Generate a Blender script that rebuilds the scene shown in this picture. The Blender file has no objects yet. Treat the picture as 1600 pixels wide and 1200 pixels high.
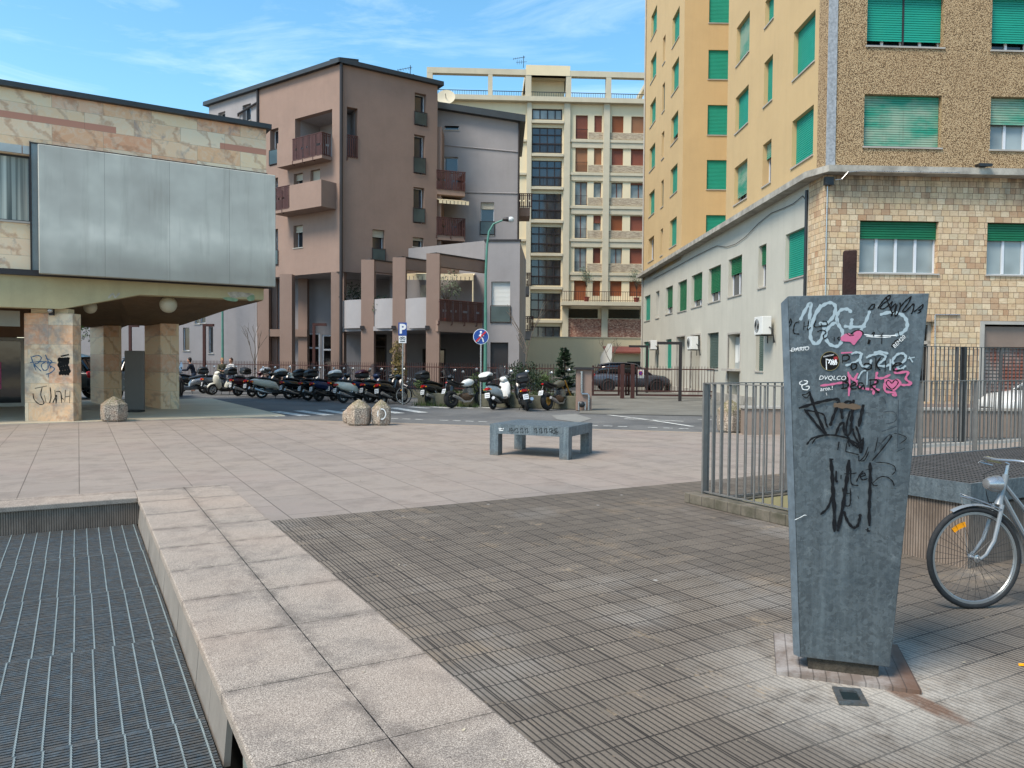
import bpy, bmesh, math, random
from mathutils import Vector, Matrix
random.seed(7)
R = math.radians
sc = bpy.context.scene
COL = sc.collection
# ---------------------------------------------------------------- camera
F, H = 1200.0, 1.65
cam = bpy.data.cameras.new("camera"); camo = bpy.data.objects.new("camera", cam); COL.objects.link(camo)
cam.sensor_width = 36; cam.lens = 36 * F / 1600; cam.clip_start = .05; cam.clip_end = 3000
CR = (Matrix.Rotation(R(90) - math.atan(35 / F), 4, 'X') @ Matrix.Rotation(R(.45), 4, 'Z'))
camo.matrix_world = Matrix.Translation((0, 0, H)) @ CR
sc.camera = camo
# ---------------------------------------------------------------- light
SUN_EL, SUN_AZ = 54, -130        # azimuth from +Y towards +X
w = bpy.data.worlds.new("World"); sc.world = w; w.use_nodes = True
nt = w.node_tree; nt.nodes.clear()
def wn(t, **k):
    n = nt.nodes.new(t)
    for a, b in k.items(): setattr(n, a, b)
    return n
out = wn('ShaderNodeOutputWorld'); bg = wn('ShaderNodeBackground'); bg.inputs[1].default_value = .145
sky = wn('ShaderNodeTexSky', sky_type='NISHITA', sun_disc=False, sun_elevation=R(SUN_EL), sun_rotation=R(SUN_AZ))
sky.air_density = 1.0; sky.dust_density = .6; sky.ozone_density = 1.6
hsv = wn('ShaderNodeHueSaturation'); hsv.inputs[0].default_value = .482; hsv.inputs[1].default_value = 1.2; hsv.inputs[2].default_value = 1.0
tc = wn('ShaderNodeTexCoord'); mp = wn('ShaderNodeMapping'); mp.inputs['Scale'].default_value = (1.3, 3.2, 7.5); mp.inputs['Rotation'].default_value = (.3, .35, .2)
nz = wn('ShaderNodeTexNoise'); nz.inputs['Scale'].default_value = 2.1; nz.inputs['Detail'].default_value = 9; nz.inputs['Roughness'].default_value = .62; nz.inputs['Distortion'].default_value = .6
rp = wn('ShaderNodeValToRGB'); rp.color_ramp.elements[0].position = .50; rp.color_ramp.elements[1].position = .80
rp.color_ramp.elements[1].color = (.34, .34, .34, 1)
mx = wn('ShaderNodeMixRGB'); mx.inputs[2].default_value = (6.2, 6.7, 7.2, 1)
L = nt.links.new
L(sky.outputs[0], hsv.inputs['Color']); L(tc.outputs['Generated'], mp.inputs[0]); L(mp.outputs[0], nz.inputs[0]); L(nz.outputs[0], rp.inputs[0])
L(hsv.outputs[0], mx.inputs[1]); L(rp.outputs[0], mx.inputs[0]); L(mx.outputs[0], bg.inputs[0]); L(bg.outputs[0], out.inputs[0])
sl = bpy.data.lights.new("sun", 'SUN'); sl.energy = 2.75; sl.angle = R(22); sl.color = (1, .90, .76)
so = bpy.data.objects.new("sun", sl); COL.objects.link(so)
sd = Vector((math.sin(R(SUN_AZ)) * math.cos(R(SUN_EL)), math.cos(R(SUN_AZ)) * math.cos(R(SUN_EL)), math.sin(R(SUN_EL))))
so.rotation_euler = sd.to_track_quat('Z', 'Y').to_euler()
vs = sc.view_settings; vs.view_transform = 'Standard'; vs.look = 'None'; vs.gamma = 1; vs.exposure = .92

# ---------------------------------------------------------------- pixel rays -> world points
def ray(px, py):
    return (CR.to_3x3() @ Vector(((px - 800) / F, -(py - 600) / F, -1)))
def G(px, py, z=0.0):
    r = ray(px, py); t = (z - H) / r.z
    return Vector((r.x * t, r.y * t, z))
def AT(px, py, D):
    r = ray(px, py); t = D / r.y
    return Vector((r.x * t, D, H + r.z * t))

# ---------------------------------------------------------------- object helpers
WM = {}
def tag(o, label=None, cat=None, group=None, kind=None):
    if label: o['label'] = label
    if cat: o['category'] = cat
    if group: o['group'] = group
    if kind: o['kind'] = kind
    return o
def frame(origin, xdir, ydir=None):
    x = Vector((xdir[0], xdir[1], 0)).normalized(); y = Vector((-x.y, x.x, 0))
    m = Matrix.Identity(4)
    m.col[0][:3] = x; m.col[1][:3] = y; m.col[3][:3] = (origin[0], origin[1], origin[2] if len(origin) > 2 else 0)
    return m
def empty(name, M, label, cat, group=None):
    o = bpy.data.objects.new(name, None); COL.objects.link(o); o.empty_display_size = .2
    o.matrix_basis = M; WM[o.name] = M.copy(); tag(o, label, cat, group); return o
def at(p, a=0):
    return Matrix.Translation((p[0], p[1], p[2] if len(p) > 2 else 0)) @ Matrix.Rotation(a, 4, 'Z')

class MB:
    def __init__(s): s.v = []; s.f = []; s.T = None
    def add(s, vs, fs):
        n = len(s.v)
        if s.T is not None: vs = [s.T @ Vector(v) for v in vs]
        s.v += [tuple(v) for v in vs]; s.f += [tuple(i + n for i in f) for f in fs]; return s
    def quad(s, a, b, c, d): return s.add([a, b, c, d], [(0, 1, 2, 3)])
    def box(s, a, b):
        x0, y0, z0 = a; x1, y1, z1 = b
        if x0 > x1: x0, x1 = x1, x0
        if y0 > y1: y0, y1 = y1, y0
        if z0 > z1: z0, z1 = z1, z0
        return s.add([(x0,y0,z0),(x1,y0,z0),(x1,y1,z0),(x0,y1,z0),(x0,y0,z1),(x1,y0,z1),(x1,y1,z1),(x0,y1,z1)],
                     [(0,3,2,1),(4,5,6,7),(0,1,5,4),(1,2,6,5),(2,3,7,6),(3,0,4,7)])
    def cbox(s, c, d): return s.box([c[i]-d[i]/2 for i in range(3)], [c[i]+d[i]/2 for i in range(3)])
    def prism(s, poly, axis, d0, d1):
        # poly: 2-D points; axis 'x' -> (y,z), 'y' -> (x,z), 'z' -> (x,y)
        def p(q, d): return {'x': (d, q[0], q[1]), 'y': (q[0], d, q[1]), 'z': (q[0], q[1], d)}[axis]
        n = len(poly); vs = [p(q, d0) for q in poly] + [p(q, d1) for q in poly]
        fs = [tuple(range(n))[::-1], tuple(range(n, 2*n))] + [(i, (i+1) % n, n+(i+1) % n, n+i) for i in range(n)]
        return s.add(vs, fs)
    def tube(s, pts, r, n=8, cap=True):
        pts = [Vector(p) for p in pts]; rs = r if isinstance(r, (list, tuple)) else [r] * len(pts)
        rings = []; up = None
        for i, p in enumerate(pts):
            t = (pts[min(i+1, len(pts)-1)] - pts[max(i-1, 0)])
            if t.length < 1e-9: t = Vector((0,0,1))
            t.normalize()
            if up is None: up = Vector((0,0,1)) if abs(t.z) < .9 else Vector((1,0,0))
            a = t.cross(up)
            if a.length < 1e-4: a = t.cross(Vector((0,1,0)))
            a.normalize(); b = t.cross(a).normalized(); up = -b if False else up
            rings.append([p + (a * math.cos(2*math.pi*k/n) + b * math.sin(2*math.pi*k/n)) * rs[i] for k in range(n)])
        vs = [v for g in rings for v in g]; fs = []
        for i in range(len(pts)-1):
            for k in range(n): fs.append((i*n+k, (i+1)*n+k, (i+1)*n+(k+1) % n, i*n+(k+1) % n))
        if cap: fs.append(tuple(range(n))); fs.append(tuple(range((len(pts)-1)*n, len(pts)*n))[::-1])
        return s.add(vs, fs)
    def lathe(s, prof, n=16, c=(0,0,0), M=None):
        vs = []; fs = []; m = len(prof)
        for k in range(n):
            a = 2*math.pi*k/n
            for r, z in prof:
                q = Vector((r*math.cos(a), r*math.sin(a), z))
                if M is not None: q = M @ q
                vs.append((q.x+c[0], q.y+c[1], q.z+c[2]))
        for k in range(n):
            for i in range(m-1):
                fs.append((k*m+i, ((k+1) % n)*m+i, ((k+1) % n)*m+i+1, k*m+i+1))
        return s.add(vs, fs)
    def ball(s, c, r, n=12, sc_=(1,1,1)):
        m = max(4, n//2); prof = [(r*math.sin(math.pi*i/m), -r*math.cos(math.pi*i/m)) for i in range(m+1)]
        return s.lathe(prof, n, c, Matrix.Diagonal((*sc_, 1)))
    def torus(s, c, R_, r, axis='y', n=28, m=8, sq=1.0):
        vs = []; fs = []
        for i in range(n):
            a = 2*math.pi*i/n
            for j in range(m):
                b = 2*math.pi*j/m; rr = R_ + r*math.cos(b); h = r*math.sin(b)*sq
                q = (rr*math.cos(a), h, rr*math.sin(a)) if axis == 'y' else ((h, rr*math.cos(a), rr*math.sin(a)) if axis == 'x' else (rr*math.cos(a), rr*math.sin(a), h))
                vs.append((q[0]+c[0], q[1]+c[1], q[2]+c[2]))
        for i in range(n):
            for j in range(m): fs.append((i*m+j, ((i+1) % n)*m+j, ((i+1) % n)*m+(j+1) % m, i*m+(j+1) % m))
        return s.add(vs, fs)
    def loft(s, secs, n=12, e=2.5):
        # secs: (x, z0, z1, halfwidth[, exponent])
        rings = []
        for q in secs:
            x, z0, z1, hw = q[:4]; ex = q[4] if len(q) > 4 else e
            cz, hz = (z0+z1)/2, (z1-z0)/2; g = []
            for k in range(n):
                a = 2*math.pi*k/n; cx, sx = math.cos(a), math.sin(a)
                g.append((x, hw*math.copysign(abs(cx)**(2/ex), cx), cz + hz*math.copysign(abs(sx)**(2/ex), sx)))
            rings.append(g)
        vs = [v for g in rings for v in g]; fs = []
        for i in range(len(secs)-1):
            for k in range(n): fs.append((i*n+k, (i+1)*n+k, (i+1)*n+(k+1) % n, i*n+(k+1) % n))
        fs.append(tuple(range(n))); fs.append(tuple(range((len(secs)-1)*n, len(secs)*n))[::-1])
        return s.add(vs, fs)
    def wall(s, u0, u1, z0, z1, holes, dep, y=0.0):
        us = sorted({u0, u1, *[min(max(h[0],u0),u1) for h in holes], *[min(max(h[1],u0),u1) for h in holes]})
        zs = sorted({z0, z1, *[min(max(h[2],z0),z1) for h in holes], *[min(max(h[3],z0),z1) for h in holes]})
        for i in range(len(us)-1):
            for j in range(len(zs)-1):
                cu, cz = (us[i]+us[i+1])/2, (zs[j]+zs[j+1])/2
                if us[i+1]-us[i] < 1e-5 or zs[j+1]-zs[j] < 1e-5: continue
                if any(h[0] < cu < h[1] and h[2] < cz < h[3] for h in holes): continue
                s.quad((us[i],y,zs[j]), (us[i+1],y,zs[j]), (us[i+1],y,zs[j+1]), (us[i],y,zs[j+1]))
        for h in holes:
            a, b, c, d = max(h[0],u0), min(h[1],u1), max(h[2],z0), min(h[3],z1); e = y+dep
            s.quad((a,y,c),(a,y,d),(a,e,d),(a,e,c)); s.quad((b,y,c),(b,e,c),(b,e,d),(b,y,d))
            s.quad((a,y,d),(b,y,d),(b,e,d),(a,e,d)); s.quad((a,y,c),(a,e,c),(b,e,c),(b,y,c))
        return s
    def build(s, name, mat, parent=None, M=None, smooth=False, bevel=0, label=None, sub=0):
        me = bpy.data.meshes.new(name); me.from_pydata(s.v, [], s.f); me.validate(); me.update()
        if smooth or bevel:
            bm = bmesh.new(); bm.from_mesh(me); bmesh.ops.remove_doubles(bm, verts=bm.verts, dist=1e-5)
            bmesh.ops.recalc_face_normals(bm, faces=bm.faces); bm.to_mesh(me); bm.free()
        o = bpy.data.objects.new(name, me); COL.objects.link(o)
        if mat: me.materials.append(mat)
        if smooth:
            for p in me.polygons: p.use_smooth = True
            try: me.set_sharp_from_angle(angle=R(38))
            except Exception: pass
        if bevel:
            b = o.modifiers.new('bevel', 'BEVEL'); b.width = bevel; b.segments = 2; b.limit_method = 'ANGLE'; b.angle_limit = R(40)
        if sub:
            b = o.modifiers.new('sub', 'SUBSURF'); b.levels = sub; b.render_levels = sub
        if parent is not None:
            o.parent = parent; PW = WM[parent.name]
            Mw = M if M is not None else PW
            o.matrix_basis = PW.inverted() @ Mw
        else:
            Mw = M if M is not None else Matrix.Identity(4); o.matrix_basis = Mw
        WM[o.name] = Mw.copy()
        if label: o['label'] = label
        return o
def struct(o): o['kind'] = 'structure'; return o
def dup(root, M, label=None, group=None):
    r = root.copy(); COL.objects.link(r); r.matrix_basis = M; WM[r.name] = M.copy()
    if label: r['label'] = label
    if group: r['group'] = group
    for ch in list(root.children):
        c = ch.copy(); COL.objects.link(c); c.parent = r
        for g in list(ch.children):
            d = g.copy(); COL.objects.link(d); d.parent = c
    return r

# ---------------------------------------------------------------- materials
def lin(v): v /= 255; return v/12.92 if v <= .04045 else ((v+.055)/1.055)**2.4
def S(r, g, b, k=1.0): return (lin(r)*k, lin(g)*k, lin(b)*k, 1)
class NT:
    def __init__(s, name):
        s.m = bpy.data.materials.new(name); s.m.use_nodes = True; s.t = s.m.node_tree; s.t.nodes.clear()
        s.o = s.n('ShaderNodeOutputMaterial'); s.b = s.n('ShaderNodeBsdfPrincipled'); s.l(s.b.outputs[0], s.o.inputs[0])
        s.tc = s.n('ShaderNodeTexCoord').outputs['Object']
    def n(s, t, **k):
        q = s.t.nodes.new(t)
        for a, b in k.items(): setattr(q, a, b)
        return q
    def l(s, a, b): s.t.links.new(a, b)
    def val(s, i, v):
        if hasattr(v, 'is_linked') or hasattr(v, 'links'): s.l(v, i)
        else: i.default_value = v
    def noise(s, scale, detail=4, rough=.55, vec=None, dist=0, sc3=None):
        v = vec or s.tc
        if sc3: m = s.n('ShaderNodeMapping'); m.inputs['Scale'].default_value = sc3; s.l(v, m.inputs[0]); v = m.outputs[0]
        q = s.n('ShaderNodeTexNoise'); q.inputs['Scale'].default_value = scale; q.inputs['Detail'].default_value = detail
        q.inputs['Roughness'].default_value = rough; q.inputs['Distortion'].default_value = dist; s.l(v, q.inputs[0]); return q.outputs[0]
    def ramp(s, f, stops):
        q = s.n('ShaderNodeValToRGB'); e = q.color_ramp.elements
        while len(e) < len(stops): e.new(.5)
        for i, (p, c) in enumerate(stops): e[i].position = p; e[i].color = c if len(c) == 4 else (*c, 1)
        s.l(f, q.inputs[0]); return q.outputs[0]
    def fr(s, f, a, b, c=0., d=1.):
        q = s.n('ShaderNodeMapRange'); s.l(f, q.inputs[0])
        for i, v in enumerate((a, b, c, d)): q.inputs[i+1].default_value = v
        return q.outputs[0]
    def mix(s, f, a, b, mode='MIX'):
        q = s.n('ShaderNodeMixRGB', blend_type=mode); s.val(q.inputs[0], f); s.val(q.inputs[1], a); s.val(q.inputs[2], b); return q.outputs[0]
    def math(s, op, a, b=0., c=None):
        q = s.n('ShaderNodeMath', operation=op); s.val(q.inputs[0], a); s.val(q.inputs[1], b)
        if c is not None: s.val(q.inputs[2], c)
        return q.outputs[0]
    def xyz(s, v=None):
        q = s.n('ShaderNodeSeparateXYZ'); s.l(v or s.tc, q.inputs[0]); return q.outputs
    def comb(s, x, y, z=0.):
        q = s.n('ShaderNodeCombineXYZ'); s.val(q.inputs[0], x); s.val(q.inputs[1], y); s.val(q.inputs[2], z); return q.outputs[0]
    def bump(s, h, st=.3, d=.02):
        q = s.n('ShaderNodeBump'); q.inputs['Strength'].default_value = st; q.inputs['Distance'].default_value = d; s.l(h, q.inputs['Height'])
        s.l(q.outputs[0], s.b.inputs['Normal'])
    def done(s, col=None, rough=.8, metal=0., spec=.5):
        if col is not None: s.val(s.b.inputs['Base Color'], col)
        s.val(s.b.inputs['Roughness'], rough); s.val(s.b.inputs['Metallic'], metal); s.b.inputs['Specular IOR Level'].default_value = spec
        return s.m
def dk(c, k): return (c[0]*k, c[1]*k, c[2]*k, 1)
MATS = {}
def pm(name, col, rough=.8, metal=0., var=.18, scale=1.2, bump=0., bscale=60, spec=.4, streak=0.):
    if name in MATS: return MATS[name]
    t = NT(name); f = t.noise(scale, 6, .6)
    c = t.mix(t.fr(f, .3, .72), dk(col, 1-var), dk(col, 1+var*.6))
    f2 = t.noise(scale*17, 3, .6); c = t.mix(t.fr(f2, .35, .65, 0, var*.55), c, dk(col, .6))
    if streak:
        f3 = t.noise(1.0, 5, .6, sc3=(3.2, 3.2, .28)); c = t.mix(t.fr(f3, .5, .78, 0, streak), c, dk(col, .45))
    if bump: t.bump(t.noise(bscale, 3), bump, .01)
    rr = t.fr(t.noise(scale*5, 3), .3, .7, max(.02, rough-.08), min(1, rough+.08))
    MATS[name] = t.done(c, rr, metal, spec); return MATS[name]
# ---- setting materials
def m_slabs():
    t = NT('plaza_slabs'); x, y, z = t.xyz()
    b = t.n('ShaderNodeTexBrick'); b.offset = .5; b.squash = 1
    b.inputs['Scale'].default_value = 1; b.inputs['Mortar Size'].default_value = .006; b.inputs['Mortar Smooth'].default_value = .2
    b.inputs['Brick Width'].default_value = 1.18; b.inputs['Row Height'].default_value = .64; b.inputs['Bias'].default_value = 0
    b.inputs['Color1'].default_value = S(170,158,148,.74); b.inputs['Color2'].default_value = S(162,151,142,.72); b.inputs['Mortar'].default_value = S(86,78,72,.6)
    wob = t.noise(.9, 2); v = t.comb(t.math('ADD', y, t.math('MULTIPLY', wob, .03)), x); t.l(v, b.inputs[0])
    big = t.noise(.22, 6, .6); c = t.mix(t.fr(big, .35, .68, 0, .4), b.outputs[0], S(188,170,150,.8))
    st = t.noise(1.7, 7, .68); c = t.mix(t.fr(st, .48, .70, 0, .5), c, S(112,102,94,.75))
    sp = t.noise(160, 2, .7); c = t.mix(t.fr(sp, .35, .7, 0, .45), c, S(96,86,80,.75)); 
    pk = t.noise(.5, 3); c = t.mix(t.fr(pk, .5, .7, 0, .25), c, S(174,152,140,.74))
    t.bump(t.math('ADD', t.math('MULTIPLY', b.outputs[1], -1.), t.math('MULTIPLY', sp, .25)), .35, .008)
    return t.done(c, t.fr(st, .3, .7, .62, .88), 0, .35)
def m_coping():
    t = NT('coping_stone'); x, y, z = t.xyz()
    jy = t.math('ABSOLUTE', t.math('SUBTRACT', t.math('FRACT', t.math('DIVIDE', t.math('SUBTRACT', y, 3.12-.41), .82)), .5))
    jx = t.math('ABSOLUTE', t.math('SUBTRACT', x, 1.162))
    wj = t.noise(14, 3); th = t.fr(wj, .3, .7, .0015, .0045)
    j = t.math('MAXIMUM', t.math('LESS_THAN', jx, th), t.math('LESS_THAN', jy, t.math('MULTIPLY', th, .9)))
    near = t.math('MAXIMUM', t.fr(jx, .0, .09, 1, 0), t.fr(jy, .0, .10, 1, 0))
    sp = t.noise(150, 3, .75); c = t.ramp(sp, [(.33, S(84,74,66,.72)), (.5, S(158,146,134,.80)), (.66, S(210,198,184,.88))])
    d = t.noise(2.6, 9, .75, dist=.6); c = t.mix(t.fr(d, .48, .62, 0, .38), c, S(92,86,84,.75))
    d2 = t.noise(9, 5, .7); c = t.mix(t.math('MULTIPLY', near, t.fr(d2, .38, .6, 0, .62)), c, S(62,58,56,.7))
    big = t.noise(.6, 3); c = t.mix(t.fr(big, .4, .65, 0, .3), c, S(186,162,142,.8))
    c = t.mix(j, c, S(38,34,32,.6))
    t.bump(t.math('SUBTRACT', t.math('MULTIPLY', sp, .4), j), .5, .006)
    return t.done(c, .86, 0, .3)
def m_ribs():
    t = NT('ribbed_tiles'); x, y, z = t.xyz()
    P = .033
    row = t.math('FLOOR', t.math('DIVIDE', y, .2)); 
    tw_ = t.n('ShaderNodeTexWhiteNoise', noise_dimensions='2D'); t.l(t.comb(t.math('FLOOR', t.math('DIVIDE', x, P*6)), row), tw_.inputs[0]); fx = t.math('FRACT', t.math('ADD', t.math('DIVIDE', x, P), t.math('MULTIPLY', tw_.outputs[0], .45))); g = t.math('ABSOLUTE', t.math('SUBTRACT', fx, .5))
    groove = t.fr(g, .30, .44, 0, 1)
    jy = t.fr(t.math('ABSOLUTE', t.math('SUBTRACT', t.math('FRACT', t.math('DIVIDE', y, .2)), .5)), .468, .486, 0, 1)
    jx = t.fr(t.math('ABSOLUTE', t.math('SUBTRACT', t.math('FRACT', t.math('DIVIDE', x, P*6)), .5)), .466, .486, 0, 1)
    lines = t.math('MAXIMUM', groove, t.math('MAXIMUM', jy, jx))
    wn_ = t.n('ShaderNodeTexWhiteNoise', noise_dimensions='2D'); t.l(t.comb(t.math('FLOOR', t.math('DIVIDE', x, P*6)), row), wn_.inputs[0])
    c = t.mix(wn_.outputs[0], S(153,140,125,.67), S(140,128,115,.62))
    big = t.noise(.35, 7, .62, dist=.5); c = t.mix(t.fr(big, .42, .66, 0, .6), c, S(106,98,88,.58))
    ye = t.noise(.8, 7, .7); c = t.mix(t.fr(ye, .58, .70, 0, .5), c, S(176,152,122,.85))
    pale = t.noise(.62, 6, .6, vec=t.comb(t.math('ADD', x, 7.3), y)); 
    c = t.mix(t.fr(pale, .55, .72, 0, .5), c, S(178,172,164,.85))
    # whitish lime bloom and rust run-off round the foot of the panel (world position of the totem)
    gg = t.n('ShaderNodeVectorMath', operation='DISTANCE'); t.l(t.comb(x, y), gg.inputs[0]); gg.inputs[1].default_value = (TOTX, TOTY, 0)
    ring = t.fr(gg.outputs['Value'], .25, 1.0, .9, 0); nn = t.noise(4.5, 6, .7)
    bl = t.math('MULTIPLY', ring, t.fr(nn, .3, .55, .1, 1)); c = t.mix(t.math('MULTIPLY', bl, .8), c, S(206,198,186,.82))
    gr = t.mix(bl, S(46,40,36,.35), S(176,170,160,.7)); yg = t.noise(1.9, 6, .75)
    gr = t.mix(t.fr(yg, .6, .68, 0, .8), gr, S(196,172,140,.8))
    gm = t.noise(2.6, 4); c = t.mix(t.math('MULTIPLY', lines, t.fr(gm, .3, .7, .75, 1.)), c, gr)
    rx, ry = RUSTX, RUSTY
    dd = t.n('ShaderNodeVectorMath', operation='DISTANCE'); t.l(t.comb(t.math('MULTIPLY', t.math('SUBTRACT', x, rx), 1.0), t.math('MULTIPLY', t.math('SUBTRACT', y, ry), 1.9)), dd.inputs[0]); dd.inputs[1].default_value = (0,0,0)
    for l_ in list(t.t.links):
        if l_.to_node == dd: t.t.links.remove(l_)
    ca, sa = RDIR; ex, ey = t.math('SUBTRACT', x, rx), t.math('SUBTRACT', y, ry); wb_ = t.math('MULTIPLY', t.math('SUBTRACT', t.noise(6, 3), .5), .12)
    al = t.math('DIVIDE', t.math('ADD', t.math('MULTIPLY', ex, ca), t.math('MULTIPLY', ey, sa)), 1.35); pe = t.math('ADD', t.math('MULTIPLY', t.math('SUBTRACT', t.math('MULTIPLY', ey, ca), t.math('MULTIPLY', ex, sa)), 2.7), wb_)
    t.l(t.comb(al, pe), dd.inputs[0])
    rust = t.math('MULTIPLY', t.fr(dd.outputs['Value'], .13, .21, 1, 0), t.fr(t.noise(9, 6, .7), .36, .5, .35, 1))
    c = t.mix(t.math('MULTIPLY', rust, .8), c, S(112,76,52,.75))
    gum = t.n('ShaderNodeTexVoronoi'); gum.inputs['Scale'].default_value = 2.2; t.l(t.tc, gum.inputs[0])
    c = t.mix(t.fr(gum.outputs[0], .03, .05, .8, 0), c, S(190,186,178,.8))
    sp = t.noise(120, 2, .7); c = t.mix(t.fr(sp, .35, .7, 0, .35), c, S(60,54,50,.7))
    t.bump(t.math('MULTIPLY', lines, -1.), .35, .006)
    return t.done(c, t.fr(big, .3, .7, .7, .85), 0, .3)
def m_asphalt():
    t = NT('asphalt'); sp = t.noise(90, 3, .7); big = t.noise(.35, 7, .65, dist=.8); 
    c = t.ramp(sp, [(.3, S(88,88,88,.7)), (.7, S(132,131,128,.8))])
    c = t.mix(t.fr(big, .45, .62, 0, .6), c, S(72,74,76,.75)); b2 = t.noise(.9, 6, .7, sc3=(1, 2.4, 1)); c = t.mix(t.fr(b2, .58, .68, 0, .5), c, S(150,146,138,.8))
    t.bump(sp, .3, .01); return t.done(c, .78, 0, .4)
def m_paint():
    t = NT('road_paint'); f = t.noise(7, 7, .75); c = t.mix(t.fr(f, .5, .62), S(214,214,208,.85), S(116,116,114,.8)); return t.done(c, .7)
def m_marble(name='marble_cladding', bw=1.15, rh=.42, dirt=.0, pink=1):
    t = NT(name); x, y, z = t.xyz(); u = t.math('ADD', x, y)
    b = t.n('ShaderNodeTexBrick'); b.offset = .37; b.offset_frequency = 3; b.squash = 1
    for k, v in (('Scale', 1), ('Mortar Size', .003), ('Mortar Smooth', .1), ('Brick Width', bw), ('Row Height', rh), ('Bias', 0)): b.inputs[k].default_value = v
    b.inputs['Color1'].default_value = (0,0,0,1); b.inputs['Color2'].default_value = (1,1,1,1); b.inputs['Mortar'].default_value = (.5,.5,.5,1)
    t.l(t.comb(u, z), b.inputs[0])
    wv = t.n('ShaderNodeTexWave'); wv.wave_type = 'BANDS'; wv.inputs['Scale'].default_value = .36; wv.inputs['Distortion'].default_value = 9; wv.inputs['Detail'].default_value = 5; wv.inputs['Detail Scale'].default_value = 1.4; wv.inputs['Detail Roughness'].default_value = .62
    q = t.n('ShaderNodeVectorMath', operation='ADD'); t.l(t.comb(t.math('ADD', u, z), t.math('SUBTRACT', z, u), 0), q.inputs[0])
    cc = t.n('ShaderNodeVectorMath', operation='SCALE'); t.l(b.outputs[0], cc.inputs[0]); cc.inputs['Scale'].default_value = 9.; t.l(cc.outputs[0], q.inputs[1]); t.l(q.outputs[0], wv.inputs[0])
    c = t.ramp(b.outputs[0], [(0, S(236,208,166,.9)), (.3, S(236,190,146,.86)), (.55, S(236,214,180,.9)), (.78, S(228,160,118,.82)), (1, S(232,184,138,.88))])
    c = t.mix(t.fr(wv.outputs[1], .0, .16, .55, 0), c, S(186,130,92,.78))
    gq = t.noise(1.1, 6, .65, vec=q.outputs[0], dist=1.2); c = t.mix(t.fr(gq, .58, .70, 0, .6), c, S(146,138,138,.8))
    c = t.mix(t.fr(t.noise(2.3, 5, .7, vec=q.outputs[0], dist=2), .45, .62, 0, .35), c, S(232,222,196,.86))
    # pink strips in some courses
    rw = t.math('FRACT', t.math('DIVIDE', z, rh*2.0)); wr = t.n('ShaderNodeTexWhiteNoise', noise_dimensions='2D'); t.l(t.comb(t.math('FLOOR', t.math('DIVIDE', u, 2.6)), t.math('FLOOR', t.math('DIVIDE', z, rh*2))), wr.inputs[0])
    pk = t.math('MULTIPLY', t.math('LESS_THAN', rw, .2), t.math('MULTIPLY', t.math('GREATER_THAN', wr.outputs[0], .38), float(pink))); c = t.mix(pk, c, S(208,142,112,.75))
    c = t.mix(t.fr(b.outputs[1], .2, .8, 0, .7), c, S(110,92,76,.7))
    if dirt: c = t.mix(t.fr(t.noise(1.5, 7, .7), .45, .65, 0, dirt), c, S(150,146,140,.8))
    return t.done(c, .42, 0, .5)
def m_tiles():
    t = NT('stone_tile_cladding'); x, y, z = t.xyz(); u = t.math('ADD', x, t.math('MULTIPLY', y, 1.0))
    row = t.math('FLOOR', t.math('DIVIDE', z, .178)); rw = t.n('ShaderNodeTexWhiteNoise', noise_dimensions='1D'); t.l(row, rw.inputs['W'])
    def br(w_, off):
        b = t.n('ShaderNodeTexBrick'); b.offset = .37; b.offset_frequency = 2; b.squash = .62; b.squash_frequency = 3
        for k, v in (('Scale', 1), ('Mortar Size', .006), ('Mortar Smooth', .1), ('Brick Width', w_), ('Row Height', .178), ('Bias', 0)): b.inputs[k].default_value = v
        b.inputs['Color1'].default_value = (0,0,0,1); b.inputs['Color2'].default_value = (1,1,1,1); b.inputs['Mortar'].default_value = (.5,.5,.5,1)
        t.l(t.comb(t.math('ADD', u, t.math('MULTIPLY', rw.outputs[0], 3.7)), z), b.inputs[0]); return b
    b = br(.27, 0)
    c = t.ramp(b.outputs[0], [(0, S(222,196,158,.82)), (.3, S(214,182,144,.78)), (.5, S(228,206,172,.84)), (.7, S(198,158,122,.74)), (.85, S(206,190,162,.80)), (1, S(220,192,150,.80))])
    f = t.noise(6, 6, .65, dist=1.5, sc3=(1, 1, 2)); c = t.mix(t.fr(f, .48, .7, 0, .5), c, S(168,120,78,.75))
    c = t.mix(b.outputs[1], c, S(112,84,58,.65))
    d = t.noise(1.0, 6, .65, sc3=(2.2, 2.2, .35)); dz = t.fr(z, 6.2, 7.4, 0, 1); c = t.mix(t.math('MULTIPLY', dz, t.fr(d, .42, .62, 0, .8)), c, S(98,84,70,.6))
    t.bump(t.math('SUBTRACT', t.math('MULTIPLY', f, .5), b.outputs[1]), .5, .015)
    return t.done(c, .7, 0, .35)
def m_pebble():
    t = NT('pebble_dash'); v = t.n('ShaderNodeTexVoronoi'); v.inputs['Scale'].default_value = 36; t.l(t.tc, v.inputs[0])
    c = t.ramp(v.outputs[0], [(.12, S(222,198,160,.95)), (.42, S(196,166,126,.85)), (.68, S(122,98,70,.6))])
    n = t.noise(40, 3, .7); c = t.mix(t.fr(n, .4, .7, 0, .4), c, S(120,92,62,.65)); b = t.noise(.5, 5); c = t.mix(t.fr(b, .4, .7, 0, .3), c, S(160,126,90,.7))
    t.bump(v.outputs[0], -.6 if False else .6, .02); return t.done(c, .85, 0, .3)
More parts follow.
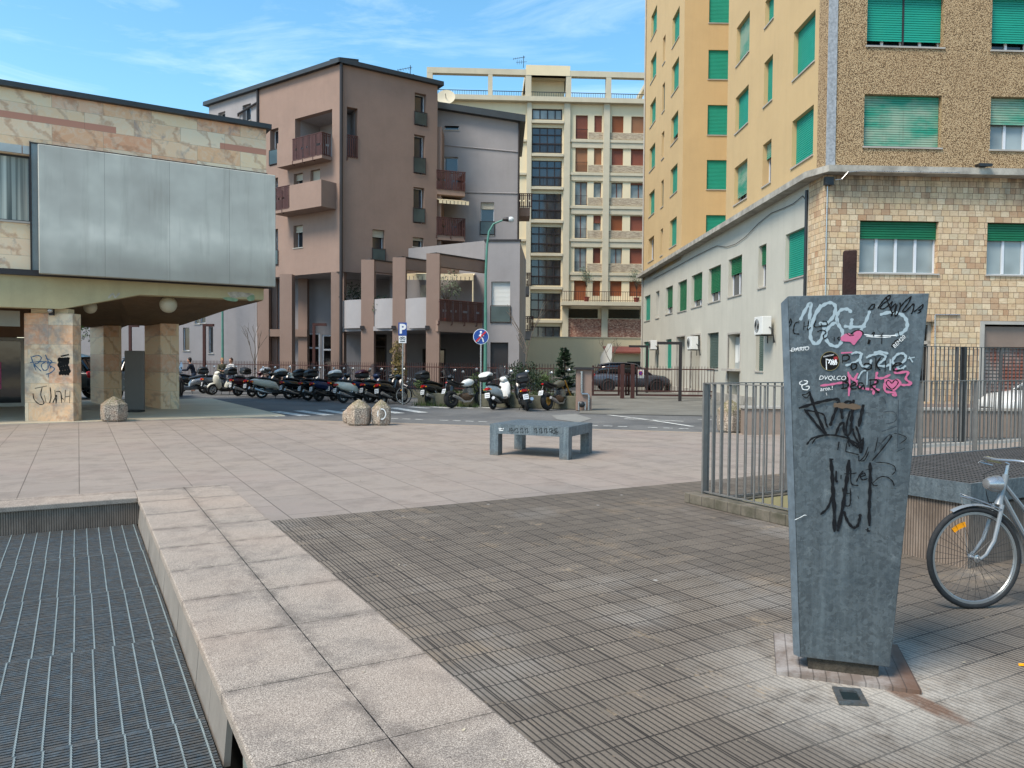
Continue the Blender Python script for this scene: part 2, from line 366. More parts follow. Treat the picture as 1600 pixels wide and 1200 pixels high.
def m_granite():
    t = NT('granite_terrazzo'); v = t.noise(34, 5, .85); c = t.ramp(v, [(.40, S(84,74,66,.65)), (.5, S(158,142,126,.74)), (.60, S(220,204,184,.85))])
    b = t.noise(3, 5, .6); c = t.mix(t.fr(b, .45, .7, 0, .4), c, S(196,150,120,.75)); x, y, z = t.xyz()
    m = t.math('MULTIPLY', t.fr(z, .38, .58, 0, 1), t.fr(t.noise(14, 5, .7), .38, .55)); c = t.mix(t.math('MULTIPLY', m, .8), c, S(112,108,62,.7))
    t.bump(v, .6, .012); return t.done(c, .85)
def m_galv(name='galvanised_steel', k=1.0):
    t = NT(name); v = t.n('ShaderNodeTexVoronoi'); v.inputs['Scale'].default_value = 55; n0 = t.noise(9, 4, .7)
    q = t.n('ShaderNodeVectorMath', operation='ADD'); t.l(t.tc, q.inputs[0]); cc = t.n('ShaderNodeVectorMath', operation='SCALE'); cc.inputs['Scale'].default_value = .12; t.l(t.comb(n0, n0, n0), cc.inputs[0]); t.l(cc.outputs[0], q.inputs[1]); t.l(q.outputs[0], v.inputs[0])
    g = t.n('ShaderNodeSeparateColor'); t.l(v.outputs['Color'], g.inputs[0])
    c = t.mix(t.fr(g.outputs[0], 0, 1), S(86,95,100,.76*k), S(110,120,125,.80*k)); b = t.noise(2.2, 7, .7); c = t.mix(t.fr(b, .45, .7, 0, .6), c, S(74,88,96,.72*k))
    f = t.noise(13, 6, .75); c = t.mix(t.fr(f, .58, .7, 0, .45), c, S(160,170,172,.85*k)); vs_ = t.noise(1, 6, .7, sc3=(16, 16, .9)); c = t.mix(t.fr(vs_, .45, .7, 0, .4), c, S(134,148,154,.85*k)); v3 = t.noise(5, 7, .8); c = t.mix(t.fr(v3, .52, .62, 0, .35), c, S(70,84,94,.7*k))
    x, y, z = t.xyz(); c = t.mix(t.math('MULTIPLY', t.fr(z, 0, .12, .6, 0), t.fr(f, .35, .6)), c, S(120,104,86,.7))
    return t.done(c, t.fr(g.outputs[1], 0, 1, .42, .62), .55, .5)
def m_brickpanel():
    t = NT('mottled_brick'); v = t.n('ShaderNodeTexVoronoi'); v.inputs['Scale'].default_value = 7; t.l(t.comb(t.xyz()[0], t.math('MULTIPLY', t.xyz()[2], 2.0)), v.inputs[0])
    g = t.n('ShaderNodeSeparateColor'); t.l(v.outputs['Color'], g.inputs[0])
    c = t.ramp(g.outputs[0], [(0, S(120,74,60,.6)), (.35, S(190,140,116,.8)), (.7, S(160,104,84,.7)), (1, S(214,176,150,.85))]); return t.done(c, .85)
def m_strata():
    t = NT('split_stone_panel'); n = t.noise(2.2, 7, .75, sc3=(1, 1, 7)); c = t.ramp(n, [(.35, S(126,108,92,.6)), (.5, S(186,166,140,.75)), (.65, S(208,196,170,.85))]); return t.done(c, .85)
def m_sign():
    t = NT('blank_sign_face'); x, y, z = t.xyz(); P = .02
    qx = t.math('MULTIPLY', t.math('FLOOR', t.math('DIVIDE', x, P)), P); qz = t.math('MULTIPLY', t.math('FLOOR', t.math('DIVIDE', z, P)), P)
    n = t.noise(.55, 3, .5, vec=t.comb(qx, 0., qz)); n2 = t.noise(1.7, 2, .5, vec=t.comb(qx, 4., qz))
    f = t.math('ADD', t.math('MULTIPLY', n, .75), t.math('MULTIPLY', n2, .25))
    c = t.ramp(f, [(.34, S(176,172,160,.86)), (.46, S(186,183,171,.88)), (.56, S(196,194,181,.9)), (.68, S(218,214,200,.94))])
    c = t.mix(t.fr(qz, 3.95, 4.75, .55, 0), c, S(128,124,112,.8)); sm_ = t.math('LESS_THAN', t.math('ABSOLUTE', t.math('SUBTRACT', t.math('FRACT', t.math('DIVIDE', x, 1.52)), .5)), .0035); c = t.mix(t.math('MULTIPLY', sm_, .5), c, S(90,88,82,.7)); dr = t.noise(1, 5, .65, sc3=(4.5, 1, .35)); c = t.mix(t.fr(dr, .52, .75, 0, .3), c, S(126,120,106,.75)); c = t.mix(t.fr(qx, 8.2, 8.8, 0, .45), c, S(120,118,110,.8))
    return t.done(c, .55)
def m_glass(name, col, rough=.06, spec=.8):
    t = NT(name); n = t.noise(.7, 2); c = t.mix(t.fr(n, .4, .6), col, dk(col, 1.6)); t.bump(t.noise(1.3, 2), .12, .02); return t.done(c, rough, 0, spec)
def m_leaf(name, col):
    t = NT(name); n = t.noise(3, 4); g = t.noise(40, 2); c = t.mix(t.fr(n, .35, .65), dk(col, .6), dk(col, 1.5)); c = t.mix(t.fr(g, .4, .6, 0, .5), c, dk(col, .5)); return t.done(c, .6, 0, .3)
def m_clear():
    t = NT('clear_plastic'); t.t.nodes.remove(t.b); tr = t.n('ShaderNodeBsdfTransparent'); gl = t.n('ShaderNodeBsdfGlossy'); gl.inputs['Roughness'].default_value = .1; gl.inputs['Color'].default_value = (.8,.85,.9,1)
    tr.inputs[0].default_value = (.62,.68,.74,1); m = t.n('ShaderNodeMixShader'); m.inputs[0].default_value = .2; t.l(tr.outputs[0], m.inputs[1]); t.l(gl.outputs[0], m.inputs[2]); t.l(m.outputs[0], t.o.inputs[0]); return t.m

E2 = Vector((.8707, .4918, 0)); E1 = Vector((-.4918, .8707, 0))
GM = frame((0,0,0), (E2.x, E2.y))
def grid(p): return p.dot(E2), p.dot(E1)
TOTX, TOTY = grid(Vector((1.85, 3.9, 0)))
RUSTX, RUSTY = grid(G(1442, 1100)); _a, _b = grid(G(1385, 1072)), grid(G(1505, 1128)); _l = math.hypot(_b[0]-_a[0], _b[1]-_a[1]); RDIR = ((_b[0]-_a[0])/_l, (_b[1]-_a[1])/_l)
SLAB, COPE, RIBS, ASPH, PAINT = m_slabs(), m_coping(), m_ribs(), m_asphalt(), m_paint()
MARB, TILE, PEB, GRAN, GALV = m_marble(), m_tiles(), m_pebble(), m_granite(), m_galv()
MARB2 = m_marble('marble_pillar_cladding', .62, .60, 0, 0); MARB3 = m_marble('worn_marble_cladding', 1.4, .50, .85, 0)
BRK, STRA, SIGN = m_brickpanel(), m_strata(), m_sign()
GLS = m_glass('window_glass', S(40,48,56,.8)); GLD = m_glass('dark_glass', S(16,18,22,.7)); GLC = m_glass('glass_over_curtain', S(150,160,160,.6), .25, .6)
CLEAR = m_clear()
FRM = pm('white_frame', S(225,228,232,.8), .45, var=.05)
DRKF = pm('dark_frame', S(52,40,38,.7), .5)
SILL = pm('sill_stone', S(188,182,172,.75), .7)
TEAL = pm('green_shutter', S(26,152,128,.86), .5, var=.10, scale=.5)
def m_faded():
    t = NT('faded_green_shutter'); n = t.noise(1.1, 5, .65, sc3=(.6, 1, 1.6)); c = t.mix(t.fr(n, .38, .60), S(40,150,122,.8), S(150,176,152,.78)); n2 = t.noise(1, 5, .7, sc3=(9, 1, .6)); c = t.mix(t.fr(n2, .55, .7, 0, .4), c, S(110,116,100,.7)); return t.done(c, .6)
TEALB = m_faded()
GREEN = pm('dark_green_shutter', S(14,112,72,.8), .5, var=.12)
GREYSH = pm('grey_green_shutter', S(92,112,104,.7), .6, var=.2)
YEL = pm('yellow_plaster', S(220,188,138,.70), .9, var=.07, scale=.6, streak=.10, bump=.15)
GREYP = pm('grey_cream_plaster', S(206,202,188,.74), .9, var=.08, scale=.6, streak=.16, bump=.15)
BROWNP = pm('mauve_brown_plaster', S(162,136,122,.72), .92, var=.10, scale=.7, bump=.12, streak=.12)
LILP = pm('lilac_grey_plaster', S(168,163,163,.72), .92, var=.10, scale=.7, bump=.12, streak=.12)
CREAM = pm('cream_plaster', S(236,218,182,.82), .9, var=.06, scale=.4, streak=.1)
CONC = pm('pale_concrete', S(214,202,176,.76), .88, var=.1, scale=.8, streak=.15)
LEDGE = pm('weathered_concrete_ledge', S(186,180,168,.8), .9, var=.5, scale=2.5, streak=.35, bump=.3)
ROOFD = pm('dark_metal_roof', S(66,70,72,.7), .5, .3)
BRSL = pm('brown_timber_slats', S(88,50,44,.7), .6, var=.25, scale=4)
IRON = pm('brown_iron', S(84,48,42,.65), .55, .1, var=.2, scale=4)
RUSTB = pm('rusty_dark_steel', S(58,30,24,.7), .7, .2, var=.5, scale=9, bump=.3)
SHBR = [pm('brown_roller_blind_%s' % k, c, .6, var=.12) for k, c in (('red', S(150,84,62,.75)), ('tan', S(176,122,84,.75)), ('rust', S(158,88,48,.75)), ('dark', S(120,66,48,.7)))]
PIPE = pm('dark_pipe', S(52,46,46,.7), .5)
BLK = pm('black_plastic', S(30,31,33,.7), .45, var=.2, scale=8)
RUB = pm('rubber', S(30,30,31,.8), .8, var=.2, scale=10)
SILV = pm('silver_metal', S(190,192,194,.8), .3, .8, var=.1, scale=6)
DKMET = pm('dark_metal', S(70,72,74,.7), .4, .6, var=.2, scale=8)
WHT = pm('white_gloss_paint', S(228,228,224,.85), .22, var=.05, scale=3, spec=.6)
WHTM = pm('white_matt', S(225,225,220,.85), .7, var=.06)
def tl(name, col): return pm(name, col, .25, 0, .05)
TAIL = tl('red_lens', S(190,16,24,.8)); AMB = tl('amber_reflector', S(250,160,10,.95))
BARK = pm('bark', S(84,72,62,.7), .9, var=.3, scale=8, bump=.4)
LEAF, LEAFD, LEAFY = m_leaf('leaf_green', S(74,92,48,.8)), m_leaf('leaf_dark', S(44,62,40,.8)), m_leaf('leaf_yellow', S(128,112,62,.8))
OLIV = m_leaf('leaf_olive', S(104,116,92,.8))
SKIN = pm('skin', S(205,150,122,.8), .6, var=.06)
# ================================================================= SETTING: ground
def line_side(a, b):   # world half plane helper for bisect (keep the side the camera is on)
    d = (b - a).normalized(); n = Vector((-d.y, d.x, 0)); 
    return a, n
RA, RB = G(450, 657), G(1100, 677)
def hsheet(mb, x0, x1, y0, y1, holes, z):
    t = MB(); t.wall(x0, x1, y0, y1, holes, 0, 0)
    for f in t.f[:]:
        p = [t.v[i] for i in f]
        if len({q[0] for q in p}) > 1 and len({q[2] for q in p}) > 1: mb.add([(q[0], q[2], z) for q in p], [(0,1,2,3)])
    return mb
BAS = (-14, .63, -9, 10.05)           # basin in grid coordinates (e2, e1)
P0 = G(1100, 771, .12); sx, sy = grid(P0)   # railing corner post
WELL = (sx+.06, 15, 5.05, sy-.06)
HOL = [BAS, WELL]
g = hsheet(MB(), -320, 320, -320, 320, [(BAS[0]-.001, BAS[1], BAS[2], BAS[3]), WELL], -.012)
struct(g.build('ground', ASPH, M=GM))
# stone slabs, cut along the road edge
pl = hsheet(MB(), -60, 60, -30, 60, HOL, 0.0).build('plaza', SLAB, M=GM); struct(pl)
bm = bmesh.new(); bm.from_mesh(pl.data); inv = GM.inverted()
a = inv @ RA; b = inv @ RB; d = (b-a).normalized(); n = Vector((-d.y, d.x, 0))
bmesh.ops.bisect_plane(bm, geom=bm.verts[:]+bm.edges[:]+bm.faces[:], plane_co=a, plane_no=n, clear_outer=True, clear_inner=False)
bm.to_mesh(pl.data); bm.free()
kerb = MB(); dd = (RB-RA).normalized(); M_ = frame((RA.x, RA.y), (dd.x, dd.y))
kerb.box((-30, .0, -.1), (40, .16, .012)); struct(kerb.build('kerb_strip', pm('kerb_stone', S(176,160,144,.72), .85, var=.2, scale=3), M=M_))
# coping round the basin
cp = MB(); cp.box((.60, -9, -.055), (1.69, 10.6, .012)); cp.box((-14, 10.02, -.05), (.6, 10.6, .0115))
struct(cp.build('coping', COPE, M=GM, bevel=.01))
# ribbed paving
rb = hsheet(MB(), 1.69, 40, -9, 8.0, [WELL], .004); struct(rb.build('ribbed_paving', RIBS, M=GM))
# basin
bs = MB(); bs.quad((-14,-9,-.75),(.7,-9,-.75),(.7,10.1,-.75),(-14,10.1,-.75)); bs.quad((.72,-9,-.75),(.72,10.1,-.75),(.72,10.1,-.02),(.72,-9,-.02))
bs.quad((-14,10.12,-.75),(.7,10.12,-.75),(.7,10.12,-.02),(-14,10.12,-.02))
struct(bs.build('basin_floor', pm('damp_concrete', S(60,64,62,.6), .9, var=.4, scale=2), M=GM))
def m_rtile():
    t = NT('ribbed_wall_tiles'); x, y, z = t.xyz(); a = t.math('ABSOLUTE', t.math('SUBTRACT', t.math('FRACT', t.math('DIVIDE', t.math('ADD', x, y), .024)), .5)); g = t.fr(a, .25, .42)
    j = t.fr(t.math('ABSOLUTE', t.math('SUBTRACT', t.math('FRACT', t.math('DIVIDE', t.math('ADD', x, y), .24)), .5)), .475, .49)
    c = t.mix(t.fr(t.noise(2.2, 6, .7, sc3=(1,1,.4)), .35, .65), S(168,150,134,.70), S(122,106,92,.62)); c = t.mix(t.math('MULTIPLY', t.math('MAXIMUM', g, j), .75), c, S(56,44,38,.55)); 
    t.bump(g, -.0 if False else .4, .01); return t.done(c, .85)
RTILE = m_rtile()
bt = MB(); bt.box((-14, 10.045, -.31), (.63, 10.12, -.05)); struct(bt.build('basin_wall', RTILE, M=GM))
PANEL = pm('beige_facing', S(160,152,142,.62), .85, var=.2, scale=3, streak=.2)
pn = MB(); yy = 10.0; k = 0
y_end = grid(G(345, 1118, -.1))[1]
while yy - .5 > y_end - .45:
    tilt = random.uniform(0, .006)
    pn.add([(.632+.0, yy-.504, -.335), (.600-tilt, yy-.504, -.335), (.600-tilt, yy, -.335), (.632, yy, -.335), (.65, yy-.504, -.055), (.622, yy-.504, -.055), (.622, yy, -.055), (.65, yy, -.055)],
           [(0,3,2,1),(4,5,6,7),(0,1,5,4),(1,2,6,5),(2,3,7,6),(3,0,4,7)]); yy -= .51
PE = yy
struct(pn.build('basin_facing', PANEL, M=GM))
rr = MB(); random.seed(3)
for i in range(260):
    y = random.uniform(-4, PE-.02); z = random.uniform(-.33, -.06); s_ = random.uniform(.012, .035)
    rr.ball((.70+random.uniform(-.02,.02), y, z), s_, 6, (1, random.uniform(.8,2), .7))
rr.quad((.69, -9, -.4), (.69, PE, -.4), (.69, PE, -.05), (.69, -9, -.05))
struct(rr.build('exposed_mortar', pm('old_mortar', S(150,160,152,.7), .9, var=.5, scale=18, bump=.6), M=GM))
# steel grating: panels with bearing bars and cross bars
gt = MB(); z1 = -.30; GX0, GX1 = -7.5, .585
y = 10.0; rowi = 0
while y > -1.0:
    rowi += 1
    for k in range(47):
        yb = y - .012 - k*.030
        if yb < -1: break
        gt.box((GX0, yb-.0095, z1-.05), (GX1, yb+.0095, z1 + random.uniform(-.001,.001)))
    y -= 1.4
grat = gt.build('grating', m_galv('grating_steel', 1.05), M=GM); tag(grat, 'dark galvanised floor grating with pale rods in the sunken basin beside the coping', 'grating')
WM[grat.name] = GM
cr = MB(); y = 10.0; rowi = 0
while y > -1.0:
    off = (rowi % 3) * .006 - .006
    x = GX1 - .03 + off
    while x > GX0:
        cr.box((x-.0035, y-1.385, z1-.012), (x+.0035, y-.012, z1+.004))
        n_ = 47
        for k in range(n_):
            yb = y - .012 - k*.030; cr.box((x-.006, yb-.004, z1), (x+.006, yb+.004, z1+.005))
        x -= .12
    y -= 1.4; rowi += 1
cr.build('cross_rods', pm('bright_galvanised', S(156,168,168,.72), .5, .1, var=.25, scale=6), grat, GM)
sm = MB(); 
for i in range(0): sm.box((GX0, 10-i-.003, z1-.03), (GX1, 10-i+.003, z1-.004))
None and sm.build('panel_edge', DKMET, grat, GM)

# road, driveway and markings
def poly(name, pts, z, mat, kind=True):
    m = MB(); m.add([(p.x, p.y, z) for p in pts], [tuple(range(len(pts)))]); o = m.build(name, mat)
    if kind: struct(o)
    return o
DRV = pm('driveway_setts', S(132,130,122,.68), .85, var=.3, scale=.8, bump=.4, bscale=20)
poly('driveway', [G(905,646), G(1120,650), G(1175,640), G(1165,600), G(1050,596), G(920,600)], .004, DRV)
mk = MB()
def bar(p, q, wid, z=-.004):
    d = (q-p).normalized(); n = Vector((-d.y, d.x, 0))*wid/2
    mk.add([(*(p-n).xy, z), (*(q-n).xy, z), (*(q+n).xy, z), (*(p+n).xy, z)], [(0,1,2,3)])
for i in range(7):
    a = G(392+i*37, 643.5-i*1.1); b = G(392+i*37+48, 650.5-i*1.0); bar(a, b, .36)
for i in range(4):
    a = G(640+i*34, 635.5); bar(a, G(640+i*34+30, 637.5), .3)
a, b = G(610, 653.5), G(1085, 670)
n_ = 22
for i in range(n_):
    if i % 5 == 3: continue
    p = a.lerp(b, i/n_); q = a.lerp(b, (i+.62)/n_); bar(p, q, .12)
bar(G(950, 648), G(1010, 655), .14); bar(G(1010,655), G(1082, 666), .14); bar(G(975,654), G(1068,658), .12); bar(G(1090,655), G(1160,657), .12)
mk.build('road_marking', PAINT)['kind'] = 'structure'
pt = poly('asphalt_patch', [G(862,649), G(900,646.5), G(925,654), G(905,660), G(870,655)], -.002, pm('light_asphalt_patch', S(146,145,140,.72), .85, var=.15, scale=2))
# ================================================================= BUILDINGS
class Fac:
    def __init__(s, px, D, dir_, root=None):
        o = AT(px, 566, D); s.o = Vector((o.x, o.y, 0)); s.M = frame((o.x, o.y), dir_); s.u = s.M.col[0].xyz; s.n = s.M.col[1].xyz
        s.holes = []; s.root = root
    def uv(s, px, py, dy=0.0):
        r = ray(px, py); o = s.o + s.n*dy; t = (o.x*s.n.x+o.y*s.n.y)/(r.x*s.n.x+r.y*s.n.y); p = Vector((r.x*t, r.y*t, H+r.z*t))
        return (p-s.o).dot(s.u), p.z
    def rect(s, x0, x1, yt, yb, dy=0.0):
        xm, ym = (x0+x1)/2, (yt+yb)/2
        return s.uv(x0, ym, dy)[0], s.uv(x1, ym, dy)[0], s.uv(xm, yb, dy)[1], s.uv(xm, yt, dy)[1]
    def at(s, u, y, z=0): return s.M @ Vector((u, y, z))
    def wall(s, name, mat, u0, u1, z0, z1, dep=.22, holes=None, y=0.0, root=None):
        return MB().wall(u0, u1, z0, z1, s.holes if holes is None else holes, dep, y).build(name, mat, root or s.root, s.M)
    def win(s, r, sh=None, fr=1.0, panes=2, glass=None, frame_=None, dep=.22, sill=True, rail=None, yo=0.0, mull=None, hole=True, root=None):
        """r = (u0,u1,z0,z1). sh shutter material, fr = part of the opening the shutter covers"""
        root = root or s.root
        if hole: s.holes.append(r)
        u0, u1, z0, z1 = r; b = yo + dep; frame_ = frame_ or FRM; glass = glass or GLS; fw = .045
        w_ = MB()
        if sh is None or fr < .99:
            w_.box((u0, b-.05, z0), (u0+fw, b, z1)); w_.box((u1-fw, b-.05, z0), (u1, b, z1)); w_.box((u0+fw, b-.05, z0), (u1-fw, b, z0+fw)); w_.box((u0+fw, b-.05, z1-fw), (u1-fw, b, z1))
            pw = (u1-u0)/panes
            for k in range(1, panes): w_.box((u0+k*pw-fw*.9, b-.055, z0+fw), (u0+k*pw+fw*.9, b-.003, z1-fw))
            w = w_.build('window', frame_, root, s.M)
            MB().box((u0+.01, b-.02, z0+.01), (u1-.01, b-.012, z1-.01)).build('pane', glass, w, s.M)
        else:
            w_.box((u0, b-.03, z0), (u0+.035, b+.01, z1)); w_.box((u1-.035, b-.03, z0), (u1, b+.01, z1)); w_.box((u0+.035, b-.02, z1-.04), (u1-.035, b+.01, z1)); w_.box((u0+.035, b-.02, z0), (u1-.035, b+.01, z0+.03)); w = w_.build('window', SILL, root, s.M)
        if sh is not None:
            m = MB(); zb = z1 - (z1-z0)*fr; n = max(3, int((z1-zb)/.07)); h = (z1-zb)/n; y_ = yo + dep*.5
            spans = [(u0+.01, u1-.01)] if not mull else [(u0+.01, u0+(u1-u0)*mull-.03), (u0+(u1-u0)*mull+.03, u1-.01)]
            for a, c in spans:
                for i in range(n):
                    q = zb + i*h
                    m.quad((a, y_, q), (c, y_, q), (c, y_+.004, q+h*.78), (a, y_+.004, q+h*.78)); m.quad((a, y_+.004, q+h*.78), (c, y_+.004, q+h*.78), (c, y_+.036, q+h*.86), (a, y_+.036, q+h*.86))
                    m.quad((a, y_+.036, q+h*.86), (c, y_+.036, q+h*.86), (c, y_, q+h), (a, y_, q+h))
            m.build('shutter', sh, w, s.M)
            if mull: MB().box((u0+(u1-u0)*mull-.03, y_-.01, z0), (u0+(u1-u0)*mull+.03, y_+.03, z1)).build('mullion', DRKF, w, s.M)
        if sill: MB().box((u0-.04, yo-.04, z0-.045), (u1+.04, b, z0+.003)).build('sill', SILL, w, s.M)
        if rail == 'glass':
            m = MB(); hz = z0 + (z1-z0)*.42
            m.tube([(u0-.03, yo-.05, hz), (u1+.03, yo-.05, hz)], .022, 6); m.tube([(u0-.03, yo-.05, z0+.05), (u1+.03, yo-.05, z0+.05)], .022, 6)
            m.tube([(u0-.03, yo-.05, z0), (u0-.03, yo-.05, hz)], .022, 6); m.tube([(u1+.03, yo-.05, z0), (u1+.03, yo-.05, hz)], .022, 6)
            m.build('railing', DRKF, w, s.M); MB().box((u0, yo-.055, z0+.08), (u1, yo-.045, hz-.03)).build('rail_glass', RAILG, w, s.M)
        if rail == 'bars':
            m = MB(); hz = z0 + (z1-z0)*.4; m.box((u0, yo-.03, hz), (u1, yo, hz+.03)); m.box((u0, yo-.03, z0+.05), (u1, yo, z0+.08))
            k = u0
            while k < u1: m.box((k, yo-.02, z0+.08), (k+.015, yo-.01, hz)); k += .1
            m.build('railing', DRKF, w, s.M)
        return w
RAILG = m_glass('balcony_glass', S(74,88,88,.5), .2, .4)
def slat_rail(m, a, b, z0, z1, sp=.11, w_=.085, brackets=True, seed=1):
    """timber slat balustrade between 2-D points a, b"""
    a = Vector((*a, 0)); b = Vector((*b, 0)); d = b-a; n = max(1, int(d.length/sp)); u = d.normalized(); q = Vector((-u.y, u.x, 0)); rnd = random.Random(seed)
    for k in range(n):
        c = a + d*((k+.5)/n); hw = w_/2
        if k % 5 == 3: hw *= .55
        for (e, f) in (((z0, z1),) if rnd.random() > .35 else ((z0, z0+(z1-z0)*.45), (z0+(z1-z0)*.55, z1))):
            p = [c-u*hw-q*.012, c+u*hw-q*.012, c+u*hw+q*.012, c-u*hw+q*.012]
            m.add([(*x.xy, e) for x in p]+[(*x.xy, f) for x in p], [(0,3,2,1),(4,5,6,7),(0,1,5,4),(1,2,6,5),(2,3,7,6),(3,0,4,7)])
    for z in (z0+.08, z1-.1): m.tube([(*(a+q*.03).xy, z), (*(b+q*.03).xy, z)], .022, 5)
    m.tube([(*a.xy, z1+.02), (*b.xy, z1+.02)], .03, 5)
    if brackets:
        k = 0
        while k <= d.length:
            c = a+u*k; m.tube([(*c.xy, z0), (*c.xy, z0-.16), (*(c+q*.15).xy, z0-.2)], .03, 5); k += max(.9, d.length/4)

# ---------------------------------------------------------------- TOWER (right)
tower = empty('apartment_tower', at(AT(1270, 566, 24.2).xy.to_3d()), 'tall yellow tower block with green roller shutters, pebble-dash front and stone-tiled base', 'building')
TL = Fac(1270, 24.2, (.0208, -1), tower)
TF = Fac(1284, 23.6, (21, 1), tower)
ZL = 7.52; ZT = 27.0
def zfix(r, h=None): return r
u_end = TL.uv(1004, 500)[0]; u_n1 = TL.uv(1134.5, 300)[0]; u_n2 = TL.uv(1066, 300)[0]
# upper left face, front block
rects = {'C': [(1242,1275,31.5,108),(1235.5,1269,178.5,253)], 'A': [(1153,1173,28,89),(1149,1169.5,143,200),(1145.5,1165,257,316)], 'B': [(1196,1211,-7,34),(1194,1207,92,161),(1191,1203,223,289)]}
WC = {('C',0):(TEAL,1),('C',1):(TEAL,1),('A',0):(TEALB,1),('A',1):(TEAL,.88),('A',2):(TEALB,.82),('B',0):(TEAL,1),('B',1):(TEAL,.9),('B',2):(TEALB,.35)}
for key, L_ in rects.items():
    R_ = [TL.rect(*q) for q in L_]; ua = sum(q[0] for q in R_)/len(R_); ub = sum(q[1] for q in R_)/len(R_)
    for i, q in enumerate(R_):
        m_, f_ = WC[(key, i)]; TL.win((ua, ub, q[2], q[3]), m_, f_, dep=.3)
    top = R_[0]; pitch = 3.08
    for k in range(1, 5):
        if top[3]+pitch*k < ZT-1: TL.win((ua, ub, top[2]+pitch*k, top[3]+pitch*k), TEAL, 1, dep=.3)
hol_front = list(TL.holes); TL.holes = []
TL.wall('front_block_wall', YEL, u_n1, 0.0, ZL, ZT, .3, hol_front)
# rear block
RR = {'r1': [(1019.5,1029,12,49.5),(1018,1027,85,121),(1016,1025,157.5,193),(1014,1023,229,265),(1013,1021,301,337),(1011,1019,373,409)],
      'r2': [(1037.5,1041.5,54,95),(1036,1040,129,172),(1034.5,1038,206,247),(1032,1036,283,324),(1029,1033,360,401)],
      'r3': [(1054,1064.5,14,60),(1050.5,1061.5,95.6,140.6),(1048,1059,180,222),(1046,1057,262,304),(1044,1055,344,386)]}
for key, L_ in RR.items():
    R_ = [TL.rect(*q) for q in L_]; ua = sum(q[0] for q in R_)/len(R_); ub = sum(q[1] for q in R_)/len(R_)
    for i, q in enumerate(R_):
        if key == 'r2': TL.win((ua, ub, q[2], q[3]), GREYSH if i % 2 else None, 1, 1, dep=.2)
        else: TL.win((ua, ub, q[2], q[3]), TEAL if not (key == 'r1' and i == 5) else None, (1, .7, 1, 1, .7, 1)[(i+len(key)) % 6] if key == 'r3' else 1, 2, dep=.3)
hol_rear = list(TL.holes); TL.holes = []
TL.wall('rear_block_wall', YEL, u_end, u_n2, ZL-.3, ZT, .3, hol_rear)
# notch wall (faces the camera)
nD = TL.at(u_n2, 0).y
TN = Fac(1066, nD, (1, .0208), tower)
o_ = TL.at(u_n2, 0); TN.o = Vector((o_.x, o_.y, 0)); TN.M = frame((o_.x, o_.y), (1, .0208)); TN.u = TN.M.col[0].xyz; TN.n = TN.M.col[1].xyz
N_ = [(1110,1141,-10,36),(1109,1140,78,124),(1106,1138,164,211),(1103,1136,250,296),(1100,1133,336,372)]
NR = [TN.rect(*q) for q in N_]; ua = sum(q[0] for q in NR)/5; ub = sum(q[1] for q in NR)/5
for q in NR: TN.win((ua, ub, q[2], q[3]), TEAL, 1, dep=.16)
TN.wall('notch_wall', YEL, 0, 2.9, ZL-.3, ZT, .16)
m = MB(); m.quad((u_n2, 2.9, ZL), (u_n1, 2.9, ZL), (u_n1, 2.9, ZT), (u_n2, 2.9, ZT)); m.quad((u_n1, 0, ZL), (u_n1, 0, ZT), (u_n1, 2.9, ZT), (u_n1, 2.9, ZL))
m.build('notch_side_wall', YEL, tower, TL.M)
m = MB(); m.quad((u_n2-.1, -.0, ZL-.25), (u_n1+.1, -.0, ZL-.25), (u_n1+.1, 3, ZL-.25), (u_n2-.1, 3, ZL-.25)); m.build('terrace', LEDGE, tower, TL.M)
# lower left face
BAYS = [((1227,1260.6,360,433.5),TEAL,1,2),((1185,1197,383,449),GREEN,.45,1),((1138,1159,402,462),GREEN,.42,2),((1107,1126,417,471),GREEN,.72,2),((1080.5,1097,428,479),GREEN,.78,2),((1059,1073,439,486),GREEN,1,1),
        ((1040,1051,448,490),GREEN,.75,1),((1024.6,1030,455,497),None,1,1),((1007,1016,462,501),TEAL,1,1),
        ((1005.5,1014,534,574),TEAL,1,1),((1024,1029,541,575),GREYSH,1,1),((1040,1049,530,575.6),TEAL,1,1),((1181,1193,509.5,580),GREYSH,1,1),((1105,1122.5,520,576),GREYSH,1,1)]
for q, m_, f_, n_ in BAYS: TL.win(TL.rect(*q), m_, f_, n_, dep=.26)
DOORS = [((1057,1070,526,612), DKMET), ((1079,1093.5,524,612), pm('grey_door', S(86,88,96,.7), .5)), ((1137,1156,522,628), GREYSH)]
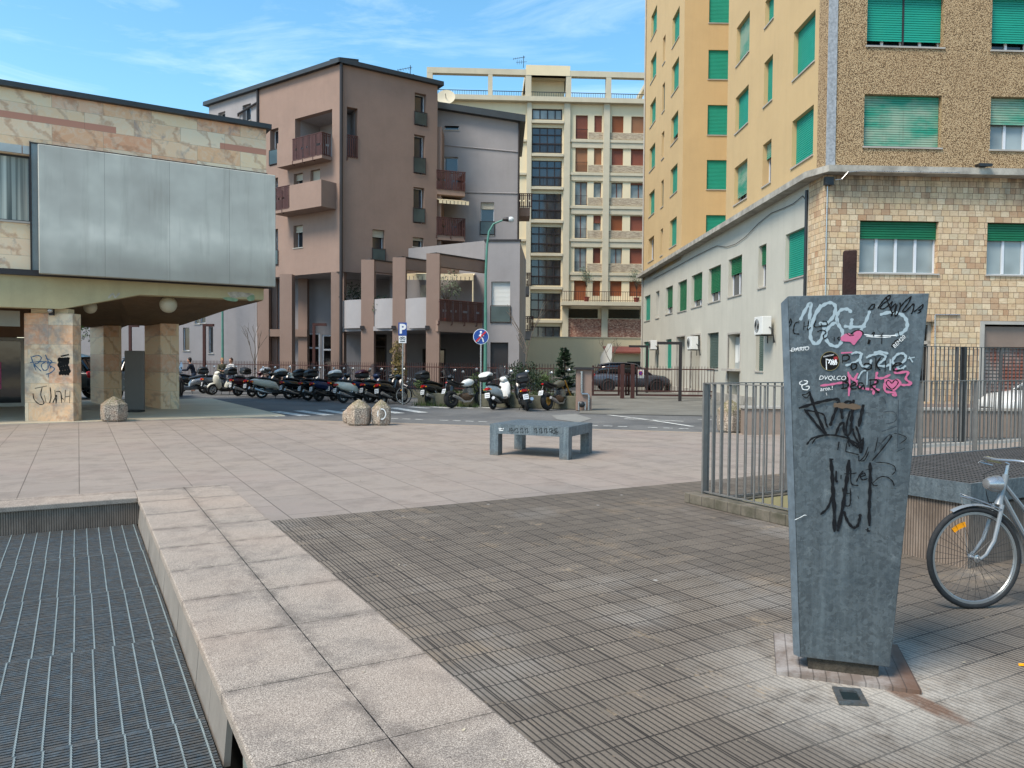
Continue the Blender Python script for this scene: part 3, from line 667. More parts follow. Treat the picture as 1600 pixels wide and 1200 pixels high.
for i, (q, m_) in enumerate(DOORS):
    r = TL.rect(*q); r = (r[0], r[1], .12, r[3]); TL.holes.append(r)
    d = MB().box((r[0]+.02, .5, r[2]), (r[1]-.02, .55, r[3])); 
    for k in range(14): d.box((r[0]+.05, .49, r[2]+.1+k*.14), (r[1]-.05, .502, r[2]+.2+k*.14)) if i == 2 else None
    dd_ = d.build('door', m_, tower, TL.M)
    fr_ = MB(); fr_.box((r[0]-.06, -.02, r[2]), (r[0], .05, r[3])); fr_.box((r[1], -.02, r[2]), (r[1]+.06, .05, r[3])); fr_.box((r[0]-.06, -.02, r[3]), (r[1]+.06, .05, r[3]+.08)); fr_.build('door_frame', SILL, dd_, TL.M)
    if i == 2:
        MB().box((r[0]+.04, .30, r[3]-1.5), (r[1]-.04, .34, r[3]-.1)).build('transom_panel', pm('pale_panel', S(176,182,180,.75), .5), dd_, TL.M)
        nn = MB(); nn.box((r[0]+.12, .285, r[3]-1.2), (r[0]+.5, .298, r[3]-.45)); nn.box((r[0]+.58, .285, r[3]-1.15), (r[0]+.85, .298, r[3]-.4)); nn.build('notice', WHTM, dd_, TL.M)
        MB().box((r[0]-.1, -.25, r[3]-1.55), (r[1]+.1, .3, r[3]-1.45)).build('door_hood', SILL, dd_, TL.M)
TL.wall('lower_wall', GREYP, u_end, -.55, 0, ZL-.02, .5, [h for h in TL.holes])
TL.holes = []
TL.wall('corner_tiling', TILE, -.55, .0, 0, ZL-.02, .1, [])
m = MB(); m.box((u_end-.1, -.12, 0), (-5.4, -.005, .35)); m.build('base_course', LEDGE, tower, TL.M)
# front face
FW = [((1355,1475,-8,73),TEAL,.865,4,.5),((1550,1672,-4,80),TEAL,.83,4,.5),((1350,1471,148,230),TEALB,1,2,None),((1547.5,1670,152,235),TEALB,.5,4,None)]
TFu = []
for q, m_, f_, n_, mu in FW: TF.win(TF.rect(*q), m_, f_, n_, dep=.3, mull=mu, glass=GLC if f_ < .6 else GLD)
for k in range(1, 5):
    for q in (FW[0], FW[1]):
        r = TF.rect(*q[0]); TF.win((r[0], r[1], r[2]+3.1*k, r[3]+3.1*k), TEAL, 1, 2, dep=.3)
for k in range(0, 5):
    r = TF.rect(*FW[0][0])
    for s_ in (7.9,): TF.win((r[0]+s_, r[1]+s_, r[2]-3.1+3.1*k, r[3]-3.1+3.1*k), TEAL, .9, 4, dep=.3)
UF0 = 0; UF1 = 13.0
TF.wall('pebble_wall', PEB, .28, UF1, ZL+.0, ZT, .3); TF.holes = []
MB().box((-.0, -.03, ZL), (.28, .3, ZT)).build('corner_strip', pm('pale_granite_strip', S(176,180,184,.78), .8, var=.4, scale=14, bump=.3), tower, TF.M)
ML = [((1343,1461,345.5,427),GREEN,.33,4),((1542,1662,349,430),GREEN,.33,4)]
for q, m_, f_, n_ in ML:
    r = TF.rect(*q); TF.win((r[0], r[1]+.1, r[2], r[3]), m_, f_, n_, dep=.24, glass=GLC)
r = TF.rect(*ML[0][0]); TF.win((r[0]+7.9, r[1]+8.0, r[2], r[3]), GREEN, .33, 4, dep=.24, glass=GLC)
# ground floor openings
gz = TF.uv(1440, 502)[1]
o1 = (TF.uv(1425, 560)[0], TF.uv(1459, 560)[0], .5, gz); o2 = (TF.uv(1534, 560)[0], TF.uv(1650, 560)[0], .3, TF.uv(1560, 506)[1])
TF.holes += [o1, o2]
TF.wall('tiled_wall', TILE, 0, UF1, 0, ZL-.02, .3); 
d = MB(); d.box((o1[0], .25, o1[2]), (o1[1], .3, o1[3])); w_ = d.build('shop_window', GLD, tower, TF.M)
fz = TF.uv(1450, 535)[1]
f_ = MB(); f_.box((o1[0], .18, fz-.05), (o1[1], .25, fz+.05)); f_.box((o1[1]-.1, .18, o1[2]), (o1[1], .249, o1[3])); f_.box((o1[0], .18, o1[3]-.1), (o1[1]-.1, .249, o1[3])); f_.box((o1[0], .18, o1[2]), (o1[0]+.1, .249, o1[3]-.1)); f_.build('frame', SILL, w_, TF.M)
def m_rollgrille():
    t = NT('rusty_roller_shutter'); n = t.noise(1.5, 6, .7, sc3=(2, 2, .8)); c = t.mix(t.fr(n, .42, .6), S(150,138,128,.75), S(136,76,54,.7)); return t.done(c, .6)
d = MB(); zt = TF.uv(1560, 542)[1]; k = o2[2]
while k < zt: d.quad((o2[0], .2, k), (o2[1], .2, k), (o2[1], .225, k+.085), (o2[0], .225, k+.085)); d.quad((o2[0], .225, k+.085), (o2[1], .225, k+.085), (o2[1], .2, k+.11), (o2[0], .2, k+.11)); k += .11
rsh = d.build('roller_shutter', m_rollgrille(), tower, TF.M)
MB().box((o2[0]+.06, .1, zt+.0), (o2[1]-.06, .18, o2[3]-.08)).build('sign_board', pm('plain_brown_sign', S(148,128,114,.75), .6, var=.12, scale=.9), rsh, TF.M)
f_ = MB(); f_.box((o2[0]-.09, -.03, o2[2]), (o2[0]+.05, .1, o2[3]+.08)); f_.box((o2[0]+.05, -.03, o2[3]-.02), (o2[1], .1, o2[3]+.08)); f_.build('frame', SILL, rsh, TF.M)
MB().box((0, -.1, 0), (UF1, -.004, .45)).build('plinth', pm('pink_plinth', S(186,158,140,.75), .85, var=.15, scale=1.5), tower, TF.M)
# chamfer faces join TL and TF
c0 = TL.at(0, 0); c1 = TF.at(0, 0)
for (za, zb, mt) in ((0, ZL, TILE), (ZL, ZT, PEB)):
    m = MB(); m.quad((c0.x, c0.y, za), (c1.x, c1.y, za), (c1.x, c1.y, zb), (c0.x, c0.y, zb)); m.build('corner_face', mt, tower, Matrix.Identity(4))
# ledge all round
le = MB(); pA = TL.at(u_end-.3, -.42); pB = TL.at(.15, -.42); pC = TF.at(-.1, -.42); pD = TF.at(UF1, -.42); qA = TL.at(u_end-.3, .3); qB = TL.at(0, .3); qC = TF.at(.2, .3); qD = TF.at(UF1, .3)
for (za, zb, k) in ((ZL-.10, ZL+.10, 1),):
    P_ = [pA, pB, pC, pD]; Q_ = [qA, qB, qC, qD]
    for i in range(3):
        a, b, c, d = P_[i], P_[i+1], Q_[i+1], Q_[i]
        le.add([(*v.xy, za) for v in (a,b,c,d)]+[(*v.xy, zb) for v in (a,b,c,d)], [(0,3,2,1),(4,5,6,7),(0,1,5,4),(2,3,7,6)])
le.build('ledge', LEDGE, tower, Matrix.Identity(4))
# body, roof, drain pipes, cable
b_ = MB(); b_.quad((u_end, 0, 0), (u_end, 9, 0), (u_end, 9, ZT), (u_end, 0, ZT)); b_.quad((u_end, 9, 0), (0, 9, 0), (0, 9, ZT), (u_end, 9, ZT)); b_.build('end_wall', YEL, tower, TL.M)
b_ = MB(); b_.quad((u_end, 0, ZT), (u_n2, 0, ZT), (u_n2, 9, ZT), (u_end, 9, ZT)); b_.quad((u_n2, 2.9, ZT), (u_n1, 2.9, ZT), (u_n1, 9, ZT), (u_n2, 9, ZT)); b_.quad((u_n1, 0, ZT), (0, 0, ZT), (0, 9, ZT), (u_n1, 9, ZT)); b_.build('roof', LEDGE, tower, TL.M)
b_ = MB(); b_.quad((0, 0, ZT), (UF1, 0, ZT), (UF1, 10, ZT), (-.5, 10, ZT)); b_.quad((UF1, 0, 0), (UF1, 10, 0), (UF1, 10, ZT), (UF1, 0, ZT)); b_.build('side_wall', YEL, tower, TF.M)
b_ = MB(); b_.tube([(-.62, -.05, .3), (-.62, -.05, ZL-.3)], .05, 8); b_.build('drain_pipe', DKMET, tower, TL.M)
b_ = MB(); ua = TL.uv(1003, 470)[0]; b_.tube([(u_end+.1, -.06, .3), (u_end+.1, -.06, ZT)], .06, 8); b_.build('drain_pipe', SILL, tower, TL.M)
def cablepts(fac, pts, dy): return [(*fac.uv(x, y, dy)[:1], dy, fac.uv(x, y, dy)[1]) for x, y in pts]
b_ = MB(); b_.tube(cablepts(TL, [(1020,436),(1058,416),(1085,401),(1105,391),(1120,384),(1135,386),(1150,381),(1165,370),(1185,349),(1205,333),(1225,325),(1240,318),(1254,306),(1261,315)], -.04), .012, 5); b_.build('cable', PIPE, tower, TL.M)
b_ = MB(); b_.tube(cablepts(TF, [(1293,290),(1291,370),(1290,440),(1288,520)], -.03), .018, 5); b_.tube(cablepts(TF, [(1305,281),(1315,280),(1325,269),(1345,267),(1400,268),(1500,270)], -.45), .012, 5)
b_.tube(cablepts(TF, [(1461,492),(1461,640)], -.03), .02, 5); b_.tube(cablepts(TF, [(1461,492),(1500,492)], -.03), .02, 5); b_.build('cable', SILV, tower, TF.M)
bx_ = TF.uv(1293, 284); b_ = MB(); b_.box((bx_[0]-.13, -.15, bx_[1]-.12), (bx_[0]+.13, -.003, bx_[1]+.12)); b_.build('junction_box', DKMET, tower, TF.M)
# air conditioners
def aircon(rt, lab):
    r = TL.rect(*rt); zc = r[2]; e = empty('air_conditioner', TL.M @ Matrix.Translation(((r[0]+r[1])/2, -.02, zc)), lab, 'air conditioner', 'air conditioners on the grey wall')
    h = r[3]-r[2]; w_ = .85; d_ = .34
    MB().box((-w_/2, -d_-.12, 0), (w_/2, -.12, h)).build('casing', WHTM, e, bevel=.015)
    f = MB(); 
    for k in range(5): f.torus((-.12, -d_-.128, h*.5), .05+.045*k, .007, 'y', 20, 4)
    f.build('fan_grille', DKMET, e); 
    f = MB(); f.torus((-w_/2-.006, -d_/2-.12, h*.5), .0, .12, 'x', 16, 8, .06); f.build('side_grille', BLK, e)
    b = MB(); 
    for sx in (-.3, .3): b.tube([(sx, -.0, -.3), (sx, 0, -.03), (sx, -d_-.1, -.03)], .02, 5)
    b.tube([(w_/2, -.2, h*.4), (w_/2+.12, -.15, h*.3), (w_/2+.1, -.03, -.3)], .02, 6); b.build('bracket', DKMET, e)
    return e
aircon((1193.5, 1217, 495, 523), 'white air conditioner nearest the graffiti panel on the grey wall'); aircon((1084,1100,526,546), 'white air conditioner over the dark door, middle of the three on the grey wall'); aircon((1023,1033,532,546), 'smallest and farthest white air conditioner on the grey wall')
# flood light on ledge
fl = empty('flood_light', TF.M @ Matrix.Translation((TF.uv(1522, 270)[0], -.36, ZL+.1)), 'black flood light sitting on the concrete ledge above the tiled wall', 'flood light')
MB().box((-.16,-.12,.04), (.16,.1,.13)).build('housing', BLK, fl, bevel=.02); MB().box((-.2,-.2,.02), (.2,-.12,.1)).build('visor', DKMET, fl); MB().box((-.05,-.05,0), (.05,.05,.045)).build('bracket', DKMET, fl)

# ---------------------------------------------------------------- CREAM BLOCK (far centre)
cream = empty('cream_apartment_block', at(AT(820, 566, 73).xy.to_3d()), 'cream apartment block with open concrete roof frame, glazed stair bay and brown roller blinds', 'building')
CF = Fac(820, 73, (21, 1), cream)
def cu(px): return CF.uv(px, 350)[0]
def cz(py, px=940): return CF.uv(px, py)[1]
zt = cz(163); cl = cu(640); crr = cu(1100)
# bays
FL = [(180,206,217),(231,257,268.5),(284,308,320.5),(336,359.5,372),(387,411,424.5),(438.5,462,469)]
colsW = [(898,917),(927,939),(954.5,972.5),(984.5,1011)]
colsE = [(1035,1053),(1064,1078)]
blinds = {0:[0,0,2,1],1:[1,1,0,0],2:[-1,-1,-2,-1],3:[-1,-3,2,0],4:[-1,3,-1,0],5:[2,2,2,2]}
up = None
for fi, (yt, yb, yd) in enumerate(FL):
    for ci, (xa, xb) in enumerate(colsW):
        k = blinds[fi][ci]; bot = yd if ci == 0 else yb
        r = (cu(xa), cu(xb), cz(bot, 905), cz(yt, 905)) 
        if ci == 0 and k >= 0 and fi < 2: CF.win(r, SHBR[k], 1, 1, dep=.3, rail='bars', sill=False)
        elif k >= 0: CF.win(r, SHBR[k], 1, 1, dep=.3, sill=False)
        elif k == -3: CF.win(r, SHBR[0], .5, 1, dep=.3, glass=GLC, frame_=SHBR[3], sill=False)
        else: CF.win(r, SHBR[0] if ci == 3 else None, .12, 2 if ci != 1 else 1, dep=.3, glass=GLC, frame_=SHBR[3], sill=False, rail='bars' if ci == 0 else None)
    for (xa, xb) in colsE: CF.win((cu(xa), cu(xb), cz(yb,905), cz(yt,905)), SHBR[fi % 3], 1, 1, dep=.3, sill=False)
stair = [(170,187),(199.5,239),(251,291),(302.5,342.5),(354.5,395),(406,446),(458,498),(510,533)]
sr = [(cu(830), cu(877), cz(b, 853), cz(a, 853)) for a, b in stair]
CF.holes += sr
gb = [(cu(889), cu(936), cz(497, 905), cz(482, 905)), (cu(952), cu(1002), cz(497,905), cz(482,905))]
CF.holes += gb
CF.wall('facade', CREAM, cl, crr, 0, zt, .3)
for i, r in enumerate(sr):
    w_ = MB(); u0, u1, z0, z1 = r
    for k in range(4): a_ = u0+(u1-u0)*k/4; w_.box((a_, .12, z0), (a_+.09, .2, z1))
    w_.box((u1-.09, .12, z0), (u1, .2, z1)); w_.box((u0, .11, z1-.7 if z1-z0 > 1.5 else z1-.1), (u1, .19, z1-.6 if z1-z0 > 1.5 else z1)); w_.box((u0, .11, z0), (u1, .19, z0+.1)); 
    if z1-z0 > 1.5: w_.box((u0, .11, z0+.8), (u1, .19, z0+.88))
    w = w_.build('stair_window', DRKF, cream, CF.M); MB().box((u0, .2, z0), (u1, .25, z1)).build('pane', GLC if i == 0 else GLS, w, CF.M)
    if z1-z0 > 1.5:
        w_ = MB(); 
        for k in range(20): a_ = u0+(u1-u0)*k/20; w_.box((a_, -.06, z0), (a_+.025, -.035, z0+.85))
        w_.box((u0, -.06, z0+.85), (u1, -.03, z0+.9)); w_.build('railing', DRKF, w, CF.M)
for r in gb: MB().box((r[0], .2, r[2]), (r[1], .28, r[3])).build('basement_window', GLD, cream, CF.M)
# pilasters, floor bands, stone panels
pl_ = MB()
for (a, b) in ((822,829),(879.5,889),(941,950.5),(1012,1021)): pl_.box((cu(a), -.28, 0), (cu(b), -.001, zt))
pl_.build('pilaster', CONC, cream, CF.M)
bn = MB()
for (yt, yb, yd) in FL: 
    z = cz(yd+1.5, 905); bn.box((cu(889), -.20, z-.24), (crr, -.002, z))
    bn.box((cu(892), -.12, z-.75), (crr, -.0025, z-.242))
bn.box((cl, -.6, zt-.02), (crr, .3, zt+.42))
for (a, b) in zip(stair[:-1], stair[1:]): z0, z1 = cz(b[0]-1, 853), cz(a[1]+1, 853); bn.box((cu(829.5), -.34, z0+.28), (cu(879), -.001, z0+.52)); 
for yy_ in (218.5,270.5,322,374,426,478): z = cz(yy_, 815); bn.box((cu(640), -.2, z-.2), (cu(821.5), -.002, z))
bn.build('floor_band', CONC, cream, CF.M)
sp_ = MB(); 
for fi, (yt, yb, yd) in enumerate(FL[:5]):
    sp_.box((cu(918), -.03, cz(yd-.3, 905)), (cu(941), -.003, cz(yb+.6, 905))); sp_.box((cu(951), -.03, cz(yd-.3, 905)), (crr, -.003, cz(yb+.6, 905)))
sp_.build('spandrel_panel', STRA, cream, CF.M)
bp = MB(); bp.box((cu(886), -.1, 0), (cu(941), -.0035, cz(498, 905))); bp.box((cu(950.6), -.1, 0), (crr, -.0035, cz(498, 905))); bp.build('brick_panel', BRK, cream, CF.M)
# balcony terrace
z = cz(473, 905); bl = MB(); bl.box((cu(876), -1.6, z-.35), (crr, -.28, z)); bal = bl.build('balcony', CONC, cream, CF.M)
rl = MB(); z2 = cz(458, 905)
k = cu(876)
while k < crr: rl.box((k, -1.55, z), (k+.03, -1.52, z2)); k += .22
rl.box((cu(876), -1.56, z2), (crr, -1.5, z2+.05)); rl.box((cu(876), -1.56, z+.1), (crr, -1.5, z+.14)); rl.build('railing', IRON, bal, CF.M)
# roof frame
rf = MB(); zb0, zb1 = cz(119, 820), cz(112, 820)
rf.box((cu(666), -.3, zb0), (crr, .3, zb1+.1))
for (a, b) in ((666,675),(761,768),(819,828),(882,890),(944,952),(1012,1020)): rf.box((cu(a), -.29, zt+.42), (cu(b), .29, zb0))
for (a,) in ((666,),(819,),(882,),(1012,)): rf.box((cu(a), .3, zb0), (cu(a)+.4, 6, zb1)); rf.box((cu(a), 5.6, zt), (cu(a)+.4, 6, zb0))
rf.build('roof_frame', CONC, cream, CF.M)
tw = MB(); tw.box((cu(820), -.32, zb0+.0), (cu(888), 5, cz(104, 853))); tw.box((cu(828), 1.2, zt+.42), (cu(882), 5, zb0)); tw.box((cu(828), -.2, zt+.42), (cu(882), .2, cz(156, 853))); tw.build('lift_tower', CREAM, cream, CF.M)
rl = MB(); 
z0, z1 = zt+.42, cz(147, 900)
k = cu(640)
while k < crr:
    rl.box((k, -.25, z0), (k+.03, -.22, z1)); k += .22
rl.box((cu(640), -.27, z1), (crr, -.2, z1+.05)); rl.build('roof_railing', DKMET, cream, CF.M)
pa = MB(); pa.box((cl, 3.0, zt), (crr, 3.3, cz(146, 900))); pa.box((cl, 3.3, zt+.2), (crr, 13, zt+.5)); pa.build('penthouse_wall', CREAM, cream, CF.M)
b_ = MB(); b_.quad((cl,0,0),(cl,0,zt),(cl,12,zt),(cl,12,0)); b_.quad((crr,0,0),(crr,12,0),(crr,12,zt),(crr,0,zt)); b_.quad((cl,12,0),(cl,12,zt),(crr,12,zt),(crr,12,0)); b_.build('side_wall', CREAM, cream, CF.M)
def antenna(px, pyb, pyt, D, lab):
    p = AT(px, pyb, D); q = AT(px, pyt, D); m = MB(); h = q.z-p.z; m.tube([(0,0,0),(0,0,h)], .03, 5)
    m.tube([(-1.0,0,h*.72),(.15,0,h*.9)], .02, 4)
    for k in range(6): m.tube([(-.95+k*.2,-.25,h*.72+k*.03),(-.95+k*.2,.25,h*.72+k*.03)], .014, 4)
    m.tube([(-.7,0,h*.45),(.3,0,h*.5)], .02, 4)
    for k in range(4): m.tube([(-.6+k*.2,0,h*.45+k*.01-.2),(-.6+k*.2,0,h*.45+k*.01+.2)], .014, 4)
    o = m.build('roof_antenna', DKMET, None, Matrix.Translation(p)); tag(o, lab, 'antenna', 'roof antennas'); return o
antenna(818, 106, 87, 73, 'grid antenna on the roof box of the cream block'); antenna(641, 130, 102, 60, 'spiky antenna just above the brown roof edge')
# satellite dish
p = AT(697, 154, 70.5); m = MB(); m.lathe([(0,0),(.4,.05),(.8,.18),(.84,.2),(.8,.19),(.4,.07),(0,.03)], 20, (0,0,0), Matrix.Rotation(R(65), 4, 'X')); dish = empty('satellite_dish', Matrix.Translation(p), 'round white satellite dish on the cream roof edge', 'satellite dish')
m.build('dish', CONC, dish, smooth=True); m = MB(); m.tube([(0,.1,-1.2),(0,.1,0)], .05, 6); m.tube([(0,0,0),(0,-.7,.2)], .03, 5); m.build('mast', DKMET, dish)
def potted(p, h, lab, mat=OLIV, seed=1, cr=.6, pot=True, name='potted_tree'):
    e = empty(name, Matrix.Translation(p), lab, 'tree' if h > 1.2 else 'plant')
    if pot: MB().lathe([(0,0),(.2,0),(.27,.4),(.29,.4),(.29,.46),(.24,.46),(.2,.38),(0,.38)], 14).build('pot', pm('terracotta', S(172,84,66,.75), .8), e, smooth=True)
    rnd = random.Random(seed); m = MB(); z0 = .35 if pot else 0
    m.tube([(0,0,z0), (.03,.02,h*.35), (-.02,0,h*.6)], [.04,.03,.02], 6); tips = []
    for k in range(7):
        a = rnd.uniform(0, 6.28); q = Vector((math.cos(a)*cr*rnd.uniform(.3,.8), math.sin(a)*cr*rnd.uniform(.3,.8), h*rnd.uniform(.6,.95))); m.tube([(0,0,h*.42), (q.x*.5,q.y*.5,h*.5+.3*(q.z-h*.5)), q], [.02,.014,.007], 4); tips.append(q)
    m.build('trunk', BARK, e); crown(tips, cr*.55, 60, .07, seed).build('crown', mat, e); return e
def crown(centres, rad, n, leaf, seed=1, flat=1.0):
    rnd = random.Random(seed); m = MB()
    for c in centres:
        for k in range(n):
            while True:
                d = Vector((rnd.uniform(-1,1), rnd.uniform(-1,1), rnd.uniform(-1,1)))
                if d.length <= 1: break
            p = Vector(c) + Vector((d.x*rad, d.y*rad, d.z*rad*flat)); a = Vector((rnd.uniform(-1,1), rnd.uniform(-1,1), rnd.uniform(-1,1))).normalized(); b = a.orthogonal().normalized()
            s_ = leaf*rnd.uniform(.6,1.3); m.add([p-a*s_, p+b*s_*.45, p+a*s_, p-b*s_*.45], [(0,1,2,3)])
    return m
potted(CF.at(cu(915), -1.1, z), 3.2, 'olive tree in a red pot on the far balcony', seed=3, cr=.9); potted(CF.at(cu(992), -1.1, z), 2.9, 'bushy tree in a red pot at the right end of the far balcony', OLIV, 5, .9)

# perimeter wall in front of cream block
PWf = Fac(810, 60, (21, 1)); pw = empty('perimeter_wall', at(PWf.o), 'high cream boundary wall at the foot of the cream block', 'wall')
zz = PWf.uv(900, 528)[1]
MB().box((PWf.uv(700,566)[0], 0, 0), (PWf.uv(1015,566)[0], .3, zz)).build('wall', CREAM, pw, PWf.M)
MB().box((PWf.uv(700,566)[0], -.05, zz), (PWf.uv(1015,566)[0], .35, zz+.08)).build('coping', CONC, pw, PWf.M)
# small garage shed with tiled lean-to
GF = Fac(938, 55, (21, 1)); gs = empty('garage_shed', at(GF.o), 'low cream shed with a red tiled edge and grey garage door', 'shed')
r = GF.rect(948, 1003, 549, 590); MB().box((r[0], .05, 0), (r[1], 3, r[3])).build('wall', CREAM, gs, GF.M)
MB().add([(r[0]-.1,-.4,r[3]-.15),(r[1],-.4,r[3]-.15),(r[1],1.2,r[3]+.25),(r[0]-.1,1.2,r[3]+.25),(r[0]-.1,-.4,r[3]-.02),(r[1],-.4,r[3]-.02),(r[1],1.2,r[3]+.38),(r[0]-.1,1.2,r[3]+.38)], [(0,3,2,1),(4,5,6,7),(0,1,5,4),(1,2,6,5),(2,3,7,6),(3,0,4,7)]).build('roof', pm('red_tiles', S(150,84,70,.7), .8), gs, GF.M)
r2 = GF.rect(980, 1001, 565, 590); d = MB(); d.box((r2[0], 0, 0), (r2[1], .049, r2[3])); d.build('garage_door', DKMET, gs, GF.M)
m = MB(); a_ = GF.uv(939, 545)[1]; m.prism([(0,0),(0,a_-.6),(-3,a_+.3),(-3,0)][::-1], 'x', GF.uv(938,566)[0], GF.uv(938,566)[0]+.3); m.build('party_wall', WHTM, gs, GF.M)
# ---------------------------------------------------------------- BROWN BLOCK (middle)
brown = empty('brown_apartment_block', at(AT(531, 566, 44).xy.to_3d()), 'mauve brown apartment block with dark roof edge, timber slat balconies and glass-railed windows', 'building')
BL = Fac(531, 44, (1.4, -1), brown); BR = Fac(531, 44, (1.546, 1), brown)
ZR = 18.42; ZU = 6.72
ubl = BL.uv(405, 300)[0]; ugl = BL.uv(327, 300)[0]; ubr = BR.uv(683, 300)[0]
def BW(fac, x0,x1,yt,yb, **k): return fac.win(fac.rect(x0,x1,yt,yb), k.pop('sh', None), k.pop('fr', 1), k.pop('panes', 1), **k)
BEIGE = pm('beige_roller_blind', S(204,196,178,.8), .6)
# left face
log = BL.rect(461, 519, 178, 258); log = (log[0], log[1], log[2]+.25, log[3]); 
BW(BL, 422,435,201,258, dep=.4, rail='glass', sill=False); BW(BL, 459,473,271,296, sh=BEIGE, fr=.4, dep=.4); BW(BL, 485,500,265,290, sh=BEIGE, fr=1, dep=.4)
BW(BL, 458.6,473,352,387, sh=BEIGE, fr=.3, dep=.4); BW(BL, 425,434.5,278,333, dep=.4, rail='glass', sill=False); BW(BL, 425,434.5,358,415, dep=.4, rail='glass', sill=False)
hl = list(BL.holes); BL.wall('left_wall', BROWNP, ubl, 0, ZU, ZR, .4, hl + [log])
# loggia box
def loggia(fac, r, dp, mat, root, name='loggia'):
    u0, u1, z0, z1 = r; m = MB(); a, b = .4, dp
    m.quad((u0,a,z0),(u0,a,z1),(u0,b,z1),(u0,b,z0)); m.quad((u1,a,z0),(u1,b,z0),(u1,b,z1),(u1,a,z1)); m.quad((u0,a,z1),(u1,a,z1),(u1,b,z1),(u0,b,z1)); m.quad((u0,a,z0),(u0,b,z0),(u1,b,z0),(u1,a,z0)); m.quad((u0,b,z0),(u0,b,z1),(u1,b,z1),(u1,b,z0))
    return m.build(name, mat, root, fac.M)
loggia(BL, log, 1.9, LILP, brown)
# balconies on the left face
a0 = BL.uv(466, 240, 0)[0]; a1 = BL.uv(519, 240)[0]; zs = log[2]; 
def bal(fac, ua, ub, z0, z1, out, mat, solid, seed=1, name='balcony', root=None):
    """balcony: slab with solid parapet over solid=(u0,u1), slat rail elsewhere"""
    m = MB(); m.box((ua, -out, z0-.22), (ub, -.001, z0)); 
    s0, s1 = solid; m.box((s0, -out, z0), (s1, -out+.14, z1)); 
    if abs(s0-ua) < .01: m.box((ua, -out+.14, z0), (ua+.14, -.001, z1))
    if abs(s1-ub) < .01: m.box((ub-.14, -out+.14, z0), (ub, -.001, z1))
    b = m.build(name, mat, root or fac.root, fac.M); r = MB()
    if s0 > ua+.1: slat_rail(r, (ua, -out), (s0, -out), z0-.05, z1, seed=seed); slat_rail(r, (ua, -.1), (ua, -out), z0-.05, z1, brackets=False, seed=seed)
    if s1 < ub-.1: slat_rail(r, (s1, -out), (ub, -out), z0-.05, z1, seed=seed); slat_rail(r, (ub, -out), (ub, -.1), z0-.05, z1, brackets=False, seed=seed)
    if r.v: r.build('slat_railing', BRSL, b, fac.M)
    return b
ztop = BL.uv(490, 212)[1]; 
bal(BL, BL.uv(449,240)[0], BL.uv(519,240)[0], log[2]+.0, BL.uv(490,219)[1], .75, BROWNP, (BL.uv(449,240)[0], BL.uv(473,240)[0]), 2)
zb_ = BL.uv(500, 325)[1]; bal(BL, BL.uv(449,300)[0], BL.uv(525.5,300)[0], zb_, BL.uv(500,291)[1], 1.1, BROWNP, (BL.uv(476,300)[0], BL.uv(525.5,300)[0]), 3)
# grey left wing
BL.holes = []
BW(BL, 341,352,175,192, dep=.3, sh=None); BW(BL, 379,392,163,189, dep=.3, sh=None)
BL.wall('grey_wing_wall', LILP, ugl, ubl-.001, 0, ZR, .3, y=.0); BL.holes = []
# right face
lg = BR.rect(542, 559, 168, 244); BR.holes = []
for q in ((648,666,146,197),(647,664,211,272),(646,663,293,349)): BW(BR, *q, dep=.4, rail='glass', sill=False)
BW(BR, 582,601,359,410, dep=.4, sh=BEIGE, fr=.22, rail='glass', sill=False); BW(BR, 645,662,371,386, dep=.4, sh=BEIGE, fr=.3)
BR.wall('right_wall', BROWNP, 0, ubr, ZU, ZR, .4, list(BR.holes)+[lg]); loggia(BR, lg, 1.9, LILP, brown); BR.holes = []
r = MB(); slat_rail(r, (lg[0], -.05), (lg[1], -.05), lg[2]-.1, BR.uv(550, 213)[1], seed=5); r.build('slat_railing', BRSL, brown, BR.M)
# underside of the overhang, rear walls, roof
def W2(fac, u, y): return fac.at(u, y)
lc = BL.at(ubl, 0); cc_ = BL.at(0, 0); rc = BR.at(ubr, 0); bk1 = BL.at(ubl, 9); bk2 = BR.at(ubr, 9); gl_ = BL.at(ugl, 0); gk = BL.at(ugl, 9)
m = MB(); m.add([(*v.xy, ZU) for v in (lc, cc_, rc, bk2, bk1)], [(0,1,2,3,4)]); m.build('soffit', LILP, brown, Matrix.Identity(4))
m = MB(); m.add([(*v.xy, ZR+.01) for v in (gl_, cc_, rc, bk2, gk)], [(0,1,2,3,4)]); 
for a, b in ((rc, bk2), (bk2, gk), (gk, gl_)): m.quad((*a.xy, 0 if a is not rc else 0), (*b.xy, 0), (*b.xy, ZR), (*a.xy, ZR))
m.build('rear_wall', BROWNP, brown, Matrix.Identity(4))
re_ = MB()
for fac, ua, ub in ((BL, ugl-.3, .22), (BR, -.2, ubr+.3)):
    re_.T = fac.M; re_.prism([(-.35, ZR+.05), (-.28, ZR+.42), (1.2, ZR+.62), (1.2, ZR+.05)], 'x', ua, ub) if False else re_.add([(ua,-.27,ZR),(ub,-.27,ZR),(ub,1.2,ZR),(ua,1.2,ZR),(ua,-.25,ZR+.26),(ub,-.25,ZR+.26),(ub,1.2,ZR+.6),(ua,1.2,ZR+.6)], [(0,3,2,1),(4,5,6,7),(0,1,5,4),(1,2,6,5),(2,3,7,6),(3,0,4,7)])
re_.T = None; re_.build('roof_edge', ROOFD, brown, Matrix.Identity(4))
m = MB(); m.tube([(.02, -.12, .3), (.02, -.12, ZR)], .10, 8); m.build('drain_pipe', PIPE, brown, BR.M); m = MB(); m.tube([(ubl-.05, -.08, ZU-3), (ubl-.05, -.08, ZR)], .07, 8); m.tube([(ubl-.05,-.1,ZR-.8),(ubl-2.0,-.1,ZR-1.15),(ubl-2.0,-.1,ZR-1.3)], .07, 8); m.build('drain_pipe', PIPE, brown, BL.M)
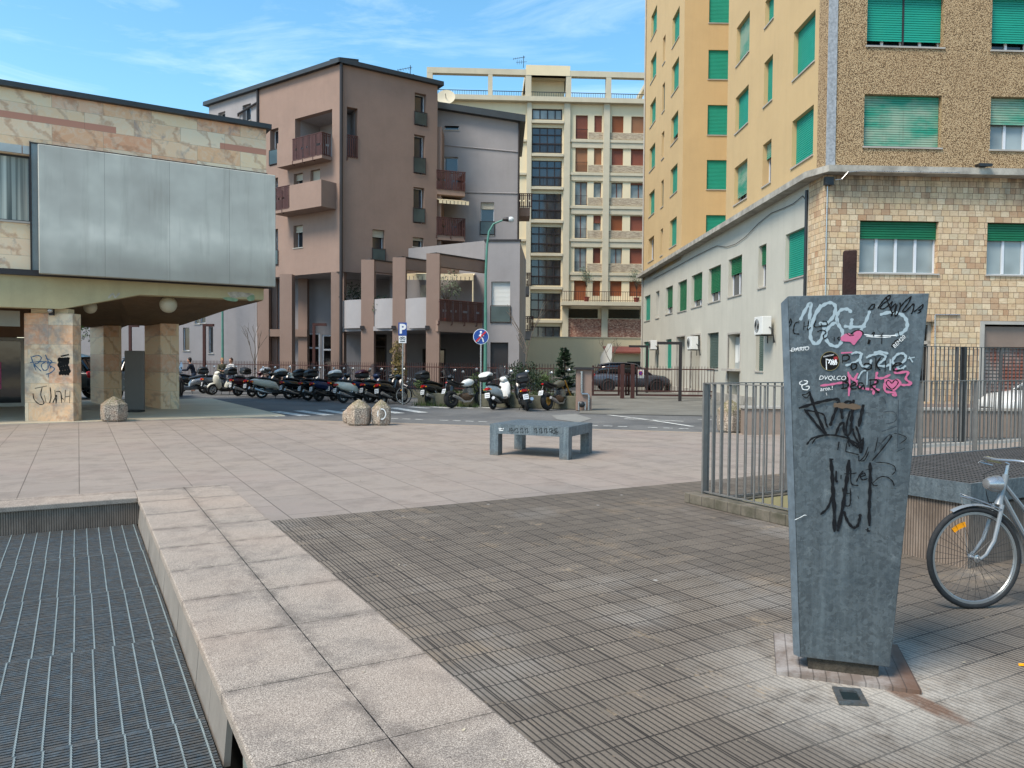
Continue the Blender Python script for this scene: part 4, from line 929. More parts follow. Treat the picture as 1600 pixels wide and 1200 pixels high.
# ground floor under the overhang: recessed wall, doors, columns
RW = Fac(531, 48.5, (1, .0), brown); r0 = RW.uv(60, 566)[0]; r1 = RW.uv(757, 566)[0]
d1 = RW.rect(470, 500, 520, 600); d2 = RW.rect(503, 540, 523, 600); d3 = RW.rect(583, 604, 518, 600); d4 = RW.rect(660, 696, 545, 600)
RW.holes = []
for q in (d1, d2, d3, d4):
    q = (q[0], q[1], .05, q[3]); RW.holes.append(q); w_ = MB()
    w_.box((q[0], .05, .05), (q[0]+.1, .12, q[3])); w_.box((q[1]-.1, .05, .05), (q[1], .12, q[3])); w_.box((q[0]+.1, .05, q[3]-.1), (q[1]-.1, .12, q[3])); w_.box((q[0]+.1, .05, q[3]-1.0), (q[1]-.1, .12, q[3]-.9)); 
    d = w_.build('glazed_door', FRM if q[0] < d3[0]-.1 else DRKF, brown, RW.M); MB().box((q[0], .13, .05), (q[1], .18, q[3])).build('pane', GLD, d, RW.M)
for q in ((286,296,512,548),(304,312,478,506),(313,321,476,505),(326,333,510,552)): 
    r = RW.rect(*q); RW.win(r, None, 1, 1, dep=.2)
RW.wall('recessed_wall', LILP, r0, r1, 0, ZU+.02, .2); RW.holes = []
BG = Fac(405, 46, (1, .0), brown)
def col_(px0, px1, pyt, D, name='column', pyb=None, zb=0, dpt=None, mat=None, z=None):
    a = AT(px0, 566, D); b = AT(px1, 566, D); zt_ = z if z is not None else AT((px0+px1)/2, pyt, D).z
    q = MB(); w_ = b.x-a.x; q.box((a.x, D, zb), (b.x, D+(dpt or w_), zt_)); return q.build(name, mat or BROWNP, brown, Matrix.Identity(4))
for (a, b, D) in ((437,456,45.6),(466,480,48.0),(517,537,44.2),(402,420,47.8),(425,433,48.3),(532,538,46)): col_(a, b, 430, D, z=ZU+.001)
m = MB(); a = AT(402, 566, 47.9); b = AT(480, 566, 47.9); m.box((a.x, 47.85, 3.1), (b.x, 48.3, 3.55)); m.build('beam', BROWNP, brown, Matrix.Identity(4))
m = MB(); a = AT(270, 566, 48.4)
# right return with balconies
def slatbal(px0, px1, pyt, pyb, D0, D1, nm='balcony', seed=1, aw=False):
    p = AT(px0, (pyt+pyb)/2, D0); q = AT(px1, (pyt+pyb)/2, D1); z1_ = AT((px0+px1)/2, pyt, (D0+D1)/2).z; z0_ = AT((px0+px1)/2, pyb, (D0+D1)/2).z
    Mx = frame((p.x, p.y), (q.x-p.x, q.y-p.y)); ln = (q.xy-p.xy).length
    b = MB().box((0, .04, z0_-.3), (ln, 1.8, z0_+.02)).build(nm, BROWNP, brown, Mx); r = MB(); slat_rail(r, (0,-.0), (ln, -.0), z0_, z1_, seed=seed, brackets=not aw); slat_rail(r, (ln,0), (ln,1.7), z0_, z1_, seed=seed, brackets=False); r.build('slat_railing', BRSL, b, Mx)
    if aw:
        s_ = MB(); s_.add([(.05,1.5,z0_-.25),(ln,1.5,z0_-.25),(ln,-.5,z0_-.75),(.05,-.5,z0_-.75),(.05,1.5,z0_-.22),(ln,1.5,z0_-.22),(ln,-.5,z0_-.72),(.05,-.5,z0_-.72)], [(0,1,2,3),(7,6,5,4),(0,3,7,4),(3,2,6,7),(2,1,5,6)]); 
        k = .05
        while k < ln: s_.quad((k,-.5,z0_-.95),(k+.2,-.5,z0_-.95),(k+.2,-.5,z0_-.72),(k,-.5,z0_-.72)); k += .24
        s_.build('awning', CREAM, b, Mx)
    return b
slatbal(682, 727, 268, 297, 47.3, 47.9, seed=4, aw=True); slatbal(682, 727, 341, 368, 47.3, 47.9, seed=6)
m = MB(); a = AT(683, 200, 47.6); b = AT(690, 200, 47.6); m.box((a.x-.2, 47.6, ZU), (b.x, 50.5, AT(686, 198, 47.6).z)); m.build('return_wall', BROWNP, brown, Matrix.Identity(4))

# ---------------------------------------------------------------- GREY BLOCK
grey = empty('grey_apartment_block', at(AT(748, 566, 50).xy.to_3d()), 'lilac grey apartment block with sloping dark roof and few small windows', 'building')
GW = Fac(680, 49.5, (1, .015), grey)
for q, kw in (((694.5,717,185,203), {}), ((694.5,715.5,245,269), {}), ((751,772,316,368), dict(sh=BEIGE, fr=.2, rail='glass'))): BW(GW, *q, dep=.25, **kw)
gz0 = GW.uv(685, 172)[1]; gz1 = GW.uv(811, 192)[1]; ug1 = GW.uv(811, 350)[0]; ug0 = GW.uv(655, 350)[0]; zc_ = GW.uv(811,198)[1]
GW.wall('front_wall', LILP, ug0, ug1, 0, zc_, .25)
slope = (gz0-gz1)/(ug1-GW.uv(685,172)[0]); zl_ = gz1+slope*(ug1-ug0)
m = MB(); m.prism([(ug0, zc_), (ug1, zc_), (ug1, gz1), (ug0, zl_)], 'y', 0, .3); m.build('gable', LILP, grey, GW.M)
m = MB(); m.prism([(ug0, zl_-.0), (ug1+.35, gz1-slope*.35), (ug1+.35, gz1+.38), (ug0, zl_+.38)], 'y', -.45, 8); m.build('roof', ROOFD, grey, GW.M)
m = MB(); m.quad((ug1,0,0),(ug1,8,0),(ug1,8,gz1),(ug1,0,gz1)); m.quad((ug0,0,0),(ug0,0,zl_),(ug0,8,zl_),(ug0,8,0)); m.quad((ug0,8,0),(ug0,8,zl_),(ug1,8,gz1),(ug1,8,0)); m.build('side_wall', LILP, grey, GW.M)
m = MB(); 
for (xa, ya, xb, yb) in ((686,226,809,237.5),(700,300,809,302.5)):
    a = GW.uv(xa, ya); b = GW.uv(xb, yb); m.tube([(a[0], -.02, a[1]), (b[0], -.02, b[1])], .045, 5)
m.build('string_course', LILP, grey, GW.M); m = MB(); m.tube([(ug1-.05,-.08,3),(ug1-.05,-.08,gz1)], .07, 6); m.build('drain_pipe', PIPE, grey, GW.M)
# side balconies peeping out right of the grey block
for (yt, yb, x1_) in ((303,324,832),(427,447,831),(495,517,834)):
    p = AT(811, yt, 50.5); q = AT(x1_, yt, 50.5); z1_ = p.z; z0_ = AT(811, yb, 50.5).z
    b = MB().box((p.x-.3, 50.55, z0_-.55), (q.x-.15, 52.5, z0_)).build('balcony', BROWNP if yt < 400 else LILP, grey, Matrix.Identity(4)); r = MB(); slat_rail(r, (p.x, 50.5), (q.x, 50.5), z0_, z1_, seed=yt, brackets=False); r.build('slat_railing', BRSL, b, Matrix.Identity(4))
# lower wing in front (door, big shutter)
LW = Fac(757, 42.5, (1, -.06), grey)
BW(LW, 767.5,797,440,505, sh=WHTM, fr=1, dep=.3, rail='glass', sill=False)
dq = LW.rect(766, 794, 535, 594); dq = (dq[0], dq[1], .1, dq[3]); LW.holes.append(dq)
dr = MB().box((dq[0], .22, .1), (dq[1], .3, dq[3])).build('front_door', pm('charcoal_door', S(58,52,52,.7), .45), grey, LW.M)
m = MB(); m.tube([(dq[1]-.2,.2,1.0),(dq[1]-.2,.16,1.05),(dq[1]-.2,.16,1.35),(dq[1]-.2,.2,1.4)], .02, 5); m.build('handle', SILV, dr, LW.M)
lz = LW.uv(760, 377)[1]; lu = LW.uv(811, 566)[0]
LW.wall('lower_wing_wall', LILP, 0, lu, 0, lz, .3)
m = MB(); m.quad((lu,0,0),(lu,8,0),(lu,8,lz),(lu,0,lz)); m.quad((0,0,0),(0,0,lz),(0,8,lz),(0,8,0)); m.quad((0,0,lz),(lu,0,lz),(lu,8,lz),(0,8,lz)); m.build('wing_side_wall', LILP, grey, LW.M)
m = MB(); m.box((-.06,-.06,lz),(lu+.06,.2,lz+.1)); m.build('wing_coping', PIPE, grey, LW.M)
# terrace: back wall, floor slab, pergola
TRf = Fac(611, 46.5, (1, -.17), grey); tzt = TRf.uv(609, 391)[1]; 
t0 = TRf.uv(609, 450)[0]; t1 = TRf.uv(757, 450)[0]; zfl = 3.55
MB().prism([(t0, zfl), (t1, zfl), (t1, TRf.uv(757,376)[1]), (t0, tzt)], 'y', 0, .2).build('terrace_wall', LILP, grey, TRf.M)
TRf.win(TRf.rect(657, 667, 445, 475), BEIGE, 1, 1, dep=.02, yo=-.06, hole=False, sill=False, root=grey)
perg = brown
ZP = 7.25
cl3 = [(564,584,405.6), (613,633,402), (665.5,686,396)]
cols = []
for (a, b, yt) in cl3:
    xm = (a+b)/2; gap = AT(xm, yt, 40).z - H; D = 40*(ZP-H)/gap; p = AT(a, 566, D); q = AT(b, 566, D); w_ = q.x-p.x
    bd = Vector((2.5, 2.9, 0)).normalized(); ln = 3.85 if a > 660 else (4.2 if a > 600 else 4.0)
    M1 = frame((p.x, p.y), (1, 0)); 
    c_ = MB().box((0,0,0),(w_,.65,ZP)).build('pergola_column', BROWNP, perg, M1)
    M2 = frame((p.x+w_*.9, p.y+.3), (bd.x, bd.y)); MB().box((.05,0,ZP-.62),(ln,.4,ZP-.003)).build('beam', BROWNP, c_, M2); MB().box((-.25,-.05,ZP),(ln+.02,.45,ZP+.07)).build('beam_cap', PIPE, c_, M2)
    MB().cbox((w_*.1, -.06, AT(xm, 512, D).z), (.22,.12,.2)).build('wall_lamp', PIPE, c_, M1)
    cols.append((p, q, D))
# curved parapets between the columns
def para(px0, px1, D0, D1, yt, yb, name='parapet'):
    p = AT(px0, 566, D0); q = AT(px1, 566, D1); z1_ = AT((px0+px1)/2, yt, (D0+D1)/2).z; z0_ = AT((px0+px1)/2, yb, (D0+D1)/2).z
    n = 8; d = (q-p); u = d.normalized(); nn = Vector((-u.y, u.x, 0)); m = MB(); pts = []
    for i in range(n+1): t = i/n; pts.append(p + d*t - nn*(.16*math.sin(math.pi*t)))
    for a, b in zip(pts[:-1], pts[1:]): m.add([(*v.xy, zz_) for zz_ in (z0_, z1_) for v in (a, b, b+nn*.2, a+nn*.2)], [(0,3,2,1),(4,5,6,7),(0,1,5,4),(1,2,6,5),(2,3,7,6),(3,0,4,7)])
    m.build(name, pm('pale_grey_plaster', S(176,172,172,.72), .9, var=.06), brown, Matrix.Identity(4))
para(534, 566, 44.2, 43.1, 469, 513); para(583, 615, 43.0, 42.0, 467, 513); para(632, 668, 41.9, 40.6, 466, 513)
p = AT(686, 566, 40.0); q = AT(755, 566, 42.3); z1_ = AT(720, 471, 41).z; z0_ = AT(720, 503, 41).z
Mx = frame((p.x, p.y), (q.x-p.x, q.y-p.y)); ln = (q.xy-p.xy).length
b = MB().box((0, .1, z0_-.55), (ln, .5, z0_+.02)).build('terrace_beam', BROWNP, brown, Mx); r = MB(); slat_rail(r, (0,0), (ln,0), z0_, z1_, seed=9); r.build('slat_railing', BRSL, b, Mx)
m = MB(); a1_, a2_, a3_, a4_ = AT(534,566,44.1), AT(690,566,40.3), AT(757,566,42.7), AT(757,566,48.6); a5_ = AT(534,566,48.6)
m.add([(*v.xy, zz_) for zz_ in (3.3, 3.54) for v in (a1_, a2_, a3_, a4_, a5_)], [(0,4,3,2,1),(5,6,7,8,9),(0,1,6,5),(1,2,7,6),(2,3,8,7),(3,4,9,8),(4,0,5,9)]); m.build('terrace_slab', LILP, brown, Matrix.Identity(4))
p = AT(640, 430, 43.5); m = MB(); q = AT(757, 430, 44.0)
aw = MB(); a = AT(632, 434, 44.5); b = AT(741, 420, 44.5); aw.box((a.x, 43.2, a.z-.05), (b.x, 43.35, a.z+.1)) ; aw.add([(a.x,43.2,a.z),(b.x,43.2,a.z+.0),(b.x,45.6,a.z+.4),(a.x,45.6,a.z+.4)], [(0,1,2,3)])
k = a.x
while k < b.x: aw.quad((k,43.19,a.z-.25),(k+.2,43.19,a.z-.25),(k+.2,43.19,a.z),(k,43.19,a.z)); k += .24
for x in (a.x, b.x): aw.tube([(x,43.25,zfl),(x,43.25,a.z)], .05, 6)
aw.build('terrace_awning', CREAM, grey, Matrix.Identity(4))
potted(Vector((AT(697,566,42.3).x, 42.3, zfl)), 3.1, 'leafy potted tree on the terrace behind the timber railing', OLIV, 7, .9); potted(Vector((AT(552,566,44.9).x, 44.9, zfl)), 2.4, 'dark bushy shrub behind the pale parapet left of the pergola', LEAFD, 8, 1.0, False)
potted(Vector((AT(597,566,44).x, 43.4, zfl)), 1.6, 'low plants behind the pale parapet between two pergola columns', OLIV, 9, .7, False)

# ---------------------------------------------------------------- MARBLE BUILDING (left)
lb = empty('marble_hall', at(AT(0, 566, 19).xy.to_3d()), 'long low hall clad in veined marble with a large blank sign over an open arcade', 'building')
LF = Fac(0, 19, (1.6125, 1), lb)
ue = LF.uv(416, 330)[0]; u0 = -14; ZB = 3.72; ZM = 8.3
wr = LF.rect(-60, 48, 243, 346); wr = (-3.2, LF.uv(48, 300)[0], LF.uv(24, 345)[1], LF.uv(24, 240)[1])
LF.holes = [wr]
LF.wall('marble_wall', MARB, u0, ue, ZB, ZM, .2); LF.holes = []
LF.win(wr, None, 1, 3, glass=pm('net_curtain', S(178,188,180,.7), .9, var=.05), frame_=DKMET, dep=.2, hole=False)
def m_curtain():
    t = NT('pleated_curtain'); x, y, z = t.xyz(); n = t.noise(1, 2, .5, sc3=(9, 1, .15)); c = t.mix(t.fr(n, .35, .65), S(206,212,200,.8), S(112,124,120,.6)); return t.done(c, .9)
cu_ = MB(); k = 0
n = 60
for i in range(n):
    a_ = wr[0]+(wr[1]-wr[0])*i/n; b_ = wr[0]+(wr[1]-wr[0])*(i+1)/n; ya = .172+.012*math.sin(i*1.3); yb = .172+.012*math.sin((i+1)*1.3)
    cu_.quad((a_, ya, wr[2]+.05), (b_, yb, wr[2]+.05), (b_, yb, wr[3]-.05), (a_, ya, wr[3]-.05))
cu_.build('curtain', m_curtain(), lb, LF.M, smooth=True)
ml = MB(); 
k = -3.2
for k in range(7): ml.box((-3.2+k*.62, -.03, wr[3]+.02), (-3.2+k*.62+.6, .0-.001, wr[3]+.22))
ml.build('blind_box', pm('pale_metal', S(196,200,196,.75), .5, .3), lb, LF.M)
# roof edge and rest of shell
m = MB(); m.box((u0, -.16, ZM), (ue+.12, .5, ZM+.13)); m.build('roof_edge', ROOFD, lb, LF.M)
m = MB(); m.quad((ue,.0,ZB),(ue,11,ZB),(ue,11,ZM),(ue,0,ZM)); m.quad((u0,11,0),(u0,11,ZM),(ue,11,ZM),(ue,11,ZB)) ; m.quad((u0,0,ZM+.001),(ue,0,ZM+.001),(ue,11,ZM+.001),(u0,11,ZM+.001)); m.build('rear_wall', MARB, lb, LF.M)
# metal cladding strip and sign
s0 = LF.uv(49, 330)[0]; s1 = LF.uv(427, 350, -.5)[0]
m = MB(); zt_ = LF.uv(60, 227)[1]; k = s0
while k < ue-.02: m.box((k+.01, -.12, ZB+.05), (min(k+.17, ue), -.001, zt_)); k += .18
m.build('metal_fins', pm('grey_metal_cladding', S(150,156,154,.72), .45, .4, var=.1), lb, LF.M)
m = MB(); m.box((s0-.03, -.14, ZB), (s0+.0, -.001, zt_+.04)); m.box((s0, -.14, zt_), (ue, -.001, zt_+.03)); m.build('cladding_frame', PIPE, lb, LF.M)
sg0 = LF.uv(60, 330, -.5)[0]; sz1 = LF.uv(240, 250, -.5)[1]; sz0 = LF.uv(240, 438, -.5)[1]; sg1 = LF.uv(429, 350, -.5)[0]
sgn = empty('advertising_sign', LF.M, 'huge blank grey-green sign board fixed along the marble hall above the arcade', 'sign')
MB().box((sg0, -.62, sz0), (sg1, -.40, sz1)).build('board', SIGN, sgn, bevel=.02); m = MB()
for k in range(6): a_ = sg0+.6+(sg1-sg0-1.2)*k/5; m.box((a_-.04, -.40, sz0+.4), (a_+.04, -.13, sz0+.5)); m.box((a_-.04, -.40, sz1-.5), (a_+.04, -.13, sz1-.4))
m.build('bracket', PIPE, sgn)
# fascia (varying depth), gutter strip, ceiling
m = MB(); za, zb_ = 2.9, 3.36; ua_, ub_ = LF.uv(96, 482)[0], LF.uv(218, 462)[0]
m.prism([(u0, za), (ua_, za), (ub_, zb_), (ue-.1, zb_+.02), (ue-.1, ZB), (u0, ZB)], 'y', -.10, .45); m.build('fascia', pm('ochre_render', S(204,188,144,.72), .88, var=.14, scale=1.2, streak=.25), lb, LF.M)
m = MB(); m.box((u0, -.22, ZB-.02), (ue+.1, -.101, ZB+.12)); m.box((u0, -.101, ZB), (ue+.1, .0, ZB+.05)); m.build('gutter_strip', PIPE, lb, LF.M)
peel = MB(); random.seed(5)
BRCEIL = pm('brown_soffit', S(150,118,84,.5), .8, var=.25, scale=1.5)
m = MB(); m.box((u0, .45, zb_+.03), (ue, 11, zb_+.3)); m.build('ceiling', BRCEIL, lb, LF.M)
def haunch(u, y0, y1):
    m = MB(); zl, zh = 2.78, zb_+.03
    m.add([(u-.75, y0-.35, zl), (u+.75, y0-.35, zl), (u+.75, y1+.3, zl), (u-.75, y1+.3, zl), (u-1.5, .46, zh), (u+2.1, .46, zh), (u+2.1, y1+2.2, zh), (u-1.5, y1+2.2, zh)], [(0,3,2,1),(4,5,6,7),(0,1,5,4),(1,2,6,5),(2,3,7,6),(3,0,4,7)]); return m.build('haunched_beam', BRCEIL, lb, LF.M)
# damp, peeling corner of fascia
# pillars
def on(px, py, dy=0):  # local (u, y) of a ground point
    p = LF.M.inverted() @ G(px, py); return p.x, p.y
def pillar(px0, px1, pyb, w_, d_, rot, zt_, mat, lab, worn=False):
    p = G((px0+px1)/2, pyb); e = empty('marble_pillar', Matrix.Translation((p.x, p.y, 0)) @ Matrix.Rotation(rot, 4, 'Z') , lab, 'pillar', 'marble pillars of the arcade')
    MB().box((-w_/2, -.0, 0), (w_/2, d_, zt_)).build('shaft', mat, e, bevel=.012); return e
ang = math.atan2(1, 1.6125)
p1 = pillar(40, 114, 659.3, 1.22, .42, R(3), 2.80, MARB3, 'worn white marble slab pillar scrawled with blue and black graffiti'); 
m = MB(); m.box((-.46,.06,2.8),(.46,.38,2.92)); m.build('capital', CREAM, p1)
# square pillars turned so that two faces show; right faces wider in light
PILM = m_marble('warm_marble_cladding', .62, .60, 0, 0); PILM.node_tree.nodes['Principled BSDF'].inputs['Specular IOR Level'].default_value = .6
def pil2(px0, pxm, px1, pyc, zt_, lab, mat=MARB2, D=None):
    c = G(pxm, pyc); Dp = c.y
    # edges run along wall direction (to the left-back mirrored) and the right
    uR = Vector((.93, .37, 0)).normalized(); uL = Vector((-.62, .78, 0)).normalized()
    def solve(px, u):
        r = ray(px, 566); k = r.x/r.y; return (k*c.y-c.x)/(u.x-k*u.y)
    a = abs(solve(px1, uR)); b = abs(solve(px0, uL)); e = empty('marble_pillar', Matrix.Translation((c.x, c.y, 0)), lab, 'pillar', 'marble pillars of the arcade')
    A_, B_ = uR*a, uL*b; m = MB(); m.add([(*v.xy, z_) for z_ in (0, zt_) for v in (Vector((0,0,0)), A_, A_+B_, B_)], [(0,3,2,1),(4,5,6,7),(0,1,5,4),(1,2,6,5),(2,3,7,6),(3,0,4,7)]); m.build('shaft', mat, e, bevel=.012)
    mid = LF.M.inverted() @ (c+(A_+B_)/2); return e, mid
e3, m3 = pil2(226, 251, 280, 640, 2.80, 'cream marble pillar nearest the parked motorcycles', PILM)
e2_, m2 = pil2(141, 162.5, 190, 634, 2.80, 'peach and cream marble pillar right of the dark van', PILM)
BRM = pm('brown_marble', S(150,108,74,.6), .4, var=.3, scale=1.5)
e4, m4 = pil2(113.5, 114.5, 127, 641, 2.95, 'brown pillar just behind the graffiti pillar', BRM)
haunch(m3.x-.2, m3.y-.5, m3.y+.6)
m = MB(); zl, zh = 2.78, zb_+.03; 
a_ = m3; b_ = m2; m.add([(m2.x-.6, m2.y-.5, zl), (m3.x+.3, m3.y-.6, zl), (m3.x+.3, m3.y+.7, zl), (m2.x-.6, m2.y+.7, zl), (m2.x-1.6, .46, zh), (m3.x+1.7, .46, zh), (m3.x+1.7, m3.y+2, zh), (m2.x-1.6, m3.y+2, zh)], [(0,3,2,1),(4,5,6,7),(0,1,5,4),(1,2,6,5),(2,3,7,6),(3,0,4,7)]) if False else None
haunch(m2.x-.2, m2.y-.5, m2.y+.6)
# arcade floor
fl = MB(); fl.box((u0, -.12, -.05), (ue+.5, 11, .02)); o = fl.build('arcade_floor', pm('polished_stone_floor', S(222,204,174,.88), .75, var=.18, scale=.8), M=LF.M); struct(o)
# shop front inside the arcade
sx = LF.M.inverted() @ G(22, 636); ibx = MB(); ys = sx.y; 
shop = MB(); shop.box((u0, ys+.1, 0), (sx.x-1.0+1.1, ys+.3, zb_)); shop.box((u0, ys+.05, 2.34), (sx.x+.449, ys+.29, zb_-.01)); shop.box((sx.x+.45, ys+.101, 0), (sx.x+1.75, ys+.4, zb_)); shop.build('inner_wall', BRM, lb, LF.M)
df = MB(); df.box((sx.x-3, ys, 0), (sx.x+.32, ys+.09, .14)); df.box((sx.x+.2, ys, .14), (sx.x+.32, ys+.09, 2.2)); df.box((sx.x-.95, ys, .14), (sx.x-.85, ys+.09, 2.2)); df.box((sx.x-3, ys, 2.2), (sx.x+.32, ys+.09, 2.32)); dfo = df.build('shop_door', SILL, lb, LF.M); MB().box((sx.x-3, ys+.09, .1), (sx.x+.25, ys+.099, 2.25)).build('pane', GLD, dfo, LF.M)
po = MB(); po.box((sx.x-.62, ys+.06, .6), (sx.x-.35, ys+.07, 1.5)); po.build('poster', pm('pink_poster', S(206,96,140,.8), .7), dfo, LF.M)
sgb = empty('sign_board', LF.M @ Matrix.Translation((0,0,0)), 'plain greige sign board over the shop door inside the arcade', 'sign'); r = LF.rect(-60, 30, 484, 508); MB().box((u0+9, .5, r[2]), (LF.uv(31,495,.5)[0], .58, r[3]+.02)).build('board', pm('greige_board', S(150,142,124,.75), .6, var=.1), sgb)
# green house number lettering sign on brown pillar
def text(s_, size, M, mat, parent=None, name='lettering', ext=.004, bold=0.0, align='CENTER', shear=0):
    c = bpy.data.curves.new(name, 'FONT'); c.body = s_; c.size = size; c.extrude = ext; c.align_x = align; c.align_y = 'CENTER'; c.offset = bold; c.resolution_u = 3; c.shear = shear
    o = bpy.data.objects.new(name, c); COL.objects.link(o); dg = bpy.context.evaluated_depsgraph_get(); me = bpy.data.meshes.new_from_object(o.evaluated_get(dg)); bpy.data.objects.remove(o)
    me.materials.clear(); me.materials.append(mat); o = bpy.data.objects.new(name, me); COL.objects.link(o)
    if parent is not None: o.parent = parent; o.matrix_basis = WM[parent.name].inverted() @ M
    else: o.matrix_basis = M
    WM[o.name] = M.copy(); return o
UP = Matrix.Rotation(R(90), 4, 'X')
GRN = pm('green_letter', S(60,160,60,.8), .5)
text('ute', .30, Matrix.Translation(AT(121.5, 511, e4.location.y-.03)) @ UP, GRN, e4, 'lettering')
# globe lamps
def globe(px, py, rpx, D, lab):
    p = AT(px, py, D); r_ = rpx/F*D; e = empty('globe_lamp', Matrix.Translation(p), lab, 'lamp', 'globe lamps under the arcade ceiling'); MB().ball((0,0,0), r_, 18).build('shade', pm('milky_globe', S(196,186,160,.75), .35, var=.1), e, smooth=True); MB().lathe([(.0,r_*.9),(.1,r_*.9),(.1,r_*1.02),(.03,r_*1.05),(.03,max(r_*1.1, 3.4-p.z)),(0,max(r_*1.1, 3.4-p.z))], 12).build('mount', PIPE, e)
globe(263, 476, 13, 21.5, 'round milky globe lamp right of the marble pillars, under the ceiling'); globe(141, 480, 10, 20.8, 'smaller half hidden milky globe lamp left under the ceiling')
# camera above graffiti pillar
p = AT(78, 485, 19.6); e = empty('security_camera', Matrix.Translation(p), 'small silver security camera above the graffiti pillar', 'camera'); MB().ball((0,0,0), .07, 12).build('dome', SILV, e, smooth=True); MB().box((-.05,.03,-.12),(.05,.12,.1)).build('bracket', PIPE, e)
# grey slab kiosk between pillars
p = G(209.5, 645); e = empty('info_totem', Matrix.Translation(p), 'plain taupe upright panel on a dark foot between two marble pillars', 'information stand'); MB().box((-.29,0,.08),(.29,.12,AT(209.5,548,p.y).z)).build('panel', pm('taupe_panel', S(118,110,102,.75), .6, var=.06), e, bevel=.02); MB().box((-.22,-.08,0),(.22,.24,.08)).build('foot', BLK, e)
# ================================================================= PLAZA OBJECTS
# ---- stairwell kerb, inside walls and steel railing
KERB = pm('kerb_tiles', S(140,128,114,.7), .88, var=.3, scale=3)
def m_kerbtile():
    t = NT('kerb_brick'); x, y, z = t.xyz(); j = t.fr(t.math('ABSOLUTE', t.math('SUBTRACT', t.math('FRACT', t.math('DIVIDE', t.math('ADD', x, y), .2)), .5)), .47, .49)
    c = t.mix(t.fr(t.noise(4, 6, .7), .35, .65), S(132,122,108,.66), S(92,88,70,.56)); c = t.mix(t.math('MULTIPLY', j, .8), c, S(50,44,38,.6)); return t.done(c, .88)
KBR = m_kerbtile()
def gM(): return GM.copy()
X0, Y1 = sx_, sy_ = grid(P0); WX0, WX1, WY0, WY1 = WELL[0], WELL[1], WELL[2], WELL[3]
well = empty('stairwell', GM.copy(), 'sunken stair opening with pale yellow inner wall and low tiled kerb behind the steel railing', 'stairwell')
m = MB(); m.box((X0-.16, WY0-.05, .004), (WX0, Y1+.16, .12)); m.box((WX0, WY1, .004), (WX1, Y1+.16, .02)); m.build('kerb', KBR, well, GM, bevel=.012)
YW = pm('pale_yellow_render', S(236,214,158,.95), .85, var=.10, scale=2, streak=.15)
m = MB(); m.quad((WX0,WY0,-2.6),(WX0,WY1,-2.6),(WX0,WY1,.0),(WX0,WY0,.0)); m.quad((WX0,WY1,-2.6),(WX1,WY1,-2.6),(WX1,WY1,0),(WX0,WY1,0)); m.quad((WX0,WY0,-2.6),(WX0,WY0,0),(WX1,WY0,0),(WX1,WY0,-2.6)); m.quad((WX1,WY0,-2.6),(WX1,WY0,0),(WX1,WY1,0),(WX1,WY1,-2.6)); m.build('inner_wall', YW, well, GM)
m = MB(); 
for k in range(14): m.box((WX1-.0-.55*k-.55, WY0, -2.6), (WX1-.55*k, WY1, -2.45+ .17*(13-k) if False else -.2-.17*k))
m.build('steps', CONC, well, GM)
m = MB(); m.quad((WX0,WY0,-2.6),(WX1,WY0,-2.6),(WX1,WY1,-2.6),(WX0,WY1,-2.6)); m.build('landing', CONC, well, GM)
def railing(name, a, b, z0, z1, sp, lab, posts=(), grp=None, bars=.012, postw=.05, a_post=True, M=None, mat=None):
    """flat-bar steel railing between grid points a, b"""
    a = Vector((*a, 0)); b = Vector((*b, 0)); d = b-a; L_ = d.length; Mx = (M or GM) @ frame((a.x, a.y), (d.x, d.y)); mat = mat or GALV
    e = empty(name, Mx, lab, 'railing', grp)
    MB().box((0, -.02, z1-.012), (L_, .02, z1)).build('top_rail', mat, e); MB().box((0, -.018, z0+.02), (L_, .018, z0+.032)).build('bottom_rail', mat, e)
    n = int(L_/sp); k = 1
    for i in range(n+1):
        x = L_*i/n
        if i % max(1, int(1.45/sp)) == 0: p_ = MB().box((x-.012, -.035, z0), (x+.012, .035, z1+.0)).build('post', mat, e)
        elif k < 96: MB().tube([(x, 0, z0+.03), (x, 0, z1-.01)], bars, 6).build('baluster', mat, e); k += 1
    return e
RG = pm('railing_galvanised', S(142,140,136,.66), .5, .25, var=.2, scale=10)
rz = AT(1101, 598, P0.y).z
r1_ = railing('steel_railing', (X0, Y1), (X0, WY0), .12, rz, .125, 'galvanised railing on the near side of the stairwell, running behind the graffiti panel', mat=RG, grp='steel railings of the stairwell')
r2_ = railing('steel_railing', (X0+.06, Y1+.03), (X0+7.2, Y1+.03), .02, rz, .125, 'galvanised railing on the far side of the stairwell, farther behind the graffiti panel', mat=RG, grp='steel railings of the stairwell')
A_ = grid(G(1418, 699.5)); B_ = grid(G(1700, 684)); zt2 = 2.03
r3_ = railing('tall_steel_fence', A_, B_, .06, zt2, .125, 'tall dark steel bar fence standing behind the grated bench block', mat=pm('dark_galvanised', S(96,98,98,.65), .5, .2, var=.2, scale=10), postw=.08)
tag(r3_, None, 'fence'); MB().box((-.2, -.12, 0), ((Vector(B_)-Vector(A_)).length, .12, .06)).build('kerb', SILL, r3_)
MB().box((1.55, -.05, .05), (1.63, .05, zt2)).build('wide_post', DKMET, r3_)
# ---- planter wall in front of tower
A_ = G(1162, 679.5); B_ = G(1240, 681); hW = .66
Mx = frame((A_.x, A_.y), (1, -.03)); e = empty('planter_wall', Mx, 'long low brownish stone wall in front of the tower behind the railings', 'wall')
MB().box((0, 0, 0), (9, .28, hW-.05)).build('wall', pm('brownish_stone', S(158,140,126,.7), .85, var=.15, scale=1.5, streak=.15), e); MB().box((-.03,-.04,hW-.05),(9.03,.34,hW)).build('coping', SILL, e)
gsn = MB()
